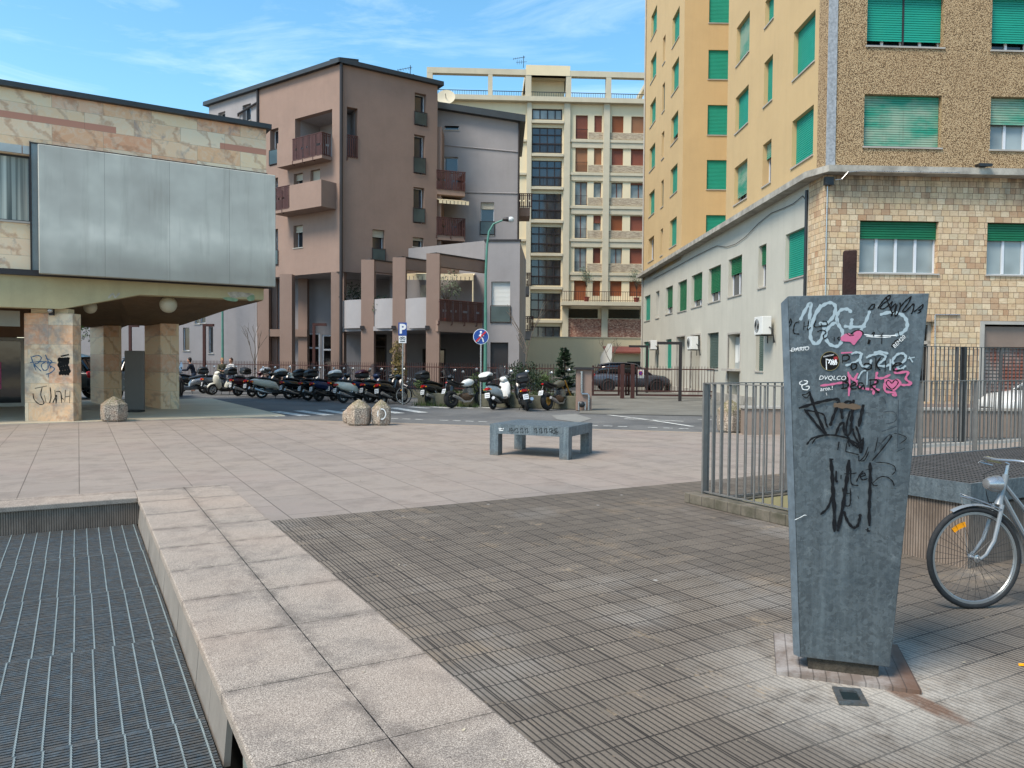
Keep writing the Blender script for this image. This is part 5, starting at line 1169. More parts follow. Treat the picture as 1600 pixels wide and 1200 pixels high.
# ---- vent / grated bench block
c0 = G(1514, 892); cx0, cy0 = grid(c0); bw = 3.4; bh = .70
back = grid(AT(1424, 711, 8.05)); bl_ = 1.38
vb = empty('grated_block', GM @ Matrix.Translation((cx0, cy0, 0)), 'ribbed stone plinth topped by a galvanised frame and steel grating, bicycle in front', 'vent')
MB().box((.03, .03, 0), (bw, bl_, bh-.17)).build('plinth', RTILE, vb)
m = MB(); m.box((0, 0, bh-.17), (bw, .025, bh)); m.box((0, .025, bh-.17), (.025, bl_, bh)); m.box((.025, bl_-.025, bh-.17), (bw, bl_, bh)); m.build('steel_frame', m_galv('galvanised_frame', 1.15), vb)
m = MB(); y = .04
while y < bl_-.03: m.box((.026, y, bh-.04), (bw, y+.012, bh-.004)); y += .034
gr_ = m.build('grating', pm('brown_grey_grating', S(128,120,114,.75), .7, .1, var=.3, scale=3), vb); m = MB(); x = .1
while x < bw: m.box((x, .03, bh-.03), (x+.008, bl_-.03, bh-.001)); x += .11
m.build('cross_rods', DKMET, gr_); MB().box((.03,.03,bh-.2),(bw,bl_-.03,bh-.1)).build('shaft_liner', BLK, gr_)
# ---- graffiti ribbons drawn on a plane
def smooth(pts, n=5):
    if len(pts) < 3: return pts
    o = []; P = [pts[0]]+list(pts)+[pts[-1]]
    for i in range(1, len(P)-2):
        a, b, c, d = [Vector(q) for q in P[i-1:i+3]]
        for k in range(n):
            t = k/n; o.append(.5*((2*b)+(c-a)*t+(2*a-5*b+4*c-d)*t*t+(3*b-a-3*c+d)*t**3))
    o.append(Vector(P[-2])); return o
class Ink:
    def __init__(s, tf): s.tf = tf; s.m = {}; s.k = 0
    def st(s, col, wid, pts, curve=True, close=False):
        m = s.m.setdefault(col, MB()); q = [Vector(s.tf(*p)) for p in pts]; q = smooth(q) if curve else q
        s.k += 1; y = -.0012 - .00012*s.k; h = wid/2; n = len(q); L_ = []; 
        for i in range(n):
            d = (q[min(i+1, n-1)]-q[max(i-1, 0)]); d = d.normalized() if d.length > 1e-9 else Vector((1,0)); p = Vector((-d.y, d.x)); w_ = h*(.86+.24*math.sin(i*1.7+s.k)) ; w_ *= (.6 if i in (0, n-1) else 1)
            L_.append((q[i]+p*w_, q[i]-p*w_))
        for (a, b), (c, d) in zip(L_[:-1], L_[1:]): m.add([(a.x,y,a.y),(b.x,y,b.y),(d.x,y,d.y),(c.x,y,c.y)], [(0,1,2,3)])
    def blob(s, col, pts):
        m = s.m.setdefault(col, MB()); s.k += 1; y = -.0012 - .00012*s.k; q = smooth([Vector(s.tf(*p)) for p in pts]+[Vector(s.tf(*pts[0]))], 4)[:-1]
        c = sum(q, Vector((0,0)))/len(q)
        for i in range(len(q)): a, b = q[i], q[(i+1) % len(q)]; m.add([(c.x,y,c.y),(a.x,y,a.y),(b.x,y,b.y)], [(0,1,2)])
    def build(s, parent, M, name='graffiti'):
        for c, m in s.m.items(): m.build(name, INK[c], parent, M)
def ink(name, col, r=.7):
    t = NT(name); n = t.noise(30, 4, .7); c = t.mix(t.fr(n, .55, .8, 0, .15), col, S(96,110,116,.8)); return t.done(c, r, 0, .3)
INK = {'w': ink('white_spray', S(164,182,190,.74)), 'k': ink('black_marker', S(6,7,9,.5), .9), 'p': ink('pink_paint', S(204,108,146,.7)), 'b': ink('blue_black_marker', S(8,14,22,.5), .9), 'c': ink('chalk_pen', S(220,224,224,.85)), 'n': ink('blue_marker', S(70,104,132,.75)), 'd': ink('rusty_tape', S(104,88,72,.7)), 'h': ink('grey_scratch', S(56,66,74,.7)), 'y': ink('sticker_yellow', S(150,136,84,.7)), 'r': ink('sticker_red', S(150,40,44,.8))}
# ---- totem
tb0 = G(1250.7, 1026.7, .09); tb1 = G(1390.7, 1043, .09)
class TP: pass
TT = Fac(800, 10, (1, 0)); dT = (tb1-tb0).normalized(); TT.o = Vector((tb0.x, tb0.y, 0)); TT.M = frame((tb0.x, tb0.y), (dT.x, dT.y)); TT.u = TT.M.col[0].xyz; TT.n = TT.M.col[1].xyz
tot = empty('steel_monolith', TT.M, 'tall tapering galvanised steel panel covered with white, black and pink graffiti', 'steel panel')
bLx, bLz = TT.uv(1250.7, 1026.7); bRx, bRz = TT.uv(1390.7, 1043); tLx, tLz = TT.uv(1231.5, 461.5); tRx, tRz = TT.uv(1452, 458.7)
zb_t = (bLz+bRz)/2; zt_t = (tLz+tRz)/2; th = .16
m = MB()
def sec(xl, xr, z): return [(xl, 0, z), (xr, 0, z), (xr+.0, th, z), (xl+.01, th+.02, z), (xl-.03, th*.62, z), (xl-.03, .03, z)]
S0 = sec(bLx, bRx, zb_t); S1 = sec(tLx, tRx, zt_t); S1[5] = (S1[5][0], S1[5][1], zt_t-.035); S1[4] = (S1[4][0], S1[4][1], zt_t-.035); n = 6
m.add(S0+S1, [tuple(range(n))[::-1], tuple(range(n, 2*n))]+[(i, (i+1) % n, n+(i+1) % n, n+i) for i in range(n)]); body = m.build('panel', m_galv('blue_grey_galvanised', .88), tot)
st_ = MB(); e0, e1 = S0, S1; st_.add([Vector(S0[0])+Vector((-.002,-.003,0)), Vector(S0[5])+Vector((-.003,0,0)), Vector(S1[5])+Vector((-.003,0,0)), Vector(S1[0])+Vector((-.002,-.003,-.004))], [(0,3,2,1)]); st_.add([Vector(S0[5])+Vector((-.003,0,0)), Vector(S0[4])+Vector((-.003,0,0)), Vector(S1[4])+Vector((-.003,0,0)), Vector(S1[5])+Vector((-.003,0,0))], [(0,3,2,1)]); st_.build('skylit_edge', pm('scuffed_skylit_steel', S(128,142,152,.75), .5, .4, var=.35, scale=14), tot)  # paler skin over the left edge: scuffs plus sky light put into its colour
bv = body.modifiers.new('bevel', 'BEVEL'); bv.width = .004; bv.segments = 2; bv.limit_method = 'ANGLE'
m = MB(); m.box((bLx+.04, .02, .0), (bRx-.05, th-.02, zb_t+.01)); m.build('base', pm('crusty_foot', S(86,78,66,.6), .9, var=.5, scale=25, bump=.6), tot)
pz = TT.uv(1331, 386, .08)[1]; px_ = TT.uv(1331, 460, .08)[0]
m = MB(); m.box((px_-.032, th+.03, .0), (px_+.034, th+.09, pz)); post = m.build('rusty_post', RUSTB, tot, TT.M, bevel=.006)
Z5 = lambda x, y: TT.uv(1210+x/4.615, 440+y/4.615); Z6 = lambda x, y: TT.uv(1210+x/4.615, 640+y/4.615)
I5 = Ink(Z5)
W_ = .018
I5.st('w', W_, [(185,280),(225,200),(262,155),(255,240),(245,345)]); I5.st('w', W_*1.05, [(335,165),(295,240),(265,330),(262,410),(300,450),(345,400),(360,320)]); I5.st('w', W_, [(285,250),(340,180),(400,152),(440,180),(425,250),(375,300),(320,300)])
I5.st('w', W_, [(555,225),(530,200),(480,205),(450,250),(462,310),(490,360),(488,420),(455,465),(400,452),(368,400),(385,340),(430,300),(462,300)]); I5.st('w', W_*.9, [(560,265),(555,300),(545,345)]); I5.st('w', W_*.9, [(500,322),(560,326),(660,325)]); I5.st('w', W_*.9, [(688,210),(662,280),(630,340),(608,385)])
I5.st('w', W_, [(760,240),(830,222),(910,235),(950,275),(955,330),(920,370),(870,388)]); I5.st('c', .006, [(640,380),(700,388),(790,390),(880,388)]); I5.st('c', .005, [(660,395),(780,402),(840,398)])
for pts in ([(675,205),(700,170),(722,165),(712,195),(690,200)], [(745,195),(775,150),(810,110),(835,100),(825,130),(785,160),(762,190),(790,195),(835,160),(850,140)], [(850,140),(835,200),(845,190),(872,160),(868,205),(840,240)], [(885,165),(868,235),(880,245),(905,190),(905,150)],
            [(905,190),(935,150),(970,120),(985,110),(965,155),(925,210),(945,215),(985,175)], [(985,175),(1005,160),(1000,205),(985,235)], [(1005,220),(1040,190),(1072,165),(1062,195),(1040,205),(1055,215),(1030,230)], [(805,110),(825,170),(850,230),(838,250)]): I5.st('k', .007, pts)
for pts in ([(105,300),(118,268),(122,300),(105,325)], [(178,290),(150,300),(138,340),(142,372),(180,378)], [(215,290),(208,350)], [(215,325),(250,315)], [(250,270),(238,345),(262,330)], [(300,275),(288,325),(340,322)], [(345,285),(375,290),(378,315),(345,322),(335,300)], [(308,362),(345,350),(372,365),(352,390),(360,412),(378,400)], [(432,400),(430,432)], [(680,415),(670,450)], [(700,380),(720,365),(712,395)], [(760,400),(785,368)], [(775,375),(772,450)], [(890,355),(900,395)]): I5.st('k', .006, pts)
I5.st('k', .018, [(686,420),(678,452)]); I5.st('k', .018, [(893,418),(868,445),(845,472)])
I5.blob('p', [(478,400),(505,380),(535,372),(560,385),(580,362),(610,350),(632,372),(622,400),(600,425),(572,458),(545,435),(508,432),(480,425)])
I5.st('k', .007, [(548,382),(575,360),(610,350),(635,365),(640,385)]); I5.st('k', .005, [(520,372),(545,390),(575,385)]); I5.st('k', .006, [(470,425),(455,408),(470,400)])
# small chalk words
def word(s_, x, y, h, col, rot=0, shear=.2, bold=0):
    u, z = Z5(x, y); u2, z2 = Z5(x, y+h); M_ = TT.M @ Matrix.Translation((u, -.0145, z)) @ Matrix.Rotation(-R(rot), 4, 'Y') @ UP; text(s_, abs(z-z2)*1.35, M_, INK[col], tot, 'graffiti', .0004, bold, shear=shear)
word('DARIO', 182, 488, 30, 'c', 6); word('BEM20', 895, 435, 28, 'c', 48); word('DVQLCO', 415, 695, 32, 'c'); word('arte.!', 372, 772, 30, 'c', 8); 
I5.st('c', .004, [(110,500),(180,478),(245,470)])
# round sticker
for r_, c_ in ((69, 'y'), (66, 'k')): I5.blob(c_, [(400+r_*math.cos(a*math.pi/6), 573+r_*math.sin(a*math.pi/6)) for a in range(12)])
I5.blob('r', [(425,545),(450,540),(455,562),(432,568)]); 
I5.st('c', .008, [(372,555),(375,635)]); I5.st('c', .007, [(375,560),(398,570),(388,590)]); 
for k in range(5): I5.st('c', .006, [(400+k*10, 560+(k % 2)*12),(412+k*9, 575+(k % 3)*9),(402+k*10, 600)])
word('nummer', 388, 533, 16, 'c', 12)
for pts in ([(550,520),(590,510),(622,520),(610,560),(560,590),(510,605)], [(632,515),(618,555),(625,600),(660,612),(690,590),(695,560)], [(660,550),(700,530),(760,520),(800,540),(780,570),(740,600),(800,610),(830,595)], [(865,600),(850,570),(885,525),(930,520),(945,555),(905,600),(885,620),(910,632),(945,605)], [(960,555),(1010,545)], [(970,540),(995,582)], [(715,515),(760,505),(820,520)], [(835,560),(832,640)]): I5.st('w', W_*.72, pts)
for pts in ([(480,515),(560,510)], [(530,650),(540,720),(535,825)], [(330,750),(400,742),(470,730),(525,725)], [(530,665),(560,700),(600,720)], [(740,650),(735,690),(780,695),(835,670)], [(735,690),(718,760),(712,815)], [(880,625),(872,660),(960,650),(945,700),(985,735),(940,745),(900,740)], [(600,660),(580,710),(610,760),(680,775),(760,780)], [(790,730),(800,790),(865,800),(870,822),(845,810)]): I5.st('p', W_*.7, pts)
I5.blob('p', [(790,705),(820,700),(850,710),(885,700),(915,730),(895,760),(860,790),(845,780),(820,770),(795,745)])
I5.st('k', .006, [(845,735),(820,712),(805,735),(848,775),(890,730),(870,708),(845,735)]); I5.st('w', .008, [(600,700),(630,650),(660,640)]); I5.st('w', .008, [(668,650),(665,745)])
for pts in ([(200,715),(180,730),(195,745),(225,735),(238,718),(210,712)], [(240,735),(200,748),(205,775),(240,778),(250,755),(225,755)], [(372,800),(378,820)]): I5.st('c', .005, pts)
for pts in ([(488,590),(490,535)], [(490,535),(525,530),(540,550),(520,570),(492,572)], [(550,610),(560,592),(590,597),(585,625),(560,635),(550,610)], [(640,605),(660,590),(695,600),(695,625),(665,635),(640,620)], [(730,545),(728,640)], [(765,545),(735,600),(762,640)], [(800,570),(795,652)], [(860,610),(900,600),(915,590),(880,588),(852,612),(865,642),(925,632)], [(490,685),(495,770)], [(490,685),(525,690),(520,715),(497,722)], [(497,722),(532,735),(520,765),(480,770)], [(550,755),(585,740),(575,725),(550,745),(555,772),(592,772)], [(640,735),(612,730),(600,755),(615,772),(640,745),(648,775)], [(692,700),(686,782)], [(680,710),(735,708),(740,732),(698,748),(720,775),(755,802)]): I5.st('k', .0085, pts)
I5.st('k', .005, [(225,840),(200,815),(225,812),(258,795),(240,830),(225,840)])
for pts, w_ in (([(250,790),(285,900),(330,1010),(372,1105)], .016), ([(175,912),(280,880),(380,855),(460,850),(450,900),(420,980),(400,1040)], .016), ([(215,920),(260,975),(320,1050),(372,1100)], .014), ([(225,925),(300,940),(355,960),(370,1020),(382,1050)], .010),
                ([(490,990),(482,930),(500,880),(545,865),(560,930),(555,1010),(545,1080)], .015), ([(570,850),(560,940),(548,1010)], .014), ([(640,885),(625,960),(605,1045)], .018), ([(440,1105),(465,1040),(495,1015),(500,1080),(520,1110)], .013), ([(545,930),(525,1000),(515,1080),(530,1110),(560,1060),(575,1110),(605,1160)], .011), ([(585,1040),(610,1110),(620,1200)], .012),
                ([(232,1175),(270,1130),(340,1108),(420,1105),(500,1120),(545,1140),(580,1180),(600,1200)], .010), ([(540,1190),(530,1140),(560,1170),(600,1195)], .007)): I5.st('b', w_, pts)
I5.st('d', .030, [(425,888),(510,895),(620,905)]); 
for pts in ([(770,830),(795,855),(800,880)], [(690,900),(740,915)], [(780,940),(850,935),(880,970),(860,1010),(800,1025)], [(770,1080),(830,1060),(880,1040)], [(745,1195),(800,1120),(850,1100)], [(650,940),(690,948)], [(890,850),(888,1000),(885,1200)]): I5.st('h', .005, pts)
I5.build(tot, TT.M); I6 = Ink(Z6); I6.k = 45
for pts, w_ in (([(405,355),(415,450),(420,560),(430,700),(432,880)], .020), ([(538,360),(525,470),(510,580),(492,700),(455,878)], .020), ([(688,380),(690,480),(686,600),(682,720),(684,838)], .017), ([(425,560),(410,640),(380,710),(332,755)], .013), ([(500,730),(520,790),(560,845),(595,840),(612,790),(618,750)], .015), ([(395,355),(425,358)], .012),
                ([(445,440),(443,515),(455,510)], .010), ([(480,470),(478,500)], .010), ([(500,462),(560,460),(590,455)], .007), ([(550,420),(553,530),(605,545)], .007), ([(590,520),(612,470),(640,440)], .007), ([(618,485),(655,470),(640,455),(618,480),(635,505),(672,495)], .007), ([(655,435),(710,420)], .005),
                ([(490,560),(500,595),(550,605)], .007), ([(545,565),(548,640),(540,690),(510,692)], .007), ([(600,620),(608,640)], .007), ([(655,862),(690,875)], .012), ([(672,850),(672,880)], .012), ([(700,520),(715,545),(745,545)], .006), ([(710,525),(760,485),(810,485),(850,515),(862,550)], .006), ([(730,380),(800,382),(860,405),(870,440),(845,470)], .005),
                ([(700,370),(770,290),(840,195),(820,185),(760,250)], .007), ([(820,182),(850,195)], .005), ([(860,170),(905,178),(950,205),(900,245)], .004), ([(880,300),(940,275)], .004), ([(745,200),(730,270),(720,310)], .005), ([(750,235),(770,250)], .005), ([(640,200),(625,310),(600,250),(545,220),(525,190)], .012), ([(512,300),(530,225),(580,260),(640,205)], .006), ([(510,300),(560,312),(608,325)], .006), ([(608,330),(610,370),(650,330),(675,265)], .006), ([(620,370),(650,360),(680,300)], .006), ([(465,230),(455,290)], .012), ([(270,245),(300,205),(350,188)], .007)): I6.st('b', w_, pts)
I6.st('c', .004, [(145,793),(190,772),(215,758),(230,760)]); I6.build(tot, TT.M)
# tiled rim round its foot and little floor box
rm = MB(); q = [G(1213,1056), G(1440,1087), G(1402,1014), G(1208,995)]; rm.add([(v.x,v.y,z_) for z_ in (.004,.026) for v in q], [(3,2,1,0),(4,5,6,7),(0,1,5,4),(1,2,6,5),(2,3,7,6),(3,0,4,7)])
def m_rim():
    t = NT('foot_tiles'); x, y, z = t.xyz(); j = t.math('MAXIMUM', t.fr(t.math('ABSOLUTE', t.math('SUBTRACT', t.math('FRACT', t.math('DIVIDE', x, .062)), .5)), .42, .48), t.fr(t.math('ABSOLUTE', t.math('SUBTRACT', y, .0)), .0, .0))
    n = t.noise(6, 6, .7); c = t.mix(t.fr(n, .4, .6), S(168,160,154,.75), S(132,118,108,.68)); rx = t.fr(x, .36, .52, 0, 1); c = t.mix(t.math('MULTIPLY', rx, .85), c, S(108,76,56,.7)); c = t.mix(t.math('MULTIPLY', j, .6), c, S(60,52,46,.6)); return t.done(c, .85)
rim = rm.build('paved_rim', m_rim(), None, Matrix.Identity(4)); 
inv = TT.M.inverted(); rim.data.transform(inv); rim.matrix_basis = TT.M; WM[rim.name] = TT.M; struct(rim)
fb = grid(G(1330, 1091)); q = [G(1301,1078), G(1345,1079), G(1357,1104), G(1311,1105)]; q = [G(1300,1077.5), G(1311,1103), G(1357,1105.5), G(1344,1081)]
e = empty('floor_box', at((0,0,0)), 'small square steel floor box with open dark hatch near the foot of the panel', 'floor box'); cc = sum(q, Vector())/4; 
def inset(q, k): c = sum(q, Vector())/4; return [c+(v-c)*k for v in q]
m = MB(); qi = inset(q, .62)
for i in range(4): a, b = q[i], q[(i+1) % 4]; c, d = qi[(i+1) % 4], qi[i]; m.add([(*v.xy, z_) for z_ in (.005, .018) for v in (a,b,c,d)], [(0,3,2,1),(4,5,6,7),(0,1,5,4),(2,3,7,6)])
m.build('frame', GALV, e); m = MB(); m.add([(*v.xy, .008) for v in qi], [(0,1,2,3)]); m.build('hatch', pm('deep_teal_black', S(30,44,46,.6), .5), e)
# yellow litter scrap at right edge
# ---- bench table
b0, bN, b3_ = G(765, 710.7), G(888, 719), G(938, 708.7); uB = (bN-b0).normalized(); LB = (bN-b0).length; WB = (b3_-bN).length
MBt = frame((b0.x, b0.y), (uB.x, uB.y)); be = empty('steel_bench', MBt, 'low square galvanised steel bench with four legs standing alone on the plaza', 'bench')
BG_ = m_galv('bench_galvanised', 1.3); hT = .55
m = MB(); m.box((0,0,hT-.165),(LB,.012,hT)); m.box((0,WB-.012,hT-.165),(LB,WB,hT)); m.box((0,.012,hT-.165),(.012,WB-.012,hT)); m.box((LB-.012,.012,hT-.165),(LB,WB-.012,hT)); m.build('apron', BG_, be)
MB().box((.013,.013,hT-.02),(LB-.013,WB-.013,hT+.004)).build('seat', BG_, be)
lw = .165
for (x, y) in ((0.001,.001),(LB-lw-.001,.001),(.001,WB-lw-.001),(LB-lw-.001,WB-lw-.001)):
    m = MB(); m.box((x,y,0),(x+lw,y+lw,hT-.166)); m.build('leg', BG_, be)
BF = Fac(800, 10, (1,0)); BF.o = Vector((b0.x,b0.y,0)); BF.M = MBt; BF.u = MBt.col[0].xyz; BF.n = MBt.col[1].xyz
IB = Ink(lambda x, y: BF.uv(500+x/3.478, 600+y/3.478))
for i in range(9):
    x = 1030+i*28 + (20 if i > 3 else 0); IB.st('k', .012, [(x,238),(x+4,268)]); IB.st('k', .010, [(x,250),(x+14,240),(x+12,266),(x+22,258)])
IB.st('k', .01, [(1020,256),(1060,250)]); IB.st('k', .01, [(1250,262),(1270,250),(1282,262),(1268,270),(1292,272)])
IB.st('c', .05, [(972,243),(998,243)], False); IB.st('c', .035, [(974,252),(996,252)], False); IB.st('k', .012, [(978,235),(978,252)]); IB.st('k', .012, [(986,234),(992,240),(986,250)]); IB.st('k', .01, [(982,243),(994,246)]); IB.build(be, MBt)
# ---- concrete bollards
def bollard(px, pyb, w_, h, rot, lab):
    p = G(px, pyb); p = p + Vector((0, w_/2, 0)); e = empty('concrete_bollard', at(p, R(rot)), lab, 'bollard', 'exposed aggregate bollards along the road')
    n = 6; m = MB(); r_ = w_/2*1.02; 
    prof = [(r_*.80,0),(r_*.84,.03),(r_*.94,.045),(r_,h*.3),(r_*.97,h*.68),(r_*.55,h*.86),(.02,h)]
    m.lathe(prof, n); m.add([(r_*.8*math.cos(2*math.pi*k/n), r_*.8*math.sin(2*math.pi*k/n), 0) for k in range(n)], [tuple(range(n))[::-1]]); b = m.build('block', GRAN, e, bevel=.012); return e
wb = lambda a, b, y: (b-a)/F*G(a, y).y
bA = bollard(168, 660, wb(148,188,660), .66, 14, 'rounded concrete bollard beside the graffiti-scrawled marble pillar')
bB = bollard(557, 666, wb(538,577,666), .66, 20, 'front left bollard of the cluster of three, mossy pointed top'); bC = bollard(593, 665.5, wb(577,609,665), .65, 30, 'right bollard of the cluster of three, with a faint white ring painted on it')
bD = bollard(545, 662, .42, .42, 5, 'short bollard half hidden behind the front left one of the cluster'); bE = bollard(1146, 677.5, wb(1125,1167,677), .80, 25, 'bollard seen through the stairwell railing beside the low stone wall')
m = MB(); p = G(596, 652); 
m.torus((0,0,0), .10, .012, 'y', 18, 5, .3); rg = m.build('painted_ring', INK['c'], bC, Matrix.Translation((bC.location.x+.05, bC.location.y-wb(577,609,665)/2*.93, .30)) @ Matrix.Diagonal((1,.2,1.3,1)))
# ---- fence, planter kerb, pier and gate
FA, FB_ = G(255, 603.5), G(890, 631.5)
FA = Vector((FA.x, FA.y, 0)); FB_ = Vector((FB_.x, FB_.y, 0)); dF = FB_-FA; LFn = dF.length; MF = frame((FA.x, FA.y), (dF.x, dF.y))
fen = empty('iron_picket_fence', MF, 'long brown iron picket fence behind the parked motorcycles', 'fence')
zf0, zf1 = .35, 1.52
MB().box((0,-.015,zf0+.1),(LFn,.015,zf0+.14)).build('bottom_rail', IRON, fen); MB().box((0,-.015,zf1-.16),(LFn,.015,zf1-.12)).build('top_rail', IRON, fen)
n = int(LFn/.135); nn_ = 0; rest = MB()
for i in range(n):
    x = .06+i*LFn/n
    if x > LFn-13 and nn_ < 98:
        m = MB(); m.tube([(x,0,zf0),(x,0,zf1),(x,0,zf1+.07)], [.014,.014,.003], 5); m.build('picket', IRON, fen); nn_ += 1
    else: rest.tube([(x,0,zf0),(x,0,zf1),(x,0,zf1+.07)], [.014,.014,.003], 5)
rest.build('pickets', IRON, fen)['kind'] = 'stuff'
kb = MB(); kb.box((LFn*.0,-.10,0),(LFn,.12,zf0)); kb.build('base_wall', pm('mossy_concrete', S(120,118,100,.65), .9, var=.35, scale=2.5), fen)
# planter kerb and grass strip
MP = frame(FA.xy, (dF.x, dF.y))
KA, KB_ = G(636, 635), G(892, 642)
dK = KB_-KA; MK = frame((KA.x, KA.y), (dK.x, dK.y)); pk = empty('planter_kerb', MK, 'low mossy concrete planter wall behind the five right-hand motorcycles', 'planter'); MB().box((0,.9,0),(dK.length,1.12,.46)).build('wall', MATS['mossy_concrete'], pk, bevel=.015)
MB().box((0,1.13,0),(dK.length,2.2,.36)).build('soil', pm('dark_soil', S(70,60,48,.6), .95, var=.4, scale=6), pk)
# pier with gas pipes
pA_, pB_ = G(901, 641.5), G(924, 641.5); wP = pB_.x-pA_.x; zP = AT(912, 574, pA_.y).z
pr = empty('gate_pier', Matrix.Translation((pA_.x, pA_.y, 0)), 'pinkish square gate pier with a dark cap and grey gas pipes on its front', 'pier'); MB().box((0,0,0),(wP,wP*.9,zP-.08)).build('shaft', BROWNP, pr, bevel=.01); MB().box((-.09,-.09,zP-.08),(wP+.06,wP,zP)).build('cap', PIPE, pr)
m = MB(); m.tube([(wP*.30,-.06,1.28),(wP*.30,-.06,.62),(wP*.34,-.06,.57),(wP*.72,-.06,.57),(wP*.78,-.06,.52),(wP*.78,-.06,0.02)], .035, 8); m.tube([(wP*.30,-.06,1.28),(wP*.30,-.06,1.34)], .045, 8); m.build('gas_pipe', SILV, pr, smooth=True)
m = MB(); m.ball((wP*.32,-.14,.22), .12, 10, (1,.7,.9)); m.build('gas_meter', DKMET, pr, smooth=True); m = MB(); m.tube([(wP*.12,-.14,.02),(wP*.12,-.14,.3),(wP*.3,-.14,.3),(wP*.55,-.14,.3),(wP*.55,-.14,.02)], .03, 8); m.build('valve_pipe', SILV, pr, smooth=True)
# gate: leaves between pier and tower
def gate(p, q, z1, lab, posts=((0,.1),), slide=False):
    d = q-p; Mx = frame((p.x,p.y), (d.x,d.y)); L_ = d.length; e = empty('iron_gate', Mx, lab, 'gate', 'brown iron gates')
    f = MB(); f.box((0,-.03,.12),(L_,.03,.2)); f.box((0,-.03,.32),(L_,.03,.38)); f.box((0,-.02,z1-.12),(L_,.02,z1-.07)); f.box((0,-.029,.2),(.08,.029,z1)); f.box((L_-.08,-.029,.2),(L_,.029,z1)); f.build('gate_frame', IRON, e); k = .14; m = MB(); c = 0
    while k < L_-.08:
        m = MB(); m.tube([(k,0,.32),(k,0,z1),(k,0,z1+.07)], [.013,.013,.003], 5); m.build('picket', IRON, e); k += .135
    return e
g0, g1, g2, g3 = G(925, 622.5), G(968, 622.5), G(990, 622.5), G(1122, 624)
for i_, v in enumerate((g0,g1,g2,g3)): pass
ga = gate(g0, g1, 1.5, 'short brown iron gate leaf right beside the pinkish pier'); gb_ = gate(g2+Vector((.1,0,0)), g3, 1.45, 'long brown iron sliding gate in front of the grey car'); gc_ = gate(g1+Vector((.3,.3,0)), g2-Vector((.15,-.3,0)), 1.15, 'narrow low gate panel between two brown gate posts')
for px, lab in ((972,'brown square gate post left of the grey car door'),(988,'brown square gate post in front of the grey car'),(1124,'brown square gate post against the tower wall')):
    p = G(px, 622.8); tag(MB().box((-.085,-.085,0),(.085,.085,1.58)).build('gate_post', IRON, None, Matrix.Translation((p.x,p.y-.02,0)), bevel=.012), lab, 'post', 'brown gate posts')
# no parking plate on gate
p = AT(1001, 584, G(1001,622).y-.15); s_ = empty('no_parking_plate', Matrix.Translation(p), 'small white plate with red and blue no-parking disc on the gate', 'sign'); MB().box((-.15,0,-.2),(.15,.02,.2)).build('plate', WHTM, s_)
m = MB(); m.lathe([(0,0),(.10,0),(.10,.005),(0,.005)], 20, (0,-.006,.03), Matrix.Rotation(R(90),4,'X')); m.build('disc', tl('sign_red', S(200,30,40,.85)), s_); m = MB(); m.lathe([(0,0),(.075,0),(.075,.004),(0,.004)], 20, (0,-.012,.03), Matrix.Rotation(R(90),4,'X')); m.build('disc_centre', tl('sign_blue', S(26,64,170,.8)), s_)
m = MB(); m.T = Matrix.Translation((0,-.018,.03)) @ Matrix.Rotation(R(45),4,'Y'); m.box((-.08,0,-.011),(.08,.002,.011)); m.build('bar', MATS['sign_red'], s_)
# ---- lamps, sign posts
POLEG = pm('green_pole_paint', S(92,150,132,.7), .5, var=.2, scale=5)
p = G(757, 633); p.y += .6; D = p.y; e = empty('street_lamp', Matrix.Translation((p.x,p.y,0)), 'tall verdigris green street lamp curving right over the motorcycles', 'street lamp')
q = [AT(x, y, D)-Vector((p.x,p.y,0)) for x, y in ((759,430),(761,385),(764,362),(771,350),(783,345),(789,343))]
MB().tube([(0,0,0),(0,0,1.0)], .10, 10).build('base', POLEG, e, smooth=True); MB().tube([(0,0,1.0),(0,0,2.2)]+[tuple(v) for v in q], [.07,.065,.05,.045,.04,.035,.03,.03], 10).build('pole', POLEG, e, smooth=True)
hp = AT(790, 343, D)-Vector((p.x,p.y,0)); MB().loft([(-.12,-.05,.06,.06),(.02,-.07,.08,.1),(.22,-.09,.09,.12)], 10).build('head', PIPE, e, Matrix.Translation(Vector((p.x,p.y,0))+hp)); MB().ball((0,0,0), .14, 12, (1,1,.8)).build('globe', pm('frosted_glass', S(220,222,220,.85), .3), e, Matrix.Translation(Vector((p.x,p.y,0))+hp+Vector((.2,0,.0))), smooth=True)
p = G(348, 603); e = tag(MB().tube([(0,0,0),(.0,0,7.5)], [.09,.05], 8).build('lamp_pole', POLEG, None, Matrix.Translation((p.x,p.y,0)), smooth=True), 'plain green lamp pole by the lilac wall, seen past the right marble pillar', 'pole')
def gamma_lamp(px, pyb, pyt, D, lab, w_=.12, arm=-1.0, flip=1):
    p = AT(px, pyb, D); z = AT(px, pyt, D).z; e = empty('bracket_lamp', Matrix.Translation((p.x,p.y,0)), lab, 'lamp', 'angular brown bracket lamps'); MB().box((-w_/2,-w_/2,0),(w_/2,w_/2,z)).build('pole', IRON if px < 900 else PIPE, e); MB().box((min(arm,w_/2+.001) if arm < 0 else -w_/2-.001,-w_/2-.003,z),(w_/2+.001 if arm < 0 else arm,w_/2+.003,z+w_)).build('arm', IRON if px < 900 else PIPE, e)
gamma_lamp(1062.5, 610, 538.5, 33, 'dark bracket lamp by the tower door, nearest of the angular lamps', .12, -1.0); gamma_lamp(1010.5, 600, 543, 42, 'thin dark bracket lamp beyond the grey car', .12, -1.0)
gamma_lamp(490.5, 600, 509, 43, 'brown bracket lamp between two brown columns', .14, .7); gamma_lamp(319.5, 600, 510, 40, 'brown bracket lamp in front of the lilac wall', .13, .5); gamma_lamp(204, 600, 511, 40, 'brown bracket lamp seen between two marble pillars', .12, .45)
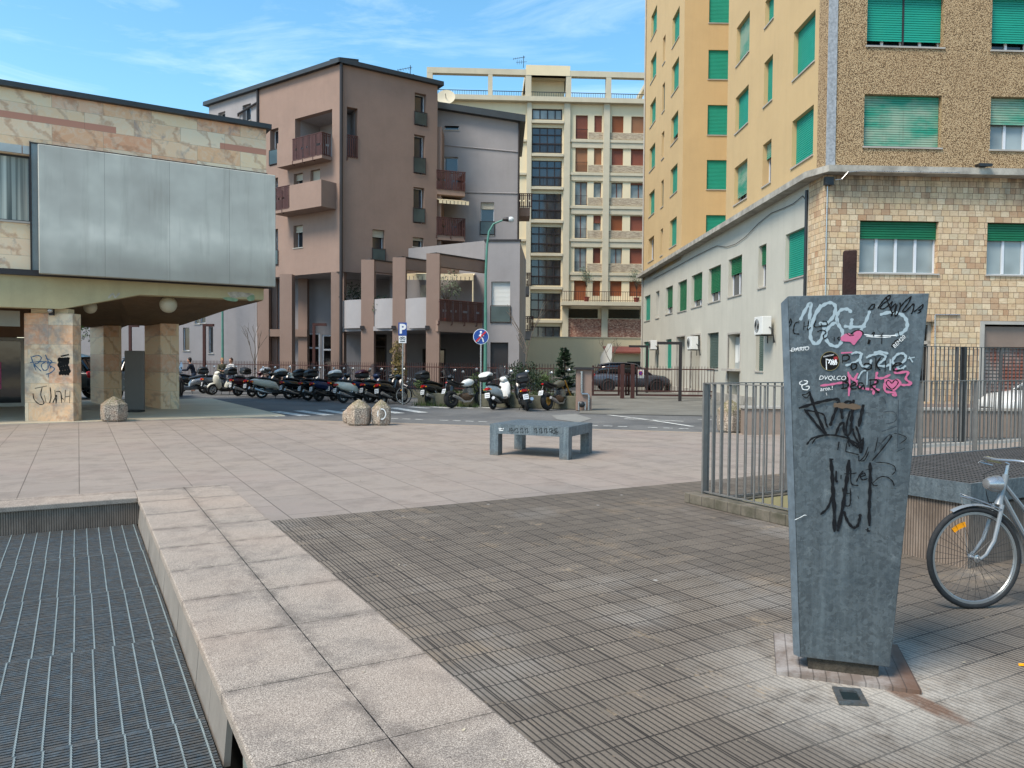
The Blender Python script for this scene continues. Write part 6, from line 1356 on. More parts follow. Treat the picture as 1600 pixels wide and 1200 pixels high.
BLUE = tl('sign_blue2', S(24,70,150,.85)); SWHT = pm('sign_white', S(232,234,236,.88), .4, var=.04)
p = G(627, 633.5); p.y += .3; D = p.y; e = empty('parking_sign', Matrix.Translation((p.x,p.y,0)), 'blue parking sign with white P on a slim grey pole', 'sign'); Mp = WM[e.name]
zt_, zb_ = AT(626,504,D).z, AT(626,525,D).z; w_ = 13/F*D; zb2 = AT(626,536,D).z
MB().tube([(0,0,0),(0,0,zt_)], .03, 8).build('pole', SILV, e); MB().box((-w_/2,-.05,zb_+.01),(w_/2,-.035,zt_)).build('plate', BLUE, e); MB().box((-w_/2*.9,-.05,zb2),(w_/2*.9,-.035,zb_)).build('lower_plate', SWHT, e)
text('P', (zt_-zb_)*.95, Mp @ Matrix.Translation((0,-.056,(zt_+zb_)/2)) @ UP, SWHT, e, 'lettering', .002, .02)
m = MB(); 
m.box((-w_*.3,-.056,zb2+.05),(w_*.3,-.051,zb2+.08)); m.build('symbol', BLK, e)
m = MB(); m.torus((-w_*.18,-.054,zb2+.17), .045, .008, 'y', 12, 4); m.torus((w_*.18,-.054,zb2+.17), .045, .008, 'y', 12, 4); m.tube([(-w_*.18,-.054,zb2+.17),(0,-.054,zb2+.24),(w_*.18,-.054,zb2+.17)], .008, 4); m.build('motorcycle_symbol', BLK, e)
p = G(750.5, 637); p.y += .2; D = p.y; e = empty('end_of_path_sign', Matrix.Translation((p.x,p.y,0)), 'round blue sign with a white walking figure and red diagonal on a grey pole', 'sign'); zc = AT(750,526,D).z; r_ = 12.2/F*D; MB().tube([(0,0,0),(0,0,zc+.1)], .03, 8).build('pole', SILV, e)
RX = Matrix.Rotation(R(90),4,'X')
MB().lathe([(0,-.01),(r_,-.01),(r_,.01),(0,.01)], 28, (0,-.05,zc), RX).build('rim', SWHT, e); MB().lathe([(0,-.003),(r_*.93,-.003),(r_*.93,.003),(0,.003)], 28, (0,-.063,zc), RX).build('disc', BLUE, e)
m = MB(); m.ball((0,-.068,zc+r_*.58), r_*.15, 8, (1,.1,1)); m.tube([(0,-.068,zc+r_*.40),(-r_*.03,-.068,zc-.02)], r_*.13, 6); m.tube([(0,-.068,zc),(r_*.26,-.068,zc-r_*.38),(r_*.34,-.068,zc-r_*.7)], r_*.09, 5); m.tube([(-r_*.02,-.068,zc),(-r_*.2,-.068,zc-r_*.38),(-r_*.38,-.068,zc-r_*.66)], r_*.09, 5); m.tube([(0,-.068,zc+r_*.36),(r_*.25,-.068,zc+r_*.08),(r_*.42,-.068,zc+r_*.1)], r_*.07, 5); m.tube([(0,-.068,zc+r_*.36),(-r_*.25,-.068,zc+r_*.05)], r_*.07, 5); m.build('walking_figure', SWHT, e)
m = MB(); m.T = Matrix.Translation((0,-.10,zc)) @ Matrix.Rotation(R(-45),4,'Y'); m.box((-r_*.9,0,-r_*.1),(r_*.9,.004,r_*.1)); m.build('bar', MATS['sign_red'], e)
# ---- scrawls on the white marble pillar, and peeling paint on the fascia end
MPp = WM[p1.name] @ Matrix.Identity(4)
PF = Fac(800, 10, (1,0)); PF.o = Vector(MPp.col[3][:3]); PF.M = MPp; PF.u = MPp.col[0].xyz; PF.n = MPp.col[1].xyz
IP = Ink(lambda x, y: PF.uv(x/3.636, 400+y/3.636)); IP.k = 8
for pts in ([(175,570),(190,610),(205,650)], [(178,575),(215,565),(235,580),(215,610),(195,615),(235,655)], [(260,600),(235,620),(250,650),(272,640),(270,605),(255,600)], [(258,560),(275,600),(290,640)], [(262,580),(295,600),(280,620),(310,640),(285,665),(260,672)], [(170,605),(245,600),(320,608)], [(275,665),(275,690)]): IP.st('n', .028, pts)
for x in (330,345,360,375): IP.st('k', .085, [(x,600),(x+14,580),(x+6,620),(x+18,650),(x+8,676)])
IP.st('k', .06, [(345,570),(392,560)])
for pts in ([(198,752),(268,738)], [(240,745),(232,790),(250,835),(225,842),(195,815),(188,780)], [(252,790),(262,832)], [(285,745),(290,800),(282,835)], [(300,835),(322,790),(318,840)], [(312,762),(318,835)], [(318,770),(345,775),(350,835)], [(372,760),(368,830)], [(398,765),(395,835)], [(370,800),(400,795)], [(345,800),(362,815)]): IP.st('k', .026, pts)
IP.build(p1, MPp)
LFs = Fac(800, 10, (1,0)); LFs.o = LF.o - LF.n*.10; LFs.M = LF.M @ Matrix.Translation((0,-.10,0)); LFs.u = LF.u; LFs.n = LF.n
IL = Ink(lambda x, y: LFs.uv(x/3.636, 400+y/3.636)); INK['g'] = pm('flaked_green', S(150,176,140,.75), .8, var=.3, scale=9); INK['o'] = pm('bare_plaster', S(196,186,168,.8), .9, var=.4, scale=7)
IL.blob('o', [(1290,208),(1340,202),(1400,210),(1440,215),(1440,240),(1380,232),(1320,238)]); IL.blob('g', [(1262,238),(1300,234),(1350,245),(1340,258),(1290,252)]); IL.blob('g', [(1400,238),(1430,220),(1445,225),(1444,250),(1415,256)])
IL.st('o', .05, [(615,240),(640,215),(655,235),(680,210)]); IL.build(lb, LFs.M, 'peeling_paint')
# ================================================================= VEHICLES
def wheel(root, x, r_, tw, rimmat, name='wheel', spokes=5, y=0.0, disc=False):
    t = MB().torus((x,y,r_), r_-tw*.5, tw*.5, 'y', 30, 8, 1.15).build(name, RUB, root, smooth=True)
    m = MB(); rr = r_-tw
    m.torus((x,y,r_), rr+.002, .014, 'y', 26, 6, 2.2); m.lathe([(.0,-.05),(.045,-.05),(.045,.05),(0,.05)], 10, (x,y,r_), Matrix.Rotation(R(90),4,'X'))
    for k in range(spokes):
        a = 2*math.pi*k/spokes
        for da in (-.12, .12): m.tube([(x+.04*math.cos(a), y, r_+.04*math.sin(a)), (x+rr*math.cos(a+da), y, r_+rr*math.sin(a+da))], .014 if spokes < 12 else .004, 4)
    if disc: m.lathe([(.06,0),(.13,0),(.13,.006),(.06,.006)], 16, (x,y-.06,r_), Matrix.Rotation(R(90),4,'X'))
    m.build('rim', rimmat, t); return t
def plate_(root, x, z, rot=-15):
    M_ = WM[root.name] @ Matrix.Translation((x,0,z)) @ Matrix.Rotation(R(rot),4,'Y')
    p = MB().box((-.006,-.09,-.085),(0,.09,.085)).build('licence_plate', SWHT, root, M_); m = MB()
    for zz_ in (.03,-.035):
        for k in range(4): m.box((-.009,-.07+k*.037,zz_-.02),(-.007,-.07+k*.037+.02,zz_+.02))
    m.build('plate_lettering', BLK, p, M_); return p
GLOSSB = pm('gloss_black', S(22,23,26,.8), .2, spec=.6); GRYP = pm('gloss_grey', S(120,124,128,.75), .25, .3); SILP = pm('gloss_silver', S(190,194,198,.8), .25, .4); MAR = pm('maroon_gloss', S(72,28,36,.8), .3); CREAMW = pm('cream_gloss', S(226,222,206,.85), .25); BLUP = pm('dark_blue_gloss', S(34,46,80,.8), .25); GOLD = pm('gold_rim', S(196,150,70,.85), .35, .6)
def place(px, py, th, lean=8, back=.65):
    p = G(px, py); return Matrix.Translation((p.x,p.y,0)) @ Matrix.Rotation(R(th),4,'Z') @ Matrix.Rotation(R(-lean),4,'X') @ Matrix.Translation((back,0,0))
def scooter(M_, lab, col=GLOSSB, box=None, screen=False, col2=BLK, tail=True, long_=1.0, rim=SILV, seatc=BLK, retro=False):
    e = empty('scooter', M_, lab, 'scooter', 'scooters and motorcycles parked in a row')
    wr_ = .26 if not retro else .24
    wheel(e, .70, wr_, .10, rim, disc=True); wheel(e, -.65, wr_, .11, rim)
    L = long_
    MB().loft([(-.98*L,.72,.80,.03),(-.86*L,.60,.84,.10),(-.62,.50,.83,.17),(-.35,.44,.80,.19),(-.08,.40,.70,.17),(.04,.30,.52,.13)], 14, 2.6).build('tail_fairing', col, e, smooth=True)
    MB().loft([(-.30,.20,.40,.16),(.0,.17,.36,.18),(.30,.17,.36,.18),(.44,.26,.50,.16)], 12, 3.5).build('floorboard', col2, e, smooth=True)
    m = MB(); m.add([], []); sh = MB().loft([(.36,.24,.60,.16),(.46,.28,.86,.23),(.56,.40,1.0,.22),(.64,.55,.98,.15),(.70,.66,.90,.07)], 14, 2.4).build('leg_shield', col, e, smooth=True)
    MB().loft([(-.78,.83,.90,.11),(-.60,.80,.93,.15),(-.30,.77,.86,.16),(.0,.70,.80,.12),(.05,.66,.76,.06)], 12, 2.6).build('seat', seatc, e, smooth=True)
    MB().loft([(.46,.44,.52,.05),(.56,.50,.57,.07),(.70,.52,.58,.075),(.86,.48,.55,.07),(.97,.36,.44,.05)], 10, 2.4).build('front_mudguard', col, e, smooth=True)
    MB().loft([(.42,.98,1.06,.06),(.50,.94,1.12,.14),(.60,.92,1.10,.13),(.66,.96,1.04,.05)], 12, 2.4).build('handlebar_cover', col, e, smooth=True)
    m = MB(); m.tube([(.44,-.36,1.05),(.50,-.2,1.06),(.52,0,1.05),(.50,.2,1.06),(.44,.36,1.05)], .018, 6); m.build('handlebar', BLK, e)
    m = MB(); m.tube([(.60,.0,.75),(.72,.0,.26)], .03, 6); m.build('fork', DKMET, e)
    MB().loft([(-.75,.20,.34,.06),(-.5,.18,.42,.12),(-.2,.2,.44,.13)], 10, 2.5).build('engine', DKMET, e, smooth=True)
    MB().tube([(-.25,-.14,.22),(-.45,-.17,.24),(-.60,-.18,.28),(-.95,-.19,.40)], [.02,.03,.055,.06], 10).build('exhaust', SILV if rim is SILV else DKMET, e, smooth=True)
    MB().tube([(-.1,.12,.2),(-.05,.24,.0)], .012, 5).build('stand', DKMET, e)
    for s_ in (-1, 1):
        mm = MB(); mm.tube([(.50,s_*.22,1.06),(.52,s_*.30,1.22)], .009, 5); a = mm.build('mirror', BLK, e); MB().ball((.52,s_*.32,1.27), .07, 10, (.35,1.1,.75)).build('mirror_glass', SILV if s_ < 0 else BLK, a, smooth=True)
    MB().ball((.66,0,.86 if not retro else 1.04), .075, 10, (.6,1.3,.8)).build('headlight', pm('lamp_lens', S(226,230,232,.85), .1, spec=.8), e, smooth=True)
    if tail: MB().loft([(-1.0*L,.68,.76,.06),(-.95*L,.66,.78,.10),(-.88*L,.68,.76,.11)], 10).build('tail_light', TAIL, e, smooth=True)
    MB().loft([(-.99,.30,.50,.05),(-.90,.46,.66,.07),(-.8,.56,.68,.06)], 8).build('rear_mudguard', BLK, e, smooth=True); plate_(e, -1.0, .50, 12)
    for s_ in (-1, 1): MB().ball((-.92*L, s_*.13, .70), .028, 8).build('indicator', AMB, e)
    if box:
        MB().loft([(-1.16,1.02,1.12,.16),(-1.10,.97,1.16,.20),(-.92,.95,1.17,.22),(-.74,.97,1.16,.20),(-.70,1.0,1.12,.15)], 14, 3.4).build('top_box', BLK, e, smooth=True)
        MB().loft([(-1.155,1.13,1.18,.155),(-1.09,1.13,1.26,.20),(-.92,1.13,1.31,.215),(-.76,1.13,1.27,.20),(-.71,1.13,1.18,.15)], 14, 2.6).build('box_lid', box, e, smooth=True); m = MB(); m.tube([(-.72,.08,.95),(-.80,.1,.88)], .02, 5); m.build('rack', DKMET, e)
    if screen:
        m = MB(); P = []
        for j in range(6):
            z = 1.05+.48*j/5; w__ = .25*math.sqrt(max(.05, 1-((j/5)**2.6)*.9)); P.append([(.60-.16*j/5-.09*(y/.25)**2*1.0, y, z) for y in [w__*(i/4-1)*1.0 for i in range(9)]])
        for j in range(5):
            for i in range(8): m.quad(P[j][i], P[j][i+1], P[j+1][i+1], P[j+1][i])
        m.build('windscreen', CLEAR, e, smooth=True)
    return e
def motorcycle(M_, lab, tank=WHT, rim=DKMET, spokes=5):
    e = empty('motorcycle', M_, lab, 'motorcycle', 'scooters and motorcycles parked in a row')
    wheel(e, .74, .30, .11, rim, spokes=spokes, disc=True); wheel(e, -.68, .31, .17, rim, spokes=spokes, disc=True)
    MB().loft([(-.12,.78,.90,.08),(0.0,.74,.98,.13),(.18,.74,1.03,.16),(.34,.80,1.00,.13),(.42,.86,.94,.06)], 14, 2.4).build('tank', tank, e, smooth=True)
    MB().loft([(-.66,.92,1.0,.08),(-.5,.86,.95,.12),(-.25,.80,.88,.13),(-.05,.80,.88,.09)], 12, 2.6).build('seat', BLK, e, smooth=True)
    MB().loft([(-.82,.90,.97,.05),(-.62,.80,.92,.10),(-.35,.72,.82,.10)], 10).build('tail', BLK, e, smooth=True)
    MB().loft([(-.22,.28,.48,.10),(-.08,.22,.52,.15),(.12,.22,.50,.16),(.26,.28,.46,.10)], 12, 3).build('engine', pm('bronze_engine', S(120,98,80,.7), .4, .6), e, smooth=True); MB().loft([(.02,.46,.50,.08),(.12,.48,.74,.11),(.24,.50,.76,.10),(.30,.60,.70,.06)], 10, 3).build('cylinder', DKMET, e, smooth=True)
    m = MB(); 
    for k in range(7): m.box((.02+.0*k,-.16,.44+k*.035),(.26,.16,.455+k*.035))
    m.build('cylinder_fins', SILV, e)
    m = MB(); m.tube([(.40,0,.90),(.30,.12,.70),(.0,.15,.52),(-.2,.12,.45)], .025, 6); m.build('frame_tube', DKMET, e); m = MB(); m.tube([(-.2,.1,.42),(-.68,.12,.31)], .035, 6); m.build('swingarm', DKMET, e)
    for s_ in (-1,1): MB().tube([(.40,s_*.10,1.0),(.55,s_*.10,.66),(.74,s_*.10,.30)], [.026,.03,.03], 6).build('fork', GOLD if spokes == 5 and rim is GOLD else DKMET, e)
    MB().tube([(.28,-.1,.34),(.1,-.14,.2),(-.2,-.15,.2),(-.45,-.18,.32),(-.72,-.2,.42)], [.022,.03,.035,.06,.05], 8).build('exhaust', SILV, e, smooth=True)
    MB().tube([(.30,-.38,1.12),(.36,-.25,1.14),(.42,0,1.08),(.36,.25,1.14),(.30,.38,1.12)], .015, 6).build('handlebar', BLK, e); MB().ball((.55,0,.92), .10, 12, (.7,1,1)).build('headlight', BLK, e, smooth=True)
    for s_ in (-1,1): mm = MB(); mm.tube([(.34,s_*.28,1.13),(.30,s_*.36,1.30)], .009, 5); a = mm.build('mirror', BLK, e); MB().ball((.30,s_*.38,1.33), .065, 10, (.3,1.1,.7)).build('mirror_glass', SILV, a, smooth=True)
    MB().loft([(.50,.58,.62,.04),(.66,.61,.64,.06),(.86,.58,.62,.05)], 8).build('front_mudguard', BLK, e, smooth=True)
    MB().ball((-.84,0,.90), .035, 8, (.5,1.6,.8)).build('tail_light', TAIL, e); m = MB(); m.tube([(-.78,0,.88),(-.95,0,.62)], .02, 5); m.build('plate_holder', BLK, e); plate_(e, -.98, .60, 25)
    MB().tube([(-.05,.12,.25),(0,.26,.0)], .012, 5).build('stand', DKMET, e); return e
SC = [
 (284,613,50,dict(box=SILP,col=GLOSSB),'black scooter with silver-lidded box, half hidden behind the right marble pillar'),
 (318,614.5,222,dict(col=SILP,screen=True,col2=GRYP),'silver scooter with tall windscreen facing left toward the plaza'),
 (328,616.5,42,dict(col=GRYP,box=BLK,long_=1.05),'grey scooter with round black box behind the silver windscreen scooter'),
 (372,616,228,dict(col=CREAMW,box=BLK),'cream white fronted scooter with black box, facing the plaza'),
 (372,619,48,dict(col=MAR,box=BLK),'dark maroon scooter with flat black box beside the cream fronted one'),
 (394,620.5,60,dict(col=GLOSSB),'black scooter without box squeezed beside the long white one'),
 (409,622.5,28,dict(col=CREAMW,long_=1.12,col2=BLK),'long white scooter with big silver exhaust, seen from its side'),
 (426,615,70,dict(col=GLOSSB,box=SILP),'black scooter with silver box lid farther back behind the long white one'),
 (452,624,45,dict(col=GLOSSB,box=WHT),'black scooter with a white-lidded box, left of the middle of the row'),
 (468,622,62,dict(col=GRYP,screen=True),'grey scooter with small windscreen between two boxed scooters'),
 (481,626,50,dict(col=GLOSSB,box=BLK),'all black scooter with glossy black box in the middle of the row'),
 (499,627,48,dict(col=BLUP,box=BLK,rim=DKMET),'dark blue scooter with black box and bare wheels'),
 (521,626,66,dict(col=GLOSSB,screen=True),'black scooter with clear windscreen behind the white-boxed pale one'),
 (537,630,46,dict(col=CREAMW,box=WHT),'pale scooter with white-lidded box and dark lower body'),
 (560,629,60,dict(col=BLUP,screen=True),'dark blue scooter with windscreen right of the pale white-boxed one'),
 (577,629.5,50,dict(col=GLOSSB,box=MAR),'black scooter with dark maroon box behind the bollards'),
 (600,631,58,dict(col=GLOSSB),'black scooter without box, last before the parked bicycle'),
 (672,633.5,52,dict(col=GLOSSB,box=BLK,screen=True,retro=True),'black retro scooter with windscreen, black box and red tail light'),
 (771,640,62,dict(col=WHT,box=WHT,screen=True),'white scooter with white-lidded box and tall windscreen by the street lamp'),
 (824,642,90,dict(col=GLOSSB,box=BLK),'slim black scooter seen straight from behind with red tail light')]
_r = random.Random(4)
for px, py, th, kw, lab in SC: scooter(place(px, py, th+_r.uniform(-6, 6), _r.uniform(5, 11)), lab, **kw)
motorcycle(place(706,637.5,44,8,.68), 'naked motorcycle with white tank and fat rear tyre beside the grey pole', WHT); motorcycle(place(856,641,52,8,.68), 'dark motorcycle with gold wheels next to the gate pier', pm('khaki_tank', S(112,108,92,.75), .3, .3), GOLD)
# ---- bicycle
GREYF = pm('grey_silver_enamel', S(150,156,160,.75), .35, .3, var=.12, scale=8)
def bicycle(M_, lab, fc=SILV, r_=.345, tyre=RUB, dark=False):
    e = empty('bicycle', M_, lab, 'bicycle'); wb_ = 1.08
    for x in (0, -wb_):
        t = MB().torus((x,0,r_), r_-.019, .019, 'y', 64, 10).build('wheel', tyre, e, smooth=True)
        kn = MB(); 
        for k in range(120): a = 2*math.pi*k/120; 
        rm_ = MB(); rm_.torus((x,0,r_), r_-.045, .011, 'y', 64, 6, .9); rm_.torus((x,0,r_), r_-.036, .0095, 'y', 64, 6, 1.3); rm_.build('rim', pm('bicycle_rim', S(170,174,176,.8), .35, .7, var=.1), t, smooth=True)
        sp = MB()
        for k in range(36):
            a = 2*math.pi*k/36; s_ = 1 if k % 2 else -1; b = a + (.30 if (k//2) % 2 else -.30); sp.tube([(x+.022*math.cos(b*1.0+a*0), s_*.03, r_+.022*math.sin(b)), (x+(r_-.05)*math.cos(a), s_*.003, r_+(r_-.05)*math.sin(a))], .0012, 4)
        sp.build('spokes', DKMET, t)
        h = MB(); h.lathe([(0,-.05),(.012,-.05),(.012,-.035),(.026,-.032),(.026,-.028),(.014,-.026),(.014,.026),(.026,.028),(.026,.032),(.012,.035),(.012,.05),(0,.05)], 14, (x,0,r_), RX); h.build('hub', SILV, t, smooth=True)
        # mudguard
        g_ = MB(); prev = None; a0, a1 = (R(-12), R(110)) if x == 0 else (R(20), R(205))
        n = 26; pts = []
        for i in range(n+1):
            a = a0+(a1-a0)*i/n if x != 0 else R(62)+(R(188)-R(62))*i/n; rr = r_+.022; pts.append([(x+(rr-.012*abs(j)**2)*math.cos(a), j*.024, r_+(rr-.012*abs(j)**2)*math.sin(a)) for j in (-1,-.5,0,.5,1)])
        for i in range(n):
            for j in range(4): g_.quad(pts[i][j], pts[i][j+1], pts[i+1][j+1], pts[i+1][j])
        g_.build('mudguard', fc, e, smooth=True)
    rf = MB(); 
    pts = []
    for i in range(7): a = R(52+i*4.2); pts.append((a))
    for i in range(6): a, b = pts[i], pts[i+1]; rf.add([(rr*math.cos(q), y, r_+rr*math.sin(q)) for y in (-.022,-.010) for q, rr in ((a,.215),(b,.215),(b,.248),(a,.248))], [(0,3,2,1),(4,5,6,7),(0,1,5,4),(1,2,6,5),(2,3,7,6),(3,0,4,7)])
    rf.build('spoke_reflector', AMB, e)
    hd = Vector((-.225,0,.66)); 
    for s_ in (-1,1): MB().tube([(0,s_*.055,r_),(-.045,s_*.055,r_+.03),(-.11,s_*.05,r_+.12),(-.15,s_*.042,r_+.24),(-.185,s_*.035,r_+.36)], [.009,.011,.013,.014,.015], 8).build('fork', fc, e, smooth=True)
    MB().tube([(-.185,0,r_+.355),(-.20,0,r_+.40),(-.245,0,r_+.56)], [.03,.021,.021], 10).build('head_tube', fc, e, smooth=True)
    MB().tube([(-.21,0,r_+.43),(-.45,0,.36),(-.62,0,.30),(-.66,0,.30)], .017, 8).build('down_tube', fc, e, smooth=True); MB().tube([(-.225,0,r_+.50),(-.5,0,.52),(-.68,0,.46)], .015, 8).build('top_tube', fc, e, smooth=True)
    MB().tube([(-.64,0,.28),(-.78,0,.88)], .016, 8).build('seat_tube', fc, e, smooth=True)
    for s_ in (-1,1): m = MB(); m.tube([(-.64,s_*.03,.29),(-wb_,s_*.06,r_),(-.73,s_*.02,.66)], .008, 6); m.build('chain_stay', fc, e)
    MB().loft([(-1.0,.88,.94,.09),(-.88,.88,.96,.10),(-.72,.90,.94,.04),(-.66,.90,.93,.02)], 12).build('saddle', BLK, e, smooth=True)
    MB().tube([(-.245,0,r_+.56),(-.26,0,r_+.63),(-.20,0,r_+.66)], .013, 8).build('stem', SILV, e); MB().tube([(-.42,-.30,r_+.63),(-.30,-.27,r_+.65),(-.20,-.14,r_+.665),(-.19,0,r_+.66),(-.20,.14,r_+.665),(-.30,.27,r_+.65),(-.42,.30,r_+.63)], .011, 8).build('handlebar', SILV, e, smooth=True)
    for s_ in (-1,1): MB().tube([(-.46,s_*.305,r_+.625),(-.33,s_*.283,r_+.648)], .017, 10).build('grip', pm('cream_grip', S(206,200,150,.8), .6) if not dark else BLK, e, smooth=True)
    for s_ in (-1,1): m = MB(); m.tube([(-.30,s_*.255,r_+.645),(-.24,s_*.25,r_+.625),(-.36,s_*.27,r_+.60)], .007, 6); m.build('brake_lever', SILV, e)
    m = MB(); m.lathe([(0,-.07),(.035,-.06),(.052,-.02),(.058,.03),(.0,.04)], 14, (-.155,0,r_+.50), Matrix.Rotation(R(-90),4,'Y')); m.build('headlamp', SILV, e, smooth=True)
    m = MB(); m.tube([(0,-.062,r_),(.04,-.062,r_+.40)], .003, 5); m.build('rack_stay', SILV, e); m = MB(); m.tube([(.05,-.062,r_+.41),(-.17,-.05,r_+.33)], .004, 5); m.tube([(.05,-.062,r_+.425),(-.19,-.03,r_+.345)], .004, 5); m.tube([(.05,.062,r_+.41),(-.17,.05,r_+.33)], .004, 5); m.tube([(.05,-.062,r_+.41),(.05,.062,r_+.41)], .004, 5); m.build('front_rack', SILV, e)
    m = MB(); m.tube([(-.205,-.03,r_+.60),(-.12,-.05,r_+.56),(-.13,-.04,r_+.42),(-.16,-.03,r_+.30)], .003, 5); m.build('brake_cable', BLK, e)
    m = MB(); m.box((-.165,-.045,r_+.26),(-.13,-.02,r_+.31)); m.build('brake', SILV, e)
    m = MB(); m.lathe([(0,-.006),(.09,-.006),(.09,.006),(0,.006)], 26, (-.64,-.06,.29), RX); cr_ = m.build('chainring', DKMET, e); m = MB(); m.tube([(-.64,-.075,.29),(-.56,-.09,.14),(-.56,-.16,.14)], .009, 6); m.build('crank', SILV, e)
    return e
p = G(1523, 951.5); bicycle(Matrix.Translation((p.x,p.y,0)) @ Matrix.Rotation(R(187),4,'Z') @ Matrix.Rotation(R(3),4,'X'), 'silver bicycle with front rack, cream grips and orange spoke reflector at right edge', GREYF, tyre=pm('grey_black_tyre', S(44,46,48,.8), .8, var=.3, scale=20))
p = G(630, 632); bicycle(Matrix.Translation((p.x,p.y,0)) @ Matrix.Rotation(R(160),4,'Z') @ Matrix.Rotation(R(5),4,'X'), 'black bicycle leaning at the parking sign pole', GLOSSB, dark=True)
# ---- cars
def car(M_, lab, col, hz=1.0, kind='suv', lights=True):
    e = empty('car', M_ @ Matrix.Diagonal((1,1,hz,1)), lab, 'car', 'parked cars'); 
    b = MB().loft([(-2.2,.45,.95,.62),(-2.12,.34,1.04,.80),(-1.6,.28,1.06,.88),(-.5,.26,1.02,.90),(.6,.26,1.0,.90),(1.3,.28,.98,.88),(1.9,.34,.90,.80),(2.15,.40,.74,.66),(2.2,.46,.66,.5)], 20, 4.2).build('body', col, e, smooth=True)
    MB().loft([(-2.06,.98,1.10,.66),(-1.75,.96,1.50,.66),(-1.2,.96,1.60,.68),(-.4,.96,1.62,.70),(.25,.96,1.54,.69),(.75,.94,1.26,.68),(1.15,.92,1.02,.66)], 18, 3.6).build('glasshouse', GLD, e, smooth=True)
    MB().loft([(-1.8,1.46,1.53,.58),(-1.2,1.56,1.65,.62),(-.4,1.58,1.67,.64),(.25,1.50,1.585,.62),(.35,1.46,1.54,.60)], 16, 3).build('roof', col, e, smooth=True)
    for s_ in (-1,1):
        for (xa, xb) in (((.32,1.12)),((-.42,-.40)),((-1.25,-1.35)),((-1.72,-2.0))):
            m = MB(); zt__ = 1.56 if xa < .3 else 1.5; m.tube([(xa, s_*.655, zt__),((xa+xb)/2, s_*.70, (zt__+.98)/2),(xb, s_*.70, .98)], .035, 5); m.build('pillar', col if abs(xa+.42) > .1 else BLK, e)
        for x in (-1.35, 1.38):
            m = MB(); m.lathe([(0,0),(.40,0),(.40,.02),(0,.02)], 24, (x, s_*.885, .36), RX); m.build('wheel_arch', BLK, e); wheel(e, x, .34, .16, SILV, y=s_*.84, spokes=5)
        m = MB(); m.ball((.55, s_*.98, 1.02), .10, 10, (.7,1,.7)); m.build('mirror', col, e, smooth=True)
        MB().loft([(1.95,.66,.76,.02),(2.10,.62,.74,.10),(2.16,.62,.70,.04)], 8).build('headlight', SWHT, e, WM[e.name] @ Matrix.Translation((0, s_*.55, 0))); MB().loft([(-2.2,.80,.98,.03),(-2.12,.76,1.02,.12),(-2.0,.80,.98,.04)], 8).build('tail_light', TAIL, e, WM[e.name] @ Matrix.Translation((-.02, s_*.68, 0)))
        MB().box((.0, s_*.885-.004, .82),(.16, s_*.905+.004, .85)).build('door_handle', SILV, e); MB().box((-.95, s_*.885-.004, .84),(-.8, s_*.905+.004, .87)).build('door_handle', SILV, e)
    m = MB(); m.box((2.12,-.4,.42),(2.215,.4,.52)); m.build('grille', BLK, e); MB().box((-2.23,-.26,.55),(-2.2,.26,.66)).build('licence_plate', SWHT, e); return e
p = G(984, 611.5); car(Matrix.Translation((p.x, p.y, 0)), 'dark grey crossover car parked behind the iron gate', pm('dark_grey_metallic', S(92,96,104,.75), .28, .5, var=.05))
q = AT(150, 566, 31); car(Matrix.Translation((AT(141,566,31).x-2.1, 31.5, 0)) @ Matrix.Rotation(R(180),4,'Z') @ Matrix.Translation((0,0,0)), 'tall dark van with red tail light glimpsed left between marble pillars', pm('black_teal_paint', S(40,50,54,.8), .25), 1.12)
car(Matrix.Translation((AT(208,566,31).x, 32.5, 0)) @ Matrix.Rotation(R(100),4,'Z'), 'pale silver car glimpsed behind the taupe upright panel', SILP, 1.1)
car(Matrix.Translation((AT(1553,566,20.6).x+2.2, 20.7, 0)) @ Matrix.Rotation(R(180),4,'Z'), 'white car behind the bar fence in front of the rusty shutter', WHT, 1.0)
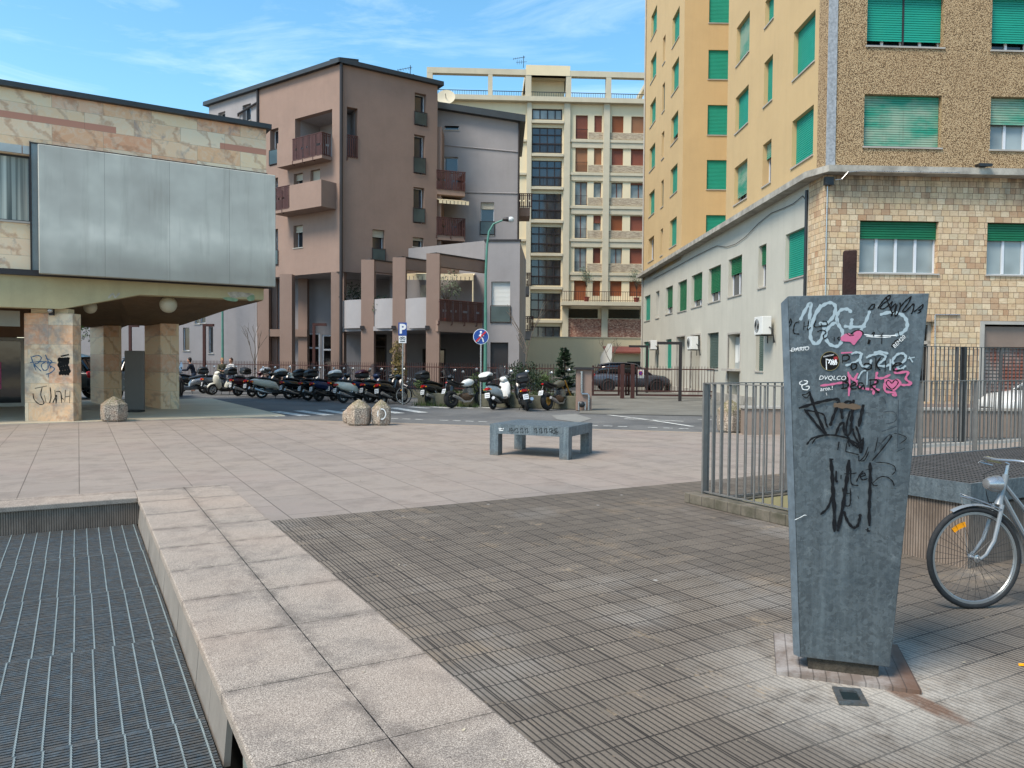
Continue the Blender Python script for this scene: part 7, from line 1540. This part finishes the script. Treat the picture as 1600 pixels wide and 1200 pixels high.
# ================================================================= PEOPLE
def person(M_, lab, top, legs, hair, pose='stand', lean=0.0, stripes=None):
    e = empty('person', M_, lab, 'person')
    l = lean; sh = Vector((l*.45, 0, 1.40)); hd_ = Vector((l*.62, 0, 1.60)); hip = Vector((0,0,.92))
    def body(m, g=0.0, torso=True, arms=True, legs_=True, head=True):
        if torso: m.loft([(0,0,0,0)]*0 or [(0,0,.001,.001),(0.001,0,.002,.002)], 4) if False else None
        if torso:
            n = 14; rings = []
            for t, wx, wy in ((0,.145,.11),(.12,.15,.115),(.35,.135,.10),(.6,.16,.115),(.85,.185,.11),(.97,.14,.09),(1.05,.07,.065)):
                c = hip.lerp(sh, t); rings.append([(c.x+(wy+g)*math.cos(2*math.pi*k/n), (wx+g)*math.sin(2*math.pi*k/n), c.z) for k in range(n)])
            fs = [(i*n+k, i*n+(k+1) % n, (i+1)*n+(k+1) % n, (i+1)*n+k) for i in range(len(rings)-1) for k in range(n)]+[tuple(range(n))[::-1], tuple(range((len(rings)-1)*n, len(rings)*n))]; m.add([v for q in rings for v in q], fs)
        for s_ in (-1,1):
            a = sh+Vector((0,s_*.17,-.04)); el = a+Vector((.10+l*.2, s_*.06, -.27)); wr2 = el+Vector((.24, -s_*.08, -.02+.04*l)); k_ = Vector((.05, s_*.10, .50)); an = Vector((-.02, s_*.11, .09))
            if arms: m.tube([a, a.lerp(el,.5), el, el.lerp(wr2,.5), wr2], [.055+g,.048+g,.042+g,.038+g,.028+g], 10)
            if arms and head:
                h_ = wr2+Vector((.06,0,-.01)); m.ball(h_, .04, 8, (1.1,.9,.5))
                for f in range(4): b = h_+Vector((.035,(f-1.5)*.018,-.002)); m.tube([b, b+Vector((.03+.006*(f in (1,2)),0,-.006)), b+Vector((.045,0,-.028))], [.009,.008,.006], 5)
                m.tube([h_+Vector((0,-s_*.03,0)), h_+Vector((.03,-s_*.05,-.01))], [.010,.007], 5)
            if legs_: m.tube([hip+Vector((0,s_*.08,.02)), Vector((.03,s_*.095,.72)), k_, (k_+an)/2, an], [.095+g,.085+g,.06+g,.056+g,.042+g], 10)
            if legs_ and head: m.ball((an.x+.06, an.y, .045), .05, 8, (2.4,.9,.8))
        if head:
            m.tube([sh, hd_-Vector((0,0,.08))], [.06,.052], 10); m.ball(hd_, .105, 16, (.95,.78,1.15)); m.ball(hd_+Vector((.10,0,-.01)), .018, 6, (1,.8,1.2)); m.ball(hd_+Vector((.04,0,-.08)), .05, 8, (1,1,.7))
            for s_ in (-1,1): m.ball(hd_+Vector((0,s_*.08,-.01)), .022, 6, (.6,.4,1.2))
    def rem(o, vox): r_ = o.modifiers.new('remesh', 'REMESH'); r_.mode = 'VOXEL'; r_.voxel_size = vox; r_.use_smooth_shade = True; return o
    m = MB(); body(m); rem(m.build('body', SKIN, e), .014)
    m = MB(); body(m, .018, True, True, False, False); rem(m.build('jacket' if stripes is None else 'striped_top', top, e), .016)
    m = MB(); body(m, .014, False, False, True, False); m.ball(hip+Vector((0,0,-.02)), .16, 12, (.78,1.08,.75)); rem(m.build('trousers', legs, e), .016)
    m = MB(); m.ball(hd_+Vector((-.018,0,.025)), .112, 14, (.95,.82,1.1)); m.ball(hd_+Vector((-.05,0,-.05)), .08, 10, (.7,.9,1.0)) ; rem(m.build('hair', hair, e), .014)
    m = MB(); 
    for s_ in (-1,1): m2 = MB(); m2.ball(hd_+Vector((.088,s_*.032,.012)), .011, 6); m2.build('eye', BLK, e)
    return e
HB = pm('black_hair', S(34,26,22,.7), .6); HBL = pm('blond_hair', S(184,146,92,.75), .6); HBR = pm('brown_hair', S(70,44,30,.7), .6); NAVY = pm('navy_cloth', S(30,36,52,.7), .85); JEAN = pm('denim', S(60,72,92,.7), .85); OLV = pm('olive_cloth', S(110,104,82,.75), .85)
def m_stripe():
    t = NT('striped_cloth'); x, y, z = t.xyz(); c = t.mix(t.math('LESS_THAN', t.math('FRACT', t.math('MULTIPLY', z, 12)), .5), S(226,226,222,.8), S(70,76,90,.7)); return t.done(c, .85)
def pat(px, pyt, D, a): p = AT(px, 566, D); return Matrix.Translation((p.x,p.y,0)) @ Matrix.Rotation(R(a),4,'Z')
person(pat(303, 562, 39.5, 200), 'person in a dark navy jacket bending over the silver scooter', NAVY, JEAN, HB, lean=.35); person(pat(347, 562, 40.5, 300), 'blond person in a dull olive top behind the parked scooters', OLV, JEAN, HBL, lean=.1); person(pat(362.5, 560, 39, 250), 'dark-haired person in a striped white top behind the parked scooters', m_stripe(), JEAN, HBR, lean=.12, stripes=1)
# ================================================================= PLANTS
def bush(p, w_, h, lab, mat=LEAF, seed=1, n=9, leaf=.05, per=170, name='shrub', stems=True):
    e = empty(name, Matrix.Translation((p.x,p.y,p.z)), lab, 'shrub'); rnd = random.Random(seed); C_ = []; m = MB()
    for k in range(n):
        a = rnd.uniform(0,6.28); rr = rnd.uniform(0,.36)*w_; z = h*rnd.uniform(.25,.86); c = Vector((math.cos(a)*rr, math.sin(a)*rr, z)); C_.append(c); m.tube([(c.x*.2,c.y*.2,0),(c.x*.6,c.y*.6,z*.6),c+Vector((0,0,h*.12))], [.02,.014,.004], 4)
    m.build('stems', BARK, e); crown(C_, w_*.24, per, leaf, seed, 1.1).build('foliage', mat, e); return e
def conifer(p, h, w_, lab, seed=1):
    e = empty('conifer', Matrix.Translation((p.x,p.y,p.z)), lab, 'tree'); rnd = random.Random(seed); t = MB(); t.tube([(0,0,0),(0,0,h*.98)], [.05,.008], 6); b = MB(); f = MB()
    lv = 20
    for i in range(lv):
        z = h*(.08+.9*i/lv)+rnd.uniform(-.05,.05); L_ = w_*.5*(1-i/lv)**.8*rnd.uniform(.8,1.1)+.05
        for k in range(11):
            a = rnd.uniform(0,6.28); d = Vector((math.cos(a), math.sin(a), .12)); z += rnd.uniform(-.06,.06); lk = rnd.uniform(.55,1.15); d.z = rnd.uniform(-.05,.45); q = Vector((0,0,z))+d*L_*lk; t.tube([(0,0,z), q], [.008,.003], 3)
            for j in range(34):
                c = Vector((0,0,z)).lerp(q, rnd.uniform(.2,1.05)); dd2 = (d+Vector((rnd.uniform(-.7,.7), rnd.uniform(-.7,.7), rnd.uniform(-.5,.3)))).normalized(); o = dd2.orthogonal().normalized(); s_ = rnd.uniform(.05,.11); f.add([c, c+dd2*s_*.5+o*s_*.22, c+dd2*s_, c+dd2*s_*.5-o*s_*.22], [(0,1,2,3)])
    t.build('trunk', BARK, e); f.build('needles', LEAFD, e); return e
def bare(p, h, lab, seed=1, w_=.5, leaves=None):
    e = empty('bare_tree', Matrix.Translation((p.x,p.y,p.z)), lab, 'tree', None); rnd = random.Random(seed); m = MB(); tips = []
    def br(a, d, L_, r_, dep):
        b = a+d*L_; m.tube([a, a.lerp(b,.5)+Vector((rnd.uniform(-1,1),rnd.uniform(-1,1),0))*L_*.05, b], [r_, r_*.85, r_*.65], 5)
        if dep == 0: tips.append(b); return
        for k in range(3): dd_ = (d+Vector((rnd.uniform(-1,1), rnd.uniform(-1,1), rnd.uniform(-.1,.6)))*w_).normalized(); br(a.lerp(b, rnd.uniform(.6,1)), dd_, L_*rnd.uniform(.45,.7), r_*.6, dep-1)
    br(Vector((0,0,0)), Vector((0,0,1)), h*.55, .035, 3); m.build('branches', pm('pale_bark', S(120,108,96,.7), .9), e)
    if leaves: crown(tips, .12, 4, .03, seed).build('leaves', leaves, e)
    return e
pp = lambda x, D: AT(x, 566, D)*1
def g0_(x, D, z=0): v = AT(x, 566, D); return Vector((v.x, v.y, z))
conifer(g0_(882, 29.2, .3), 1.95, 1.0, 'small dark conifer left of the pinkish gate pier', 4)
bush(g0_(816, 29.8, .3), 1.3, 1.55, 'loose leafy shrub behind the white scooter and the slim black one', LEAFD, 2, 11, .05, 120); bush(g0_(846, 30.0, .3), .9, 1.0, 'small round shrub between the black scooter and the conifer', LEAF, 3, 8, .045, 110)
bush(g0_(795, 30.2, .3), .8, .8, 'low dark shrub at the foot of the street lamp', LEAFD, 5, 7, .045, 90); bush(g0_(664, 31.2, .3), .9, .9, 'low green shrub behind the black retro scooter', LEAF, 6, 8, .045, 100); bush(g0_(742, 31.2, .3), 1.0, .8, 'low green shrub behind the white-tanked motorcycle', LEAF, 16, 8, .045, 100)
bush(g0_(622, 33.5, .0), .8, 2.75, 'tall straggly yellow-brown climber beside the parking sign', LEAFY, 7, 26, .045, 60)
bush(g0_(617, 33.2, .0), .9, 1.0, 'low green shrub behind the parked black bicycle', LEAF, 8, 8, .045, 110)
bare(g0_(823, 33, .0), 4.0, 'thin bare sapling in front of the cream boundary wall, right of the dark door', 3, .55); bare(g0_(955, 47, 0), 3.3, 'thin bare tree behind the grey car roof', 5, .9); bare(g0_(398, 44, 0), 3.6, 'thin bare young tree beside the brown columns', 8, .4)
p_ = g0_(118, 44, 0); te = empty('leafy_tree', Matrix.Translation(p_), 'grey-green tree glimpsed behind the brown pillar through the arcade', 'tree'); MB().tube([(0,0,0),(.1,0,2.6),(0,.1,3.6)], [.16,.12,.08], 8).build('trunk', BARK, te); crown([Vector((random.uniform(-1.6,1.6), random.uniform(-1.2,1.2), random.uniform(3,5.2))) for k in range(26)], .7, 90, .07, 9).build('crown', OLIV, te)
# grass along the planter
gm_ = MB(); rnd = random.Random(2)
for k in range(2600):
    t_ = rnd.random(); u_ = rnd.uniform(1.14,2.2) if k % 3 else rnd.uniform(.35,.88); z_ = .36 if k % 3 else 0
    if not k % 3 and t_ > .42: continue
    q = MK @ Vector((t_*dK.length, u_, z_)); h = rnd.uniform(.08,.26); a = rnd.uniform(0,6.28); d_ = Vector((math.cos(a), math.sin(a),0))*.012; l_ = Vector((rnd.uniform(-.06,.06), rnd.uniform(-.06,.06), h)); gm_.add([q-d_, q+d_, q+l_], [(0,1,2)])
tag(gm_.build('grass', LEAF), 'tufts of green grass along the concrete planter behind the motorcycles', 'grass', None, 'stuff')
# yellow scrap, right edge
lt = MB(); lt.add([(0,0,.006),(.03,-.01,.01),(.036,.015,.014),(.01,.02,.012)], [(0,1,2,3)]); p = G(1592,1042); tag(lt.build('litter', AMB, None, Matrix.Translation((p.x,p.y,0))), 'scrap of yellow litter on the ribbed paving at right edge', 'litter')
# specks of litter and dry leaf bits on the paving
lb_ = MB(); rnd = random.Random(11)
for k in range(150):
    gx, gy = rnd.uniform(.8, 7.5), rnd.uniform(2.2, 16); 
    if WELL[0]-.3 < gx < WELL[1] and WELL[2]-.3 < gy < WELL[3]+.3: continue
    if gx > 6.0 and gy < 5.2: continue
    q = GM @ Vector((gx, gy, .016)); s_ = rnd.uniform(.004,.013); a = rnd.uniform(0,6.28); u_ = Vector((math.cos(a), math.sin(a), rnd.uniform(-.1,.4)))*s_; v_ = Vector((-math.sin(a), math.cos(a), rnd.uniform(-.1,.3)))*s_*.7
    lb_.add([q-u_, q+v_, q+u_*1.1, q-v_], [(0,1,2,3)])
tag(lb_.build('leaf_litter', pm('dry_bits', S(196,184,158,.8), .9, var=.5, scale=6)), 'tiny pale scraps and dry leaf bits scattered over the paving', 'litter', None, 'stuff')
